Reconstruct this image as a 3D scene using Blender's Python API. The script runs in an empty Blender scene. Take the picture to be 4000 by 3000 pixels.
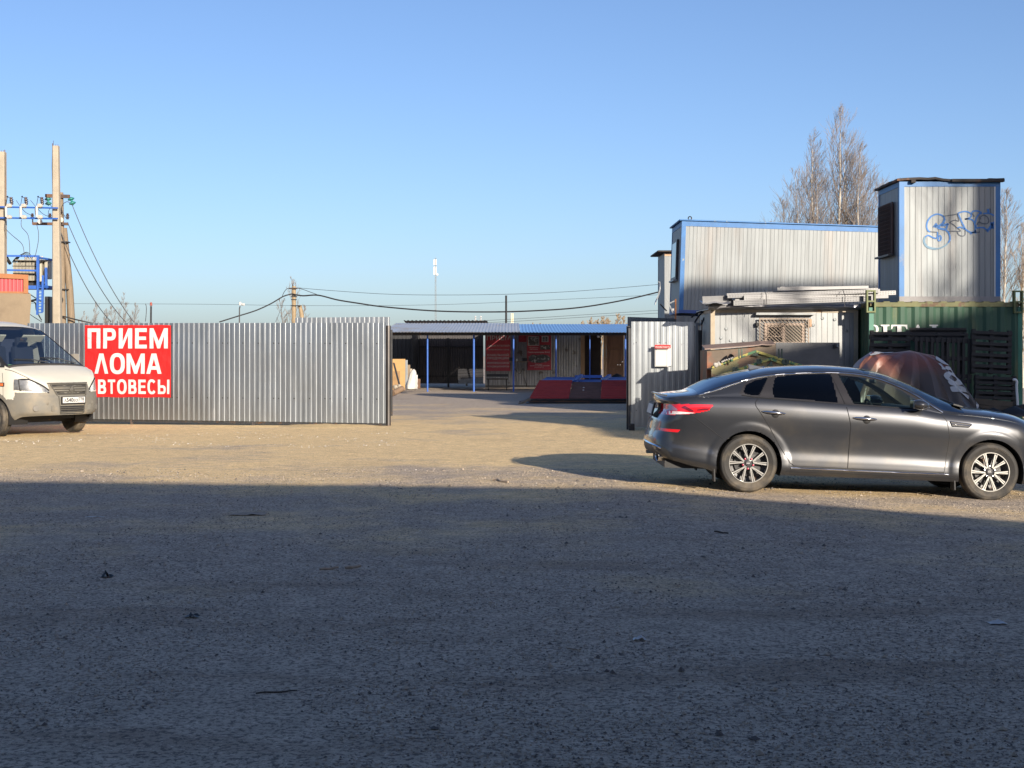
# Scrap metal yard entrance: everything is built here in mesh code; no files are read.
SKY_STRENGTH, SKY_DUST, SKY_OZ, SUN_STRENGTH, EXPOSURE = 0.097, 1.2, 3.4, 4.9, 0.80
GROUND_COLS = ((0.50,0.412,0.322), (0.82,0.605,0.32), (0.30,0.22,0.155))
import bpy, bmesh, math, random
from mathutils import Vector, Matrix, noise as mnoise
random.seed(7)
SC = bpy.context.scene
COL = SC.collection
F, H, YH = 5600.0, 1.53, 1390.0          # focal length in photo pixels, eye height, horizon row
R = math.radians

def W(px, py, s):
    """point of the place seen at photo pixel (px,py) where one metre spans s pixels"""
    return Vector(((px - 2000) / s, F / s, H + (YH - py) / s))

def gz(x, y):
    """height of the yard surface: it drops gently towards the right around the parked car"""
    def sm(t):
        t = max(0.0, min(1.0, t)); return t * t * (3 - 2 * t)
    win = sm((y - 6) / 6) * (1 - sm((y - 22) / 6))
    return -0.032 * max(0.0, min(8.0, x - 1.2)) * win

# ------------------------------------------------------------------ materials
def _n(nt, t, **kw):
    n = nt.nodes.new(t)
    for k, v in kw.items():
        setattr(n, k, v)
    return n

def mat(name, col, rough=0.6, metal=0.0, var=0.15, vs=3.0, stretch=(1, 1, 1), bump=0.0, bs=60.0,
        col2=None, c2s=2.0, lo=0.5, hi=0.6, c2stretch=(1, 1, 1), rough2=None, coat=0.0, spec=0.5, rvar=0.0,
        metal2=None, detail=6.0, bstretch=(1, 1, 1)):
    m = bpy.data.materials.new(name); m.use_nodes = True
    nt = m.node_tree; b = nt.nodes['Principled BSDF']; L = nt.links.new
    tc = _n(nt, 'ShaderNodeTexCoord')
    def nz(scale, st, det=6.0, ro=0.6):
        mp = _n(nt, 'ShaderNodeMapping'); mp.inputs['Scale'].default_value = st
        L(tc.outputs['Object'], mp.inputs['Vector'])
        n = _n(nt, 'ShaderNodeTexNoise'); n.inputs['Scale'].default_value = scale
        n.inputs['Detail'].default_value = det; n.inputs['Roughness'].default_value = ro
        L(mp.outputs['Vector'], n.inputs['Vector']); return n
    c = (*col, 1) if len(col) == 3 else col
    n1 = nz(vs, stretch, detail)
    mr = _n(nt, 'ShaderNodeMapRange'); mr.inputs['From Min'].default_value = 0.25; mr.inputs['From Max'].default_value = 0.75
    mr.inputs['To Min'].default_value = 1 - var; mr.inputs['To Max'].default_value = 1 + var
    L(n1.outputs['Fac'], mr.inputs['Value'])
    base = _n(nt, 'ShaderNodeMix', data_type='RGBA'); base.inputs[0].default_value = 0.0
    base.inputs[6].default_value = c
    src = base.outputs[2]
    if col2 is not None:
        n2 = nz(c2s, c2stretch)
        r2 = _n(nt, 'ShaderNodeMapRange', interpolation_type='SMOOTHSTEP')
        r2.inputs['From Min'].default_value = lo; r2.inputs['From Max'].default_value = hi
        L(n2.outputs['Fac'], r2.inputs['Value'])
        L(r2.outputs['Result'], base.inputs[0]); base.inputs[7].default_value = (*col2, 1)
        if rough2 is not None:
            rr = _n(nt, 'ShaderNodeMapRange'); rr.inputs['To Min'].default_value = rough; rr.inputs['To Max'].default_value = rough2
            L(r2.outputs['Result'], rr.inputs['Value']); L(rr.outputs['Result'], b.inputs['Roughness'])
        if metal2 is not None:
            r3 = _n(nt, 'ShaderNodeMapRange'); r3.inputs['To Min'].default_value = metal; r3.inputs['To Max'].default_value = metal2
            L(r2.outputs['Result'], r3.inputs['Value']); L(r3.outputs['Result'], b.inputs['Metallic'])
    mul = _n(nt, 'ShaderNodeVectorMath', operation='SCALE')
    L(src, mul.inputs[0]); L(mr.outputs['Result'], mul.inputs['Scale'])
    L(mul.outputs['Vector'], b.inputs['Base Color'])
    if rough2 is None:
        b.inputs['Roughness'].default_value = rough
        if rvar:
            r4 = _n(nt, 'ShaderNodeMapRange'); r4.inputs['From Min'].default_value = 0.3; r4.inputs['From Max'].default_value = 0.7
            r4.inputs['To Min'].default_value = max(0.02, rough - rvar); r4.inputs['To Max'].default_value = rough + rvar
            L(n1.outputs['Fac'], r4.inputs['Value']); L(r4.outputs['Result'], b.inputs['Roughness'])
    if metal2 is None:
        b.inputs['Metallic'].default_value = metal
    b.inputs['Specular IOR Level'].default_value = spec
    b.inputs['Coat Weight'].default_value = coat
    b.inputs['Coat Roughness'].default_value = 0.04
    if bump:
        nb = nz(bs, bstretch, 4.0)
        bp = _n(nt, 'ShaderNodeBump'); bp.inputs['Strength'].default_value = 1.0; bp.inputs['Distance'].default_value = bump
        L(nb.outputs['Fac'], bp.inputs['Height']); L(bp.outputs['Normal'], b.inputs['Normal'])
    return m

def glass(name, tint, refl_rough=0.02, extra=0.0, k=0.4):
    m = bpy.data.materials.new(name); m.use_nodes = True
    nt = m.node_tree; nt.nodes.clear(); L = nt.links.new
    o = _n(nt, 'ShaderNodeOutputMaterial'); mx = _n(nt, 'ShaderNodeMixShader')
    tr = _n(nt, 'ShaderNodeBsdfTransparent'); tr.inputs[0].default_value = (*tint, 1)
    gl = _n(nt, 'ShaderNodeBsdfGlossy'); gl.inputs['Roughness'].default_value = refl_rough
    gl.inputs[0].default_value = (0.9, 0.95, 1, 1)
    lw = _n(nt, 'ShaderNodeFresnel'); lw.inputs['IOR'].default_value = 1.5
    ad = _n(nt, 'ShaderNodeMath', operation='MULTIPLY_ADD'); ad.inputs[1].default_value = k; ad.inputs[2].default_value = extra
    L(lw.outputs[0], ad.inputs[0]); L(ad.outputs[0], mx.inputs[0])
    L(tr.outputs[0], mx.inputs[1]); L(gl.outputs[0], mx.inputs[2]); L(mx.outputs[0], o.inputs[0])
    return m

# ------------------------------------------------------------------ mesh collector
ORG = {}
class MB:
    def __init__(s): s.v = []; s.f = []
    def add(s, vs, fs):
        k = len(s.v); s.v.extend(Vector(v) for v in vs); s.f.extend(tuple(i + k for i in f) for f in fs); return s
    def box(s, a, b):
        x0, y0, z0 = a; x1, y1, z1 = b
        return s.add([(x0,y0,z0),(x1,y0,z0),(x1,y1,z0),(x0,y1,z0),(x0,y0,z1),(x1,y0,z1),(x1,y1,z1),(x0,y1,z1)],
              [(0,3,2,1),(4,5,6,7),(0,1,5,4),(1,2,6,5),(2,3,7,6),(3,0,4,7)])
    def cbox(s, c, d, rot=None, bev=0.0):
        """box centred on c, size d, turned by a matrix, edges chamfered by bev"""
        hx, hy, hz = d[0]/2, d[1]/2, d[2]/2
        c = Vector(c)
        if bev <= 0:
            vs = [Vector((x*hx, y*hy, z*hz)) for z in (-1,1) for x, y in ((-1,-1),(1,-1),(1,1),(-1,1))]
            fs = [(0,3,2,1),(4,5,6,7),(0,1,5,4),(1,2,6,5),(2,3,7,6),(3,0,4,7)]
        else:
            bm = bmesh.new(); bmesh.ops.create_cube(bm, size=1.0)
            for v in bm.verts: v.co = Vector((v.co.x*d[0], v.co.y*d[1], v.co.z*d[2]))
            bmesh.ops.bevel(bm, geom=list(bm.edges), offset=bev, segments=2, affect='EDGES', profile=0.6)
            bm.verts.index_update()
            vs = [v.co.copy() for v in bm.verts]; fs = [tuple(v.index for v in f.verts) for f in bm.faces]; bm.free()
        if rot is not None: vs = [rot @ v for v in vs]
        return s.add([v + c for v in vs], fs)
    def bar(s, a, b, w, h, up=Vector((0,0,1))):
        """rectangular bar from a to b, w wide and h high"""
        a, b = Vector(a), Vector(b); d = (b - a).normalized()
        sd = d.cross(up)
        if sd.length < 1e-4: sd = d.cross(Vector((0,1,0)))
        sd.normalize(); u = sd.cross(d)
        q = [sd*(i*w/2) + u*(j*h/2) for i, j in ((-1,-1),(1,-1),(1,1),(-1,1))]
        return s.add([a+p for p in q]+[b+p for p in q], [(0,1,2,3),(7,6,5,4),(0,4,5,1),(1,5,6,2),(2,6,7,3),(3,7,4,0)])
    def tube(s, pts, r, n=6, cap=True):
        pts = [Vector(p) for p in pts]
        if not isinstance(r, (list, tuple)): r = [r]*len(pts)
        vs = []; fs = []
        ref = None
        for i, p in enumerate(pts):
            d = (pts[min(i+1, len(pts)-1)] - pts[max(i-1, 0)])
            if d.length < 1e-9: d = Vector((0,0,1))
            d.normalize()
            if ref is None:
                ref = Vector((0,0,1)) if abs(d.z) < 0.9 else Vector((1,0,0))
            a = d.cross(ref)
            if a.length < 1e-4: a = d.cross(Vector((0.3,1,0.2)))
            a.normalize(); b = a.cross(d); ref = b
            for k in range(n):
                t = 2*math.pi*k/n
                vs.append(p + (a*math.cos(t) + b*math.sin(t))*r[i])
        for i in range(len(pts)-1):
            for k in range(n):
                fs.append((i*n+k, i*n+(k+1)%n, (i+1)*n+(k+1)%n, (i+1)*n+k))
        if cap:
            fs.append(tuple(range(n-1,-1,-1))); fs.append(tuple((len(pts)-1)*n+k for k in range(n)))
        return s.add(vs, fs)
    def prism(s, poly, y0, y1, axis='y'):
        """polygon of (x,z) pushed from y0 to y1 (axis 'x': polygon of (y,z); 'z': of (x,y))"""
        n = len(poly)
        def P(a, b, t): return {'y': (a, t, b), 'x': (t, a, b), 'z': (a, b, t)}[axis]
        vs = [P(a, b, y0) for a, b in poly] + [P(a, b, y1) for a, b in poly]
        return s.add(vs, [tuple(range(n)), tuple(range(2*n-1, n-1, -1))] + [(i, n+i, n+(i+1)%n, (i+1)%n) for i in range(n)])
    def lathe(s, prof, c, axis, n=24):
        """profile of (radius, offset along axis) turned about axis through c"""
        c = Vector(c); ax = Vector(axis).normalized()
        a = ax.cross(Vector((0,0,1)))
        if a.length < 1e-3: a = Vector((1,0,0))
        a.normalize(); b = ax.cross(a)
        m = len(prof); vs = []
        for k in range(n):
            t = 2*math.pi*k/n
            for r, o in prof: vs.append(c + ax*o + (a*math.cos(t)+b*math.sin(t))*r)
        fs = [(k*m+i, k*m+i+1, ((k+1)%n)*m+i+1, ((k+1)%n)*m+i) for k in range(n) for i in range(m-1)]
        return s.add(vs, fs)
    def grid(s, rows):
        m = len(rows[0]); vs = [p for r in rows for p in r]
        return s.add(vs, [(i*m+j, i*m+j+1, (i+1)*m+j+1, (i+1)*m+j) for i in range(len(rows)-1) for j in range(m-1)])
    def corr(s, a, b, z0, z1, pitch, depth, fr=(0.42,0.12,0.34,0.12), rows=1, warp=0.0, flip=1, seed=0.0, bend=0.0):
        """profiled sheet standing on the line a-b (plan points); z0, z1 may be pairs (start,end)"""
        a, b = Vector((a[0], a[1])), Vector((b[0], b[1])); d = b - a; ln = d.length; d /= ln
        nrm = Vector((d.y, -d.x))*flip
        z0 = z0 if isinstance(z0, tuple) else (z0, z0); z1 = z1 if isinstance(z1, tuple) else (z1, z1)
        st = []; t = 0.0; k = 0; fl = fr[1]*pitch
        while t < ln:
            # crest, bend, flank, bend, trough, bend, flank, bend
            w = fr[0]*pitch if k % 2 == 0 else fr[2]*pitch
            lo, hi = (depth, 0.0) if k % 2 == 0 else (0.0, depth)
            st.append((t, lo)); st.append((t+w, lo))
            if bend:
                e = fl*bend/2; g = 1 if hi > lo else -1
                st += [(t+w+e, lo+g*e*0.16), (t+w+2*e, lo+g*e*0.56), (t+w+fl-2*e, hi-g*e*0.56), (t+w+fl-e, hi-g*e*0.16)]
            t += w+(fl if k % 2 == 0 else fr[3]*pitch); k += 1
        st = [q for q in st if q[0] < ln]
        st.append((ln, st[-1][1]))
        R_ = []
        for r in range(rows+1):
            q = r/rows; row = []
            for t, o in st:
                u = t/ln; w = 0.0
                if warp: w = warp*mnoise.noise(Vector((t*0.9+seed, q*2.1, seed*1.7)))
                p = a + d*t + nrm*(o+w)
                row.append((p.x, p.y, (z0[0]+(z0[1]-z0[0])*u)*(1-q) + (z1[0]+(z1[1]-z1[0])*u)*q))
            R_.append(row)
        return s.grid(R_)
    def build(s, name, m, parent=None, smooth=None, org=None):
        me = bpy.data.meshes.new(name)
        o = bpy.data.objects.new(name, me)
        if parent is not None:
            og = ORG[parent.name]
        else:
            if org is None:
                n = len(s.v); xs = [v.x for v in s.v]; ys = [v.y for v in s.v]; zs = [v.z for v in s.v]
                org = Vector(((min(xs)+max(xs))/2, (min(ys)+max(ys))/2, min(zs)))
            og = Vector(org)
        me.from_pydata([tuple(v-og) for v in s.v], [], s.f)
        me.materials.append(m)
        if smooth is not None:
            me.shade_smooth(); me.set_sharp_from_angle(angle=R(smooth))
        me.update()
        COL.objects.link(o)
        if parent is not None: o.parent = parent
        else: o.location = og
        ORG[o.name] = og
        return o

def tag(o, label, cat, group=None, kind=None):
    if label: o['label'] = label
    if cat: o['category'] = cat
    if group: o['group'] = group
    if kind: o['kind'] = kind
    return o
def thing(name, label, cat, loc, group=None, local=False, rot=None):
    o = bpy.data.objects.new(name, None); COL.objects.link(o); o.location = loc; o.empty_display_size = 0.2
    ORG[o.name] = Vector((0,0,0)) if local else Vector(loc)
    if rot is not None: o.rotation_euler = rot
    return tag(o, label, cat, group)

_tc = {}
def text(body, w, h, bold=0.0, depth=0.0, spacing=1.0):
    """outline lettering filling w x h in the xz plane, lower left at the origin: (verts, faces)"""
    cu = bpy.data.curves.new('lettering', 'FONT'); cu.body = body; cu.offset = bold; cu.space_character = spacing
    cu.resolution_u = 4; cu.extrude = 0.0
    o = bpy.data.objects.new('lettering', cu); COL.objects.link(o)
    bpy.context.view_layer.update()
    me = bpy.data.meshes.new_from_object(o.evaluated_get(bpy.context.evaluated_depsgraph_get()))
    vs = [v.co.copy() for v in me.vertices]; fs = [tuple(p.vertices) for p in me.polygons]
    bpy.data.objects.remove(o); bpy.data.curves.remove(cu); bpy.data.meshes.remove(me)
    if not vs: return [], []
    x0 = min(v.x for v in vs); x1 = max(v.x for v in vs); y0 = min(v.y for v in vs); y1 = max(v.y for v in vs)
    sx = w/(x1-x0); sy = (h/(y1-y0)) if h else sx
    return [((v.x-x0)*sx, 0.0, (v.y-y0)*sy) for v in vs], fs
def put_text(mb, body, x, y, z, w, h, bold=0.0, spacing=1.0, fn=None):
    vs, fs = text(body, w, h, bold, spacing=spacing)
    mb.add([(v[0]+x, y, v[2]+z) if fn is None else fn(v[0]+x, v[2]+z) for v in vs], fs)

def interp(kn, u):
    """monotone cubic through knots"""
    if u <= kn[0][0]: return kn[0][1]
    if u >= kn[-1][0]: return kn[-1][1]
    for i in range(len(kn)-1):
        if kn[i][0] <= u <= kn[i+1][0]: break
    def dl(j): return (kn[j+1][1]-kn[j][1])/(kn[j+1][0]-kn[j][0])
    def m(j):
        if j == 0: return dl(0)
        if j == len(kn)-1: return dl(j-1)
        a, b = dl(j-1), dl(j)
        if a*b <= 0: return 0.0
        return 2*a*b/(a+b)
    h = kn[i+1][0]-kn[i][0]; t = (u-kn[i][0])/h
    return ((2*t**3-3*t*t+1)*kn[i][1] + (t**3-2*t*t+t)*h*m(i) + (3*t*t-2*t**3)*kn[i+1][1] + (t**3-t*t)*h*m(i+1))
def inpoly(x, y, P):
    c = False; j = len(P)-1
    for i in range(len(P)):
        if (P[i][1] > y) != (P[j][1] > y) and x < (P[j][0]-P[i][0])*(y-P[i][1])/(P[j][1]-P[i][1])+P[i][0]: c = not c
        j = i
    return c
def spline(pts, n):
    """Catmull-Rom through points, n steps per span"""
    pts = [Vector(p) for p in pts]; out = []
    for i in range(len(pts)-1):
        p0 = pts[max(i-1,0)]; p1 = pts[i]; p2 = pts[i+1]; p3 = pts[min(i+2,len(pts)-1)]
        for k in range(n):
            t = k/n
            out.append(0.5*((2*p1)+(p2-p0)*t+(2*p0-5*p1+4*p2-p3)*t*t+(3*p1-p0-3*p2+p3)*t**3))
    out.append(pts[-1]); return out
def sag(a, b, d, n=16):
    a, b = Vector(a), Vector(b)
    return [a.lerp(b, i/n) - Vector((0,0,d*4*(i/n)*(1-i/n))) for i in range(n+1)]

# ------------------------------------------------------------------ shared materials
M = {}
M['zinc'] = mat('zinc', (0.33,0.352,0.37), rough=0.30, metal=0.9, var=0.2, vs=1.4, stretch=(3,3,0.5), col2=(0.35,0.355,0.355), c2s=2.6, lo=0.56, hi=0.85, c2stretch=(2.5,2.5,0.5), rough2=0.42, metal2=0.7)
M['zinc_dull'] = mat('zinc_dull', (0.22,0.23,0.235), rough=0.45, metal=0.35, var=0.2, vs=2.0, stretch=(4,4,0.35), col2=(0.22,0.22,0.215), c2s=1.2, lo=0.5, hi=0.75, c2stretch=(3,3,0.3))
M['zinc_light'] = mat('zinc_light', (0.185,0.20,0.207), rough=0.5, metal=0.25, var=0.25, vs=1.6, stretch=(5,5,0.3), col2=(0.19,0.185,0.18), c2s=0.7, lo=0.48, hi=0.72, c2stretch=(3,3,0.25))
M['dark_steel'] = mat('dark_steel', (0.05,0.05,0.052), rough=0.45, metal=0.5, var=0.3, vs=6, col2=(0.12,0.07,0.04), c2s=5, lo=0.58, hi=0.7)
M['pipe_steel'] = mat('pipe_steel', (0.12,0.11,0.105), rough=0.33, metal=0.8, var=0.3, vs=8, stretch=(1,1,.2), col2=(0.13,0.07,0.04), c2s=3, lo=0.6, hi=0.75)
M['rust'] = mat('rust', (0.16,0.085,0.05), rough=0.8, metal=0.2, var=0.35, vs=6, col2=(0.05,0.045,0.045), c2s=3, lo=0.45, hi=0.62)
M['screw'] = mat('screw', (0.03,0.03,0.03), rough=0.4, metal=0.6)
M['blue_paint'] = mat('blue_paint', (0.025,0.095,0.36), rough=0.45, var=0.2, vs=5)
M['blue_trim'] = mat('blue_trim', (0.018,0.12,0.32), rough=0.5, var=0.2, vs=4, col2=(0.25,0.28,0.25), c2s=6, lo=0.62, hi=0.72)
M['concrete'] = mat('concrete', (0.33,0.285,0.22), rough=0.85, var=0.12, vs=5, bump=0.004, bs=40)
M['wood_grey'] = mat('wood_grey', (0.20,0.15,0.10), rough=0.8, var=0.3, vs=6, stretch=(4,4,.4))
M['cable'] = mat('cable', (0.012,0.012,0.014), rough=0.6, var=0.1)
M['wire'] = mat('wire', (0.07,0.075,0.08), rough=0.5, metal=0.5, var=0.1)
M['black'] = mat('black', (0.012,0.012,0.013), rough=0.55, var=0.2)
M['rubber'] = mat('rubber', (0.028,0.026,0.024), rough=0.75, var=0.2, vs=12, col2=(0.11,0.09,0.065), c2s=4, lo=0.42, hi=0.7)
M['chrome'] = mat('chrome', (0.62,0.63,0.65), rough=0.10, metal=1.0, var=0.03)
M['white_paint'] = mat('white_paint', (0.5,0.48,0.44), rough=0.35, var=0.05, coat=0.4)
M['banner_white'] = mat('banner_white', (0.50,0.49,0.475), rough=0.55, var=0.08, vs=4, bump=0.02, bs=3.0)
M['white_print'] = mat('white_print', (0.52,0.515,0.50), rough=0.5, var=0.05)
M['bark'] = mat('bark', (0.42,0.38,0.32), rough=0.85, var=0.2, vs=3, col2=(0.10,0.08,0.07), c2s=5, lo=0.62, hi=0.68, c2stretch=(1,1,2.5))
M['twig'] = mat('twig', (0.17,0.143,0.125), rough=0.85, var=0.25, vs=0.6)
M['twig_tan'] = mat('twig_tan', (0.26,0.19,0.12), rough=0.85, var=0.25, vs=0.3)
# ------------------------------------------------------------------ world, sun, camera
SUN_DIR = Vector((1.6, -3.25, 1.0)).normalized()      # towards the sun
EL = math.asin(SUN_DIR.z); AZ = math.atan2(SUN_DIR.x, SUN_DIR.y)   # azimuth from +Y towards +X
wd = bpy.data.worlds.new('World'); SC.world = wd; wd.use_nodes = True
nt = wd.node_tree; bg = nt.nodes['Background']
sky = nt.nodes.new('ShaderNodeTexSky'); sky.sky_type = 'NISHITA'; sky.sun_disc = False
sky.sun_elevation = EL; sky.sun_rotation = AZ; sky.altitude = 100; sky.air_density = 0.8; sky.dust_density = SKY_DUST; sky.ozone_density = SKY_OZ
wb = nt.nodes.new('ShaderNodeMix'); wb.data_type = 'RGBA'; wb.blend_type = 'MULTIPLY'; wb.inputs[0].default_value = 1.0; wb.inputs[7].default_value = (1.02, 0.962, 1.0, 1)
nt.links.new(sky.outputs[0], wb.inputs[6]); nt.links.new(wb.outputs[2], bg.inputs[0]); bg.inputs[1].default_value = SKY_STRENGTH
sl = bpy.data.lights.new('sun', 'SUN'); sl.energy = SUN_STRENGTH; sl.angle = R(0.53); sl.color = (1.0, 0.89, 0.74)
so = bpy.data.objects.new('sun', sl); COL.objects.link(so); so.location = SUN_DIR*60
so.rotation_euler = SUN_DIR.to_track_quat('Z', 'Y').to_euler()
cd = bpy.data.cameras.new('camera'); cam = bpy.data.objects.new('camera', cd); COL.objects.link(cam)
cam.location = (0,0,H); cam.rotation_euler = (R(90),0,0)
cd.sensor_width = 36; cd.lens = F/4000*36; cd.shift_y = -(1500-YH)/4000; cd.clip_end = 6000; cd.clip_start = 0.1
SC.camera = cam
SC.view_settings.view_transform = 'Standard'; SC.view_settings.look = 'None'; SC.view_settings.exposure = EXPOSURE
SC.view_settings.gamma = 1; SC.view_settings.use_curve_mapping = False
SC.render.engine = 'CYCLES'

# ------------------------------------------------------------------ ground
def ground_material():
    m = bpy.data.materials.new('dusty_gravel'); m.use_nodes = True
    nt = m.node_tree; b = nt.nodes['Principled BSDF']; L = nt.links.new
    geo = _n(nt, 'ShaderNodeNewGeometry')
    def nz(scale, st=(1,1,1), det=8.0, ro=0.62, rot=0.0):
        mp = _n(nt, 'ShaderNodeMapping'); mp.inputs['Scale'].default_value = st; mp.inputs['Rotation'].default_value = (0,0,rot)
        L(geo.outputs['Position'], mp.inputs['Vector'])
        n = _n(nt, 'ShaderNodeTexNoise'); n.inputs['Scale'].default_value = scale; n.inputs['Detail'].default_value = det
        n.inputs['Roughness'].default_value = ro; L(mp.outputs['Vector'], n.inputs['Vector']); return n.outputs['Fac']
    def ramp(x, a, b_, y0=0.0, y1=1.0):
        r = _n(nt, 'ShaderNodeMapRange', interpolation_type='SMOOTHSTEP')
        r.inputs['From Min'].default_value = a; r.inputs['From Max'].default_value = b_
        r.inputs['To Min'].default_value = y0; r.inputs['To Max'].default_value = y1
        L(x, r.inputs['Value']); return r.outputs['Result']
    def mix(f, a, c):
        x = _n(nt, 'ShaderNodeMix', data_type='RGBA'); L(f, x.inputs[0])
        for i, q in ((6, a), (7, c)):
            if isinstance(q, tuple): x.inputs[i].default_value = (*q, 1)
            else: L(q, x.inputs[i])
        return x.outputs[2]
    def mth(op, a, c):
        x = _n(nt, 'ShaderNodeMath', operation=op)
        for i, q in ((0, a), (1, c)):
            if isinstance(q, (int, float)): x.inputs[i].default_value = q
            else: L(q, x.inputs[i])
        return x.outputs[0]
    grey, lit_sand, dark = GROUND_COLS
    # sand towards the gate; colour also lightens the sunlit band, greys the near shade
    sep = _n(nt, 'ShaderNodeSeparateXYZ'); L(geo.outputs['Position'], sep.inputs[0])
    sand_sun = mth('ADD', mth('SUBTRACT', 0.19, mth('MULTIPLY', mth('ABSOLUTE', mth('SUBTRACT', sep.outputs['Y'], 27.0), 0), 0.018)), nz(0.30, (1,1,1), 7, 0.68))
    dm = ramp(sand_sun, 0.38, 0.62); inv = mth('SUBTRACT', 1.0, mth('MULTIPLY', dm, 0.5))
    c = mix(dm, grey, lit_sand)
    # wheel-worn brown smears
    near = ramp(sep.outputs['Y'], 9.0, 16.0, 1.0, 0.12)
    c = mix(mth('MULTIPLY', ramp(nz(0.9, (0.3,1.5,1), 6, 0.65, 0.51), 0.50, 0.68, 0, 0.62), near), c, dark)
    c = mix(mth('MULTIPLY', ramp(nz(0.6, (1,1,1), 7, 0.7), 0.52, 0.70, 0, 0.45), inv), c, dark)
    c = mix(ramp(nz(1.3, (0.8,1.2,1), 7, 0.7, 0.4), 0.58, 0.70, 0, 0.4), c, (0.62,0.52,0.40))
    c = mix(mth('MULTIPLY', ramp(nz(11, (1,1,1), 5, 0.75), 0.53, 0.66, 0, 0.40), inv), c, (0.22,0.18,0.155))
    # pits between the stones, pale grains
    c = mix(mth('MULTIPLY', ramp(nz(34, (1,1,1), 3, 0.7), 0.49, 0.60, 0, 0.78), inv), c, (0.11,0.09,0.08))
    c = mix(mth('MULTIPLY', ramp(nz(70, (1,1,1), 2, 0.7), 0.56, 0.66, 0, 0.55), inv), c, (0.15,0.13,0.12))
    c = mix(ramp(nz(52, (1,1,1), 2, 0.7, 0.7), 0.63, 0.70, 0, 0.6), c, (0.80,0.68,0.54))
    sp = ramp(nz(5, (1,1,1), 9, 0.78), 0.3, 0.7, 0.80, 1.20)
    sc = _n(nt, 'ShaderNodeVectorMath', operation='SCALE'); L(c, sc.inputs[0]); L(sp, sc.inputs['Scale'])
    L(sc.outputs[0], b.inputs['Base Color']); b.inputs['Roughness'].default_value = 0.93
    b.inputs['Specular IOR Level'].default_value = 0.15
    h = mth('ADD', mth('MULTIPLY', nz(3.0, (1,1,1), 4), 0.012), mth('MULTIPLY', nz(22, (1,1,1), 6, 0.75), 0.010))
    h = mth('ADD', h, mth('MULTIPLY', nz(75, (1,1,1), 3, 0.7), 0.005))
    bp = _n(nt, 'ShaderNodeBump'); bp.inputs['Strength'].default_value = 1.0; bp.inputs['Distance'].default_value = 1.0
    L(h, bp.inputs['Height']); L(bp.outputs['Normal'], b.inputs['Normal'])
    return m
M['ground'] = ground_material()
def axis_steps(fine0, fine1, step, far):
    a = [fine0 + i*step for i in range(int((fine1-fine0)/step)+1)]
    g = step; x = a[-1]
    while x < far: g *= 1.5; x += g; a.append(x)
    g = step; x = a[0]; lo = []
    while x > -far: g *= 1.5; x -= g; lo.append(x)
    return lo[::-1] + a
def relief(x, y):
    if abs(x) > 14 or y < 2 or y > 34: return 0.0
    h = 0.012*mnoise.noise(Vector((x*0.5, y*0.5, 3))) + 0.006*mnoise.noise(Vector((x*1.6, y*1.6, 7)))
    for (x0_, y0_, dx, dy, w) in ((0.2, 4.5, 0.62, -0.35, 0.13), (0.75, 4.8, 0.62, -0.35, 0.13), (-1.6, 5.0, 0.1, 1.0, 0.14), (-3.1, 5.0, 0.16, 1.0, 0.14)):
        l = math.hypot(dx, dy); d = abs((x-x0_)*dy-(y-y0_)*dx)/l
        if d < 2.5*w: h -= 0.012*math.exp(-(d/w)**2)*(0.5+mnoise.noise(Vector((x*0.9, y*0.9, 1)))) - 0.005*math.exp(-((d-1.5*w)/w)**2)
    return h
xs = axis_steps(-14, 14, 0.16, 2500); ys = axis_steps(2, 34, 0.16, 2500)
mb = MB()
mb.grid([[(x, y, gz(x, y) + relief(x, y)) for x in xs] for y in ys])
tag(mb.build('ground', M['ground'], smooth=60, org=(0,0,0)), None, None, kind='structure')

# sand spill at the foot of the gate
mb = MB(); c = W(1290, 1668, 179); rows = []
for j in range(13):
    row = []
    for i in range(33):
        u = i/16-1; v = j/6-1
        r = max(0, 1-u*u*0.98-v*v*0.98)
        row.append((c.x+u*1.25, c.y+v*0.55, -0.008+0.10*r*(0.7+0.5*mnoise.noise(Vector((u*4, v*4, 1))))*(0.75+0.25*u)))
    rows.append(row)
mb.grid(rows)
tag(mb.build('sand', mat('yellow_sand', (0.46,0.34,0.18), rough=0.95, var=0.2, vs=9, bump=0.01, bs=50), smooth=60),
    'low spill of yellow sand along the foot of the long gate', 'sand', kind='stuff')

# loose stones all over the near yard and the pale chips in front of the van
def stone(mb, x, y, r, rnd):
    z = gz(x, y) + r*0.2 + relief(x, y)
    a = rnd.random()*6.28; e = 0.6+0.8*rnd.random(); hgt = r*(0.5+0.5*rnd.random())
    ca, sa = math.cos(a), math.sin(a); k = len(mb.v)
    for px, py, pz in ((r*e,0,0),(0,r,0.1*r),(-r*e,0.2*r,0),(0.1*r,-r,0),(0.15*r,0.1*r,hgt)):
        mb.v.append(Vector((x+px*ca-py*sa, y+px*sa+py*ca, z+pz)))
    mb.f += [(k,k+1,k+4),(k+1,k+2,k+4),(k+2,k+3,k+4),(k+3,k,k+4)]
rnd = random.Random(3)
sets_ = {'earth': MB(), 'dark': MB(), 'pale': MB()}
for i in range(75000):
    y = 4.4 + 15*(rnd.random()**1.7); x = (rnd.random()*2-1)*(0.40*y)
    if mnoise.noise(Vector((x*1.2, y*0.8, 9))) + 0.35*rnd.random() < 0.0: continue
    r = 0.0020 + 0.0055*rnd.random()**3 + 0.00025*y
    if rnd.random() < 0.012: r *= 2.4
    q = rnd.random()
    stone(sets_['earth' if q < 0.66 else ('dark' if q < 0.975 else 'pale')], x, y, r, rnd)
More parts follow.
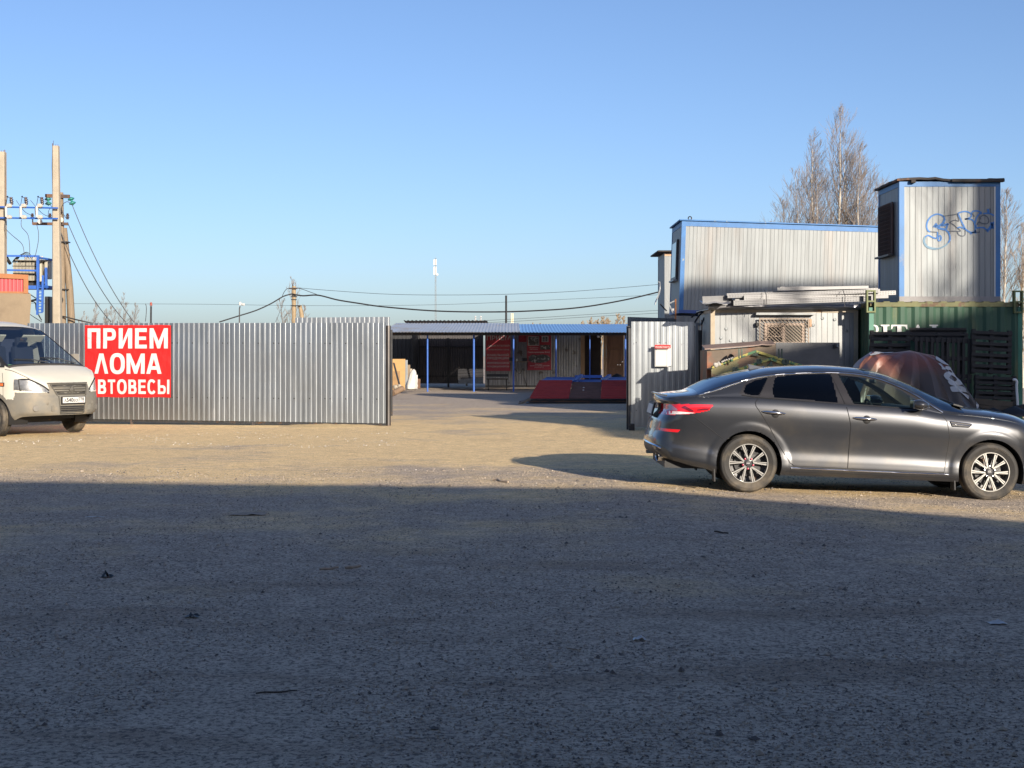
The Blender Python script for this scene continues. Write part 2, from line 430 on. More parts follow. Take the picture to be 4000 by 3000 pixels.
for i in range(700):      # strip of pale chips by the van and fence
    x = -10 + 8*rnd.random(); y = 24 + 4.5*rnd.random() + 0.5*mnoise.noise(Vector((x, 0, 4)))
    if mnoise.noise(Vector((x*0.8, y*0.8, 2))) < 0.05: continue
    stone(sets_['pale'], x, y, 0.006+0.012*rnd.random()**2, rnd)
for i in range(110):       # two small scatters of white crumbs in the near shade
    px, py = rnd.choice([(1960,2345),(2200,2300)]); g = 0.07
    c = W(px, py, (py-YH)/H); stone(sets_['pale'], c.x+rnd.gauss(0, 0.14), c.y+rnd.gauss(0, 0.16), 0.0035+0.006*rnd.random(), rnd)
for k, cl, lb in (('earth', (0.38,0.31,0.235), 'small earth coloured stones strewn over the near yard'),
                  ('dark', (0.12,0.105,0.095), 'small dark cinders strewn over the near yard'),
                  ('pale', (0.55,0.50,0.43), 'pale chips strewn over the yard and by the van')):
    tag(sets_[k].build('gravel', mat('stone_'+k, cl, rough=0.9, var=0.3, vs=30), org=(0,0,0)), lb, 'gravel', kind='stuff')

# litter one can pick up
def litter_stick(name, label, cat, p0, p1, r, m, bend=0.05, ang=0.0):
    a = W(*p0, (p0[1]-YH)/H); b = W(*p1, (p1[1]-YH)/H); a.z = gz(a.x, a.y)+relief(a.x, a.y)+r*0.9; b.z = gz(b.x, b.y)+relief(b.x, b.y)+r*0.9
    d = (b-a); n = Vector((-d.y, d.x, 0))
    pts = [a + d*t + n*bend*math.sin(t*7+ang)*(1-t) + Vector((0,0,0.3*r*math.sin(t*9))) for t in [i/8 for i in range(9)]]
    tag(MB().tube(pts, [r*(1-0.5*abs(i/8-0.4)) for i in range(9)], 6).build(name, m, smooth=50), label, cat)
wm = mat('twig_dark', (0.06,0.045,0.035), rough=0.9); wl = mat('wood_splinter', (0.34,0.27,0.20), rough=0.9, var=0.3, vs=20)
litter_stick('twig', 'long thin dark twig lying in the near shade, lower left', 'twig', (1000,2712), (1160,2697), 0.004, wm)
litter_stick('wood_splinter', 'flat pale wood splinter, left one of a pair in the shade', 'splinter', (1250,2230), (1322,2222), 0.010, wl)
litter_stick('wood_splinter', 'flat pale wood splinter, right one of a pair in the shade', 'splinter', (1350,2223), (1408,2212), 0.013, wl, -0.04)
litter_stick('twig', 'short pale stick on the lit ground right of the shadow edge', 'twig', (1925,1878), (1985,1888), 0.016, wl, 0.08)
litter_stick('twig', 'small dark twig just below the shadow edge near the middle', 'twig', (2790,2072), (2845,2078), 0.008, wm, 0.05)
litter_stick('twig', 'short bent twig in the middle of the near shade', 'twig', (2215,2533), (2270,2537), 0.004, wl, 0.1)
def scrap(name, label, cat, px, py, w, d, m, hgt=0.02, seed=1):
    c = W(px, py, (py-YH)/H); z = gz(c.x, c.y)+relief(c.x, c.y); rows = []
    for j in range(7):
        rows.append([(c.x+(i/6-0.5)*w*(1+0.2*mnoise.noise(Vector((j, seed, 0)))), c.y+(j/6-0.5)*d, z+0.006+hgt*max(0, 0.35+mnoise.noise(Vector((i*0.6, j*0.6, seed*3.3)))) * math.sin(math.pi*min(1, max(0, i/6))) ) for i in range(7)])
    tag(MB().grid(rows).build(name, m, smooth=40), label, cat)
scrap('clod', 'dark clod of earth standing up in the shade at left', 'clod', 418, 2256, 0.08, 0.08, M['black'], 0.05, 2)
scrap('cardboard_scrap', 'flattened tan scrap in the shade left of the middle', 'scrap', 970, 2010, 0.34, 0.22, wl, 0.02, 4)
scrap('paper_scrap', 'small white paper scrap near the right edge in shade', 'scrap', 3895, 2424, 0.10, 0.07, M['white_print'], 0.02, 5)
scrap('paper_scrap', 'tiny white paper scrap below the middle right in shade', 'scrap', 2498, 2500, 0.07, 0.05, M['white_print'], 0.03, 6)
scrap('foil_scrap', 'crumpled dark foil scrap in the shade at lower left', 'scrap', 750, 2414, 0.08, 0.06, M['dark_steel'], 0.025, 7)
scrap('paper_scrap', 'thin white strip lying in shade at far left', 'scrap', 370, 2022, 0.18, 0.03, M['white_print'], 0.01, 8)

# ------------------------------------------------------------------ the unseen buildings behind the photographer whose shadows cross the yard
def unseen_block(name, label, prof, y0, y1, m, roofm, win=()):
    xs_ = [p[0] for p in prof]; x0, x1 = min(xs_), max(xs_)
    t = thing(name, label, 'building', ((x0+x1)/2, (y0+y1)/2, 0))
    sh = (y1-y0)*SUN_DIR.x/-SUN_DIR.y          # plan skewed along the sun's azimuth so the front edge shapes the shadow
    P0 = [(x0, -0.2)] + prof + [(x1, -0.2)]; n = len(P0)
    MB().add([(x, y1, z) for x, z in P0]+[(x+sh, y0, z) for x, z in P0], [tuple(range(n)), tuple(range(2*n-1, n-1, -1))]+[(i, n+i, n+(i+1)%n, (i+1)%n) for i in range(n)]).build('wall', m, t)
    mb = MB()
    for a, b in zip(prof[:-1], prof[1:]):
        if b[0]-a[0] < 0.05: continue
        mb.add([(a[0]+sh, y0-0.2, a[1]+0.006), (b[0]+sh, y0-0.2, b[1]+0.006), (b[0], y1-0.02, b[1]+0.006), (a[0], y1-0.02, a[1]+0.006)], [(0,1,2,3)])
    mb.build('roof', roofm, t)
    for wx, wz, ww, wh in win:
        f = MB().box((wx, y1-0.02, wz), (wx+ww, y1+0.05, wz+wh)).build('window', M['white_paint'], t)
        MB().box((wx+0.07, y1+0.03, wz+0.07), (wx+ww-0.07, y1+0.056, wz+wh-0.07)).build('pane', mat('pane', (0.03,0.04,0.05), rough=0.05), f)
    return t
unseen_wallm = mat('unseen_plaster_wall', (0.42,0.36,0.28), rough=0.85, var=0.15, vs=1.5, bump=0.01, bs=20)
roofm = mat('roof_felt', (0.08,0.08,0.085), rough=0.9, var=0.2)
unseen_block('unseen_warehouse', 'long low plastered unseen building behind the photographer shading the near yard',
    [(-9, 6.1), (3.35, 6.06), (6.44, 5.94), (10.7, 5.76), (12.25, 5.24), (13.2, 4.97), (15.9, 4.8)], -14, -2.2, unseen_wallm, roofm,
    [(-7+3.6*i, 2.2, 1.6, 1.5) for i in range(6)])
unseen_block('unseen_hangar', 'tall gabled unseen building behind the photographer with a made-up tower added for its shadow',
    [(16.35, 9.1), (18.0, 10.2), (19.4, 10.75), (22.0, 11.2), (24.3, 11.85), (24.97, 12.2), (24.98, 14.9), (24.4, 15.0), (24.41, 15.7), (24.95, 16.2), (31.0, 16.2), (31.01, 11.5), (36, 9.1)], -22, -2.2, unseen_wallm, roofm,  # unseen tower and overhang are added, shaped to shade the tilted cabin's foot
    [(18+3.4*i, 3.0, 1.8, 2.0) for i in range(5)])
# ------------------------------------------------------------------ long sliding gate on the left
A = W(108, 1635, 174); B = W(1507, 1655, 179.5)
gate = thing('sliding_gate', 'long galvanised profiled sheet gate carrying the red banner', 'gate', (A+B)/2*1)
def on_gate(t, z, off=0.0):
    p = A.lerp(B, t); d = (B-A); n = Vector((d.y, -d.x, 0)).normalized()
    return Vector((p.x, p.y, z)) + n*off
GL = math.hypot(B.x-A.x, B.y-A.y); PITCH = 0.1155; SHW = PITCH*10
ns = int(GL/SHW)+1
for i in range(ns):
    t0 = i*SHW/GL; t1 = min(1, (i+1)*SHW/GL)
    if t1-t0 < 0.01: continue
    a = on_gate(t0, 0); b = on_gate(t1, 0)
    zb = [0.135-0.075*t for t in (t0, t1)]; zt = [2.262-0.012*t for t in (t0, t1)]
    MB().corr((a.x,a.y), (b.x,b.y), tuple(zb), tuple(zt), PITCH, 0.008, (0.44,0.09,0.38,0.09), rows=10, warp=0.010, seed=i*1.3, bend=0.5).build('sheet', M['zinc'], gate)
for z in (0.30, 1.05, 1.83, 2.16):
    MB().bar(on_gate(0, z, -0.045), on_gate(1, z-0.03, -0.045), 0.06, 0.06).build('rail', M['dark_steel'], gate)
MB().bar(on_gate(0, 0.10, -0.05), on_gate(1, 0.05, -0.05), 0.06, 0.07).build('rail', M['dark_steel'], gate)
for k in range(40):
    for z in (1.83, 0.62):
        j = [0, 3, 6, 9][k % 4] + 10*(k//4)
        t = (j+0.2)*PITCH/GL
        if t < 0.985 and not (0.14 < t < 0.48 and z == 1.83 and 0): 
            if 188 < 108 + t*1400 < 378 and True: continue
            c = on_gate(t, z-0.03*t, 0.014); MB().lathe([(0,0.009),(0.009,0.008),(0.011,0.002),(0.014,0.001),(0.014,0)], c, (0.02,-1,0), 8).build('screw', M['screw'], gate)
for px, pz in ((522, 1661), (998, 1664)):
    t = (px-108)/1399; p = on_gate(t, 0, -0.05)
    MB().box((p.x-0.03, p.y-0.03, -0.05), (p.x+0.03, p.y+0.03, 0.16)).build('foot', M['rust'], gate)
p = W(1517, 1640, 179); MB().tube([(p.x, p.y, -0.05), (p.x, p.y, 2.19)], 0.055, 16).build('post', M['pipe_steel'], gate, smooth=40)
p = W(1530, 1640, 176); MB().bar((p.x, p.y, 0.2), (p.x, p.y, 2.11), 0.035, 0.06).build('guide_post', M['dark_steel'], gate)
# tall fence standing behind it
a = W(1153, 1241, 162); b = W(1523, 1238, 162)
fb = thing('profiled_fence', 'taller galvanised fence showing above the right end of the long gate', 'fence', (a.x/2+b.x/2, a.y, 0))
MB().corr((a.x,a.y), (b.x,b.y), 0.0, (2.45, 2.47), 0.1155, 0.008, (0.44,0.09,0.38,0.09), rows=4, warp=0.006, seed=30, bend=0.5).build('sheet', M['zinc'], fb)
MB().bar((a.x,a.y+0.05,2.2), (b.x,b.y+0.05,2.2), 0.05, 0.05).build('rail', M['dark_steel'], fb)
for u in (0.03, 0.5, 0.97): MB().bar((a.x+(b.x-a.x)*u,a.y+0.12,-0.1), (a.x+(b.x-a.x)*u,a.y+0.12,2.4), 0.06, 0.06).build('post', M['dark_steel'], fb)

# red banner
red = mat('banner_red', (0.56,0.011,0.011), rough=0.6, var=0.10, vs=2, spec=0.3, bump=0.03, bs=3.0, col2=(0.46,0.022,0.016), c2s=1.2, lo=0.55, hi=0.8)
def on_ban(px, py, off):
    t = (px-108)/1399; z = H+(YH-py)/176.3; p = on_gate(t, z, off)
    wv = 0.022*mnoise.noise(Vector((px*0.010, py*0.010, 5)))+0.014*mnoise.noise(Vector((px*0.02-py*0.03, 0, 8)))
    return p + Vector((0, -wv, 0))
X0, X1, Y0, Y1 = 341, 680, 1270, 1552
ban = thing('banner', 'red banner on the long gate with three lines of big white lettering', 'banner', on_gate(0.29, 0.6, 0.03))
rows = [[on_ban(X0+(X1-X0)*i/40, Y0+(Y1-Y0)*j/34+ (3*math.sin(i*0.5) if j in (0,34) else 0)*0.3, 0.040) for i in range(41)] for j in range(35)]
MB().grid(rows[::-1]).build('sheet', red, ban, smooth=60)
# heavy block letters drawn from bars and bowls in a unit box (u right, v up)
T_ = 0.30
def quad(a, b, c, d, n=6):
    return [[tuple(a[k]+(b[k]-a[k])*i/n+((d[k]+(c[k]-d[k])*i/n)-(a[k]+(b[k]-a[k])*i/n))*j/3 for k in (0,1)) for i in range(n+1)] for j in range(4)]
def bar_(x0, y0, x1, y1): return quad((x0,y0),(x1,y0),(x1,y1),(x0,y1))
def bowl(cx, cy, rx_, ry_, a0, a1, tx=T_, ty=0.19, n=28):
    rows = []
    for i in range(n+1):
        a = R(a0+(a1-a0)*i/n); c, s_ = math.cos(a), math.sin(a)
        c = math.copysign(abs(c)**0.82, c); s_ = math.copysign(abs(s_)**0.82, s_)
        rows.append([(cx+(rx_-tx*k/3)*c, cy+(ry_-ty*k/3)*s_) for k in range(4)])
    return rows
def slant(x0, x1, w0, y0=0, y1=1, w1=None): return quad((x0,y0),(x0+w0,y0),(x1+(w1 or w0),y1),(x1,y1))
def half_bowl(y0, y1, x1, ty=0.18):
    ry_ = (y1-y0)/2; xm = x1-0.42
    return [bar_(T_-0.01,y0,xm+0.01,y0+ty), bar_(T_-0.01,y1-ty,xm+0.01,y1), bowl(xm,(y0+y1)/2,x1-xm,ry_,-90,90,T_,ty)]
GL_ = {'П': [bar_(0,0,T_,1),bar_(1-T_,0,1,1),bar_(T_,0.82,1-T_,1)],
 'Р': [bar_(0,0,T_,1)]+half_bowl(0.40,1,1.0), 'В': [bar_(0,0,T_,1)]+half_bowl(0,0.56,1.0,0.17)+half_bowl(0.44,1,0.95,0.17),
 'И': [bar_(0,0,T_,1),bar_(1-T_,0,1,1),quad((T_,0.0),(T_+0.0,0.33),(1-T_,1.0),(1-T_,0.67))],
 'Е': [bar_(0,0,T_+.02,1),bar_(T_,0,1,0.185),bar_(T_,0.815,1,1),bar_(T_,0.42,0.94,0.59)],
 'М': [bar_(0,0,0.21,1),bar_(0.79,0,1,1),quad((0.21,1.0),(0.21,0.62),(0.42,0.0),(0.5,0.36)),quad((0.79,0.62),(0.79,1.0),(0.5,0.36),(0.58,0.0)),quad((0.42,0),(0.58,0),(0.5,0.36),(0.5,0.36))],
 'Λ': [slant(0,0.345,0.25),quad((0.75,0),(1,0),(0.655,1),(0.405,1)),quad((0.345,1),(0.655,1),(0.56,0.72),(0.44,0.72))],
 'О': [bowl(0.5,0.5,0.5,0.52,0,360,0.26,0.18,48)], 'С': [bowl(0.5,0.5,0.5,0.52,38,322,0.26,0.18,40)],
 'А': [slant(0,0.34,0.25),quad((0.75,0),(1,0),(0.66,1),(0.41,1)),quad((0.34,1),(0.66,1),(0.56,0.72),(0.44,0.72)),quad((0.2,0.20),(0.8,0.20),(0.74,0.37),(0.26,0.37))],
 'Т': [bar_(0.36,0,0.64,1),bar_(0,0.82,0.36,1),bar_(0.64,0.82,1,1)],
 'Ы': [bar_(0,0,0.20,1),bar_(0.80,0,1,1)]+[[(tuple((p[0]*0.66, p[1]))) for p in r] for g in half_bowl(0,0.60,1.0,0.18) for r in [g[i] for i in range(len(g))]] if 0 else [bar_(0,0,0.2,1),bar_(0.80,0,1,1),bar_(0.19,0,0.42,0.17),bar_(0.19,0.43,0.42,0.60),bowl(0.42,0.30,0.27,0.30,-90,90,0.19,0.17)]}
WD_ = {'П':1.0,'Р':1.0,'И':1.05,'Е':0.92,'М':1.42,'Λ':1.08,'О':1.18,'А':1.18,'В':1.0,'Т':0.92,'С':1.05,'Ы':1.42}
for body, bx, by, bw, bh in (('ПРИЕМ', 352, 1361, 317, 79), ('ΛОМА', 379, 1460, 265, 79), ('АВТОВЕСЫ', 348, 1539, 327, 56)):
    gap = 0.22 if body != 'ΛОМА' else 0.13; tot = sum(WD_[c] for c in body)+gap*(len(body)-1); x = bx; k = bw/tot
    for ch in body:
        mb = MB()
        for li, g in enumerate(GL_[ch]): mb.grid([[on_ban(x+p[0]*WD_[ch]*k, by-p[1]*bh, 0.045+0.0006*li) for p in r] for r in g])
        mb.build('letter', M['banner_white'], ban); x += (WD_[ch]+gap)*k
for px in [346+i*82.5 for i in range(5)]:
    for py in (1274, 1548):
        MB().lathe([(0,0.006),(0.012,0.005),(0.014,0)], on_ban(px, py, 0.03), (0,-1,0), 10).build('eyelet', M['zinc_light'], ban)
for px, py in ((346,1365),(676,1365),(677,1458)):
    MB().lathe([(0,0.006),(0.012,0.005),(0.014,0)], on_ban(px, py, 0.03), (0,-1,0), 10).build('eyelet', M['zinc_light'], ban)
MB().lathe([(0,0.008),(0.022,0.006),(0.024,0)], on_ban(349, 1408, 0.032), (0,-1,0), 12).build('warning_sticker', mat('sticker_yellow', (0.75,0.5,0.03)), ban)

# ------------------------------------------------------------------ right gate leaf with its notice board
A2 = W(2466, 1674, 190); B2 = W(2712, 1676, 190)
leaf = thing('gate_leaf', 'narrow pale grey profiled gate leaf with a white notice board', 'gate', (A2.x/2+B2.x/2, A2.y, 0))
MB().corr((A2.x,A2.y), (B2.x,B2.y), 0.06, (2.235, 2.23), 0.1215, 0.008, (0.44,0.09,0.38,0.09), rows=10, warp=0.006, seed=77, bend=0.5).build('sheet', M['zinc'], leaf)
for z in (0.4, 1.9): MB().bar((A2.x,A2.y+0.05,z), (B2.x,B2.y+0.05,z), 0.06, 0.06).build('rail', M['dark_steel'], leaf)
p = W(2452, 1675, 188); MB().box((p.x-0.022, p.y, -0.1), (p.x+0.05, p.y+0.08, 2.15)).build('post', M['dark_steel'], leaf)
p = W(2457, 1675, 191); MB().box((p.x-0.01, p.y, 0.1), (p.x+0.035, p.y+0.03, 2.1)).build('guide_post', M['dark_steel'], leaf)
MB().cbox((A2.x, A2.y-0.06, 0.06), (0.12,0.12,0.16), bev=0.02).build('foot', M['black'], leaf)
for px, py in ((2485,1338),(2577,1338),(2601,1339),(2673,1340),(2485,1603)):
    c = W(px, py, 190.6); MB().lathe([(0,0.008),(0.008,0.006),(0.010,0)], c, (0,-1,0), 8).build('screw', M['screw'], leaf)
nb = thing('notice_board', 'white notice board with a red header on the narrow gate leaf', 'notice', W(2590, 1432, 191))
a = W(2558, 1432, 190.9); b = W(2622, 1347, 190.9)
MB().cbox(((a.x+b.x)/2, a.y, (a.z+b.z)/2), (b.x-a.x, 0.012, b.z-a.z), bev=0.003).build('board', M['white_print'], nb)
a = W(2558, 1361, 191.5); b = W(2620, 1347, 191.5)
MB().cbox(((a.x+b.x)/2, a.y, (a.z+b.z)/2), (b.x-a.x, 0.008, b.z-a.z)).build('header', red, nb)
a = W(2561, 1359, 191.8); mb = MB(); put_text(mb, 'РЕЖИМ РАБОТЫ', a.x, a.y, a.z, 56/191, 6.5/191, 0.01); mb.build('lettering', M['white_print'], nb)
a = W(2567, 1427, 191.3); b = W(2612, 1363.5, 191.3)
mb = MB(); fr = 0.006
for q in (((a.x,a.z),(b.x,a.z+fr)), ((a.x,b.z-fr),(b.x,b.z)), ((a.x,a.z+fr),(a.x+fr,b.z-fr)), ((b.x-fr,a.z+fr),(b.x,b.z-fr))):
    mb.box((q[0][0], a.y-0.002, q[0][1]), (q[1][0], a.y+0.004, q[1][1]))
mb.build('pocket_frame', mat('clear_plastic', (0.55,0.53,0.48), rough=0.2), nb)
# fence behind the leaf
a = W(2451, 1238, 128); b = W(2642, 1244, 128)
fr_ = thing('profiled_fence', 'narrow ribbed galvanised fence just above the notice board leaf', 'fence', (a.x/2+b.x/2, a.y, 0))
MB().corr((a.x,a.y), (b.x,b.y), 0.0, (2.72, 2.67), 0.068, 0.02, (0.36,0.16,0.32,0.16), rows=3, warp=0.01, seed=55).build('sheet', M['zinc_light'], fr_)
MB().bar((a.x,a.y+0.05,2.3), (b.x,b.y+0.05,2.3), 0.05, 0.05).build('rail', M['dark_steel'], fr_)

# ------------------------------------------------------------------ the yard behind: canopy, store, weighbridge
def ribbed_roof(mb, x0, x1, yf, zf, yb, zb, pitch=0.14, dep=0.016):
    st = []; t = x0; k = 0
    while t < x1:
        st.append((t, dep if k % 4 in (0,1) else 0)); t += pitch*(0.3,0.2,0.3,0.2)[k % 4]; k += 1
    st.append((x1, 0))
    # sheet pairs front and back, with a real lower skin
    for lo in (0, 0.012):
        mb.grid([[(x, yf, zf+d-lo) for x, d in st], [(x, (yf+yb)/2, (zf+zb)/2+d-lo) for x, d in st], [(x, yb, zb+d-lo) for x, d in st]])
grey_roof = mat('roof_grey', (0.50,0.50,0.49), rough=0.4, metal=0.5, var=0.15, vs=0.8, col2=(0.46,0.38,0.25), c2s=0.35, lo=0.52, hi=0.62)
blue_roof = mat('roof_blue', (0.14,0.30,0.58), rough=0.4, var=0.12, vs=1.0)
fl = W(1540, 1300, 91.5); fr2 = W(2447, 1298, 91.5)
canopy = thing('yard_canopy', 'long low canopy with blue posts and a half grey half blue ribbed roof', 'canopy', (0, fl.y+3, 0))
yb = fl.y+6.5; zf = 2.55; zb = 3.02
xm = W(2030, 1300, 91.5).x
rb = MB(); ribbed_roof(rb, W(1500,0,91.5).x, xm, fl.y-0.9, zf-0.03, yb, zb+0.05); rb.build('roof_sheet', grey_roof, canopy, smooth=30)
rb = MB(); ribbed_roof(rb, xm+0.01, 11.0, fl.y-0.9, zf-0.04, yb, zb); rb.build('roof_sheet', blue_roof, canopy, smooth=30)
MB().bar((fl.x-0.4, fl.y, zf-0.09), (10.8, fl.y, zf-0.09), 0.08, 0.12).build('beam', M['dark_steel'], canopy)
MB().bar((fl.x-0.4, yb-0.3, zb-0.12), (10.8, yb-0.3, zb-0.12), 0.08, 0.12).build('beam', M['dark_steel'], canopy)
for px, w in ((1670,7),(1851,8),(2006,7),(2172,6),(2304,4),(2443,7),(2640,7),(2860,7)):
    p = W(px, 1530, 91.5); r = w/91.5/2
    MB().tube([(p.x, p.y, -0.1), (p.x, p.y, zf-0.1)], r, 10).build('post', M['blue_paint'], canopy, smooth=50)
# rear dark fence seen under the canopy
dk = mat('dark_profile', (0.055,0.05,0.05), rough=0.5, metal=0.3, var=0.2)
a = W(1640, 0, 80); b = W(1888, 0, 80)
bk = thing('profiled_fence', 'dark profiled fence with black rails at the back of the canopy', 'fence', (a.x/2+b.x/2, a.y, 0))
MB().corr((a.x,a.y), (b.x,b.y), 0.18, 2.70, 0.115, 0.014, rows=1).build('sheet', dk, bk)
for py in (1354, 1469): 
    z = H+(YH-py)/80; MB().bar((a.x,a.y-0.06,z), (b.x,a.y-0.06,z), 0.05, 0.06).build('rail', M['black'], bk)
for px in (1752,):
    p = W(px, 0, 80); MB().bar((p.x,p.y-0.08,-0.1), (p.x,p.y-0.08,2.4), 0.10, 0.08).build('post', M['black'], bk)
a0 = W(1500, 0, 84); 
sw = thing('side_wall', 'black plank wall at the left end of the canopy', 'wall', (a0.x, a0.y, 0))
MB().corr((a0.x-1, a.y+0.05), (a.x, a.y+0.05), 0, 2.75, 0.2, 0.02, (0.8,0.03,0.14,0.03)).build('plank_face', M['black'], sw)
MB().corr((a.x-0.1, a.y), (a.x-0.1, a.y-4.2), 0, 2.6, 0.22, 0.02, (0.8,0.03,0.14,0.03), flip=-1).build('plank_end', M['black'], sw)
# store with light corrugated wall, dark doorway and brown door
store = thing('store_shed', 'store under the canopy with a light corrugated wall and brown panelled door', 'shed', (W(2200,0,82).x, W(0,0,82).y+1.5, 0))
cw = mat('old_corrugated', (0.22,0.235,0.25), rough=0.55, metal=0.3, var=0.35, vs=2.2, stretch=(3,3,.6), col2=(0.11,0.10,0.095), c2s=3.2, lo=0.58, hi=0.68)
a = W(1895, 0, 82); b = W(2268, 0, 82); zt = 2.7
MB().corr((a.x,a.y), (b.x,b.y), 0.12, zt, 0.125, 0.03, (0.2,0.3,0.2,0.3), rows=2, warp=0.03).build('wall', cw, store, smooth=80)
MB().box((a.x,a.y+0.06,-0.1), (b.x,a.y+0.5,0.14)).build('plinth', M['dark_steel'], store)
c = W(2284, 0, 82); d = W(2358, 0, 82); e = W(2447, 0, 82)
brown = mat('door_brown', (0.11,0.055,0.03), rough=0.6, var=0.3, vs=3, stretch=(4,4,.4)); frm = mat('frame_tan', (0.20,0.13,0.075), rough=0.7, var=0.2)
MB().box((b.x,a.y-0.04,0.1), (c.x,a.y+0.2,zt)).build('door_frame', frm, store)
MB().box((d.x,a.y-0.04,0.1), (d.x+0.12,a.y+0.2,zt)).build('door_frame', frm, store)
MB().box((c.x,a.y+2.0,0.1), (d.x,a.y+2.1,zt)).build('back_wall', mat('dark_inside', (0.035,0.025,0.02), rough=0.9, var=0.4, vs=2), store)
MB().box((a.x,a.y+0.1,zt), (e.x,a.y+2.2,zt+0.05)).build('ceiling', M['black'], store)
dr = MB().box((d.x+0.13,a.y,0.12), (e.x-0.12,a.y+0.06,zt-0.1)); dr = dr.build('door', brown, store)
mb = MB(); dw = (e.x-0.12)-(d.x+0.13)
for z0, z1 in ((0.25,0.95),(1.15,1.85),(1.95,2.45)):
    mb.cbox((d.x+0.13+dw/2, a.y-0.012, (z0+z1)/2), (dw*0.72, 0.03, z1-z0), bev=0.012)
mb.build('door_panel', brown, dr)
for px, py in ((2430,1413),(2412,1425),(2422,1425)):
    q = W(px, py, 82.3); MB().lathe([(0,0.06),(0.03,0.05),(0.035,0.02),(0.02,0)], q, (0,-1,0), 10).build('handle', M['chrome'], dr, smooth=50)
MB().box((e.x-0.1,a.y-0.02,0), (e.x+0.02,a.y+0.1,zt)).build('door_frame', M['blue_paint'], store)
# yard lamp on the canopy edge
q = W(2337, 1308, 91)
lp = thing('bulkhead_lamp', 'small clear lamp hanging under the blue canopy edge', 'lamp', q)
MB().lathe([(0,0),(0.05,0.0),(0.06,-0.05),(0.03,-0.08)], q+Vector((0,0,0.08)), (0,0,1), 12).build('socket', M['zinc_light'], lp, smooth=50)
MB().lathe([(0.03,0.0),(0.06,-0.05),(0.05,-0.11),(0,-0.13)], q, (0,0,1), 12).build('globe', mat('lamp_glass', (0.6,0.6,0.58), rough=0.1), lp, smooth=60)

dred = mat('banner_dark_red', (0.36,0.03,0.05), rough=0.5, var=0.12, vs=2)
def board(name, label, x0, y0, x1, y1, s, m):
    a = W(x0, y1, s); b = W(x1, y0, s)
    t = thing(name, label, 'banner', ((a.x+b.x)/2, a.y, a.z))
    rows = [[(a.x+(b.x-a.x)*i/14, a.y-0.012-0.012*mnoise.noise(Vector((i*0.5, j*0.5, x0))), a.z+(b.z-a.z)*j/14) for i in range(15)] for j in range(15)]
    MB().grid(rows).build('sheet', m, t, smooth=60); return t
gw = mat('print_grey', (0.52,0.50,0.49), rough=0.6)
b1 = board('banner', 'dark red banner listing motors and cables beside the open bay', 1898, 1305, 1994, 1449, 83.2, dred)
for body, x, y, w, h in (('ПРИЕМ',1902,1329,91,18),('ДВИГАТЕЛЕЙ',1905,1355,85,9.5),('ТРАНСФОРМАТОРОВ',1906,1369,83,6),('КАБЕЛЬНОЙ',1904,1391,83,10.5),('ПРОДУКЦИИ',1904,1405,83,10.5),('КОМПРЕССОРОВ',1904,1422,84,8),('КОНДИЦИОНЕРОВ',1904,1436,84,8)):
    q = W(x, y, 83.2); mb = MB(); put_text(mb, body, q.x, q.y-0.035, q.z, w/83.2, h/83.2, 0.012); mb.build('lettering', gw, b1)
b2 = board('banner', 'dark red banner with pictures of scrap metal on the corrugated wall', 2058, 1302, 2153, 1446, 83.2, dred)
def pic(x0, y0, x1, y1, m, nm='picture'):
    a = W(x0, y1, 83.5); b = W(x1, y0, 83.5)
    MB().box((a.x,a.y-0.03,a.z), (b.x,a.y-0.02,b.z)).build(nm, m, b2)
pm = mat('photo_dark', (0.06,0.055,0.055), rough=0.6, var=0.8, vs=6, col2=(0.3,0.29,0.28), c2s=8, lo=0.52, hi=0.62)
pic(2062,1314,2106,1350,gw,'picture_border'); 
a = W(2064,1348,84.0); b = W(2104,1316,84.0); MB().box((a.x,a.y-0.03,a.z),(b.x,a.y-0.026,b.z)).build('picture', pm, b2)
pic(2116,1313,2142,1336,gw,'picture_border')
for xa, xb in ((2119,2128),(2130,2139)):
    a = W(xa,1334,84.0); b = W(xb,1315,84.0); MB().box((a.x,a.y-0.03,a.z),(b.x,a.y-0.026,b.z)).build('picture', pm, b2)
pic(2110,1347,2149,1366,pm)
q = W(2056,1416,83.5); mb = MB(); P_ = [(2066,1392),(2080,1384),(2100,1388),(2120,1383),(2140,1388),(2150,1396),(2148,1406),(2135,1414),(2110,1418),(2080,1416),(2064,1408)]
mb.prism([(W(x,y,83.5).x, W(x,y,83.5).z) for x, y in P_][::-1], q.y-0.03, q.y-0.02); mb.build('picture', pm, b2)
for body, x, y, w, h in (('Плита категории ЗНАС',2062,1380,86,7),('ЛОМ ЦВЕТНОГО',2066,1360,36,3.5),('МЕТАЛЛА',2070,1366,30,3.5),('ПРИЕМ ЛОМА',2090,1425,28,3),('ЦВЕТНЫХ И ЧЕРНЫХ МЕТАЛЛОВ',2070,1431,76,4),('ДОРОГО',2088,1436,36,3)):
    q = W(x, y, 83.7); mb = MB(); put_text(mb, body, q.x, q.y-0.03, q.z, w/83.5, h/83.5, 0.02); mb.build('lettering', gw, b2)
b3 = board('banner', 'small faded red notice high on the corrugated wall behind a post', 2026, 1310, 2056, 1336, 83, dred)
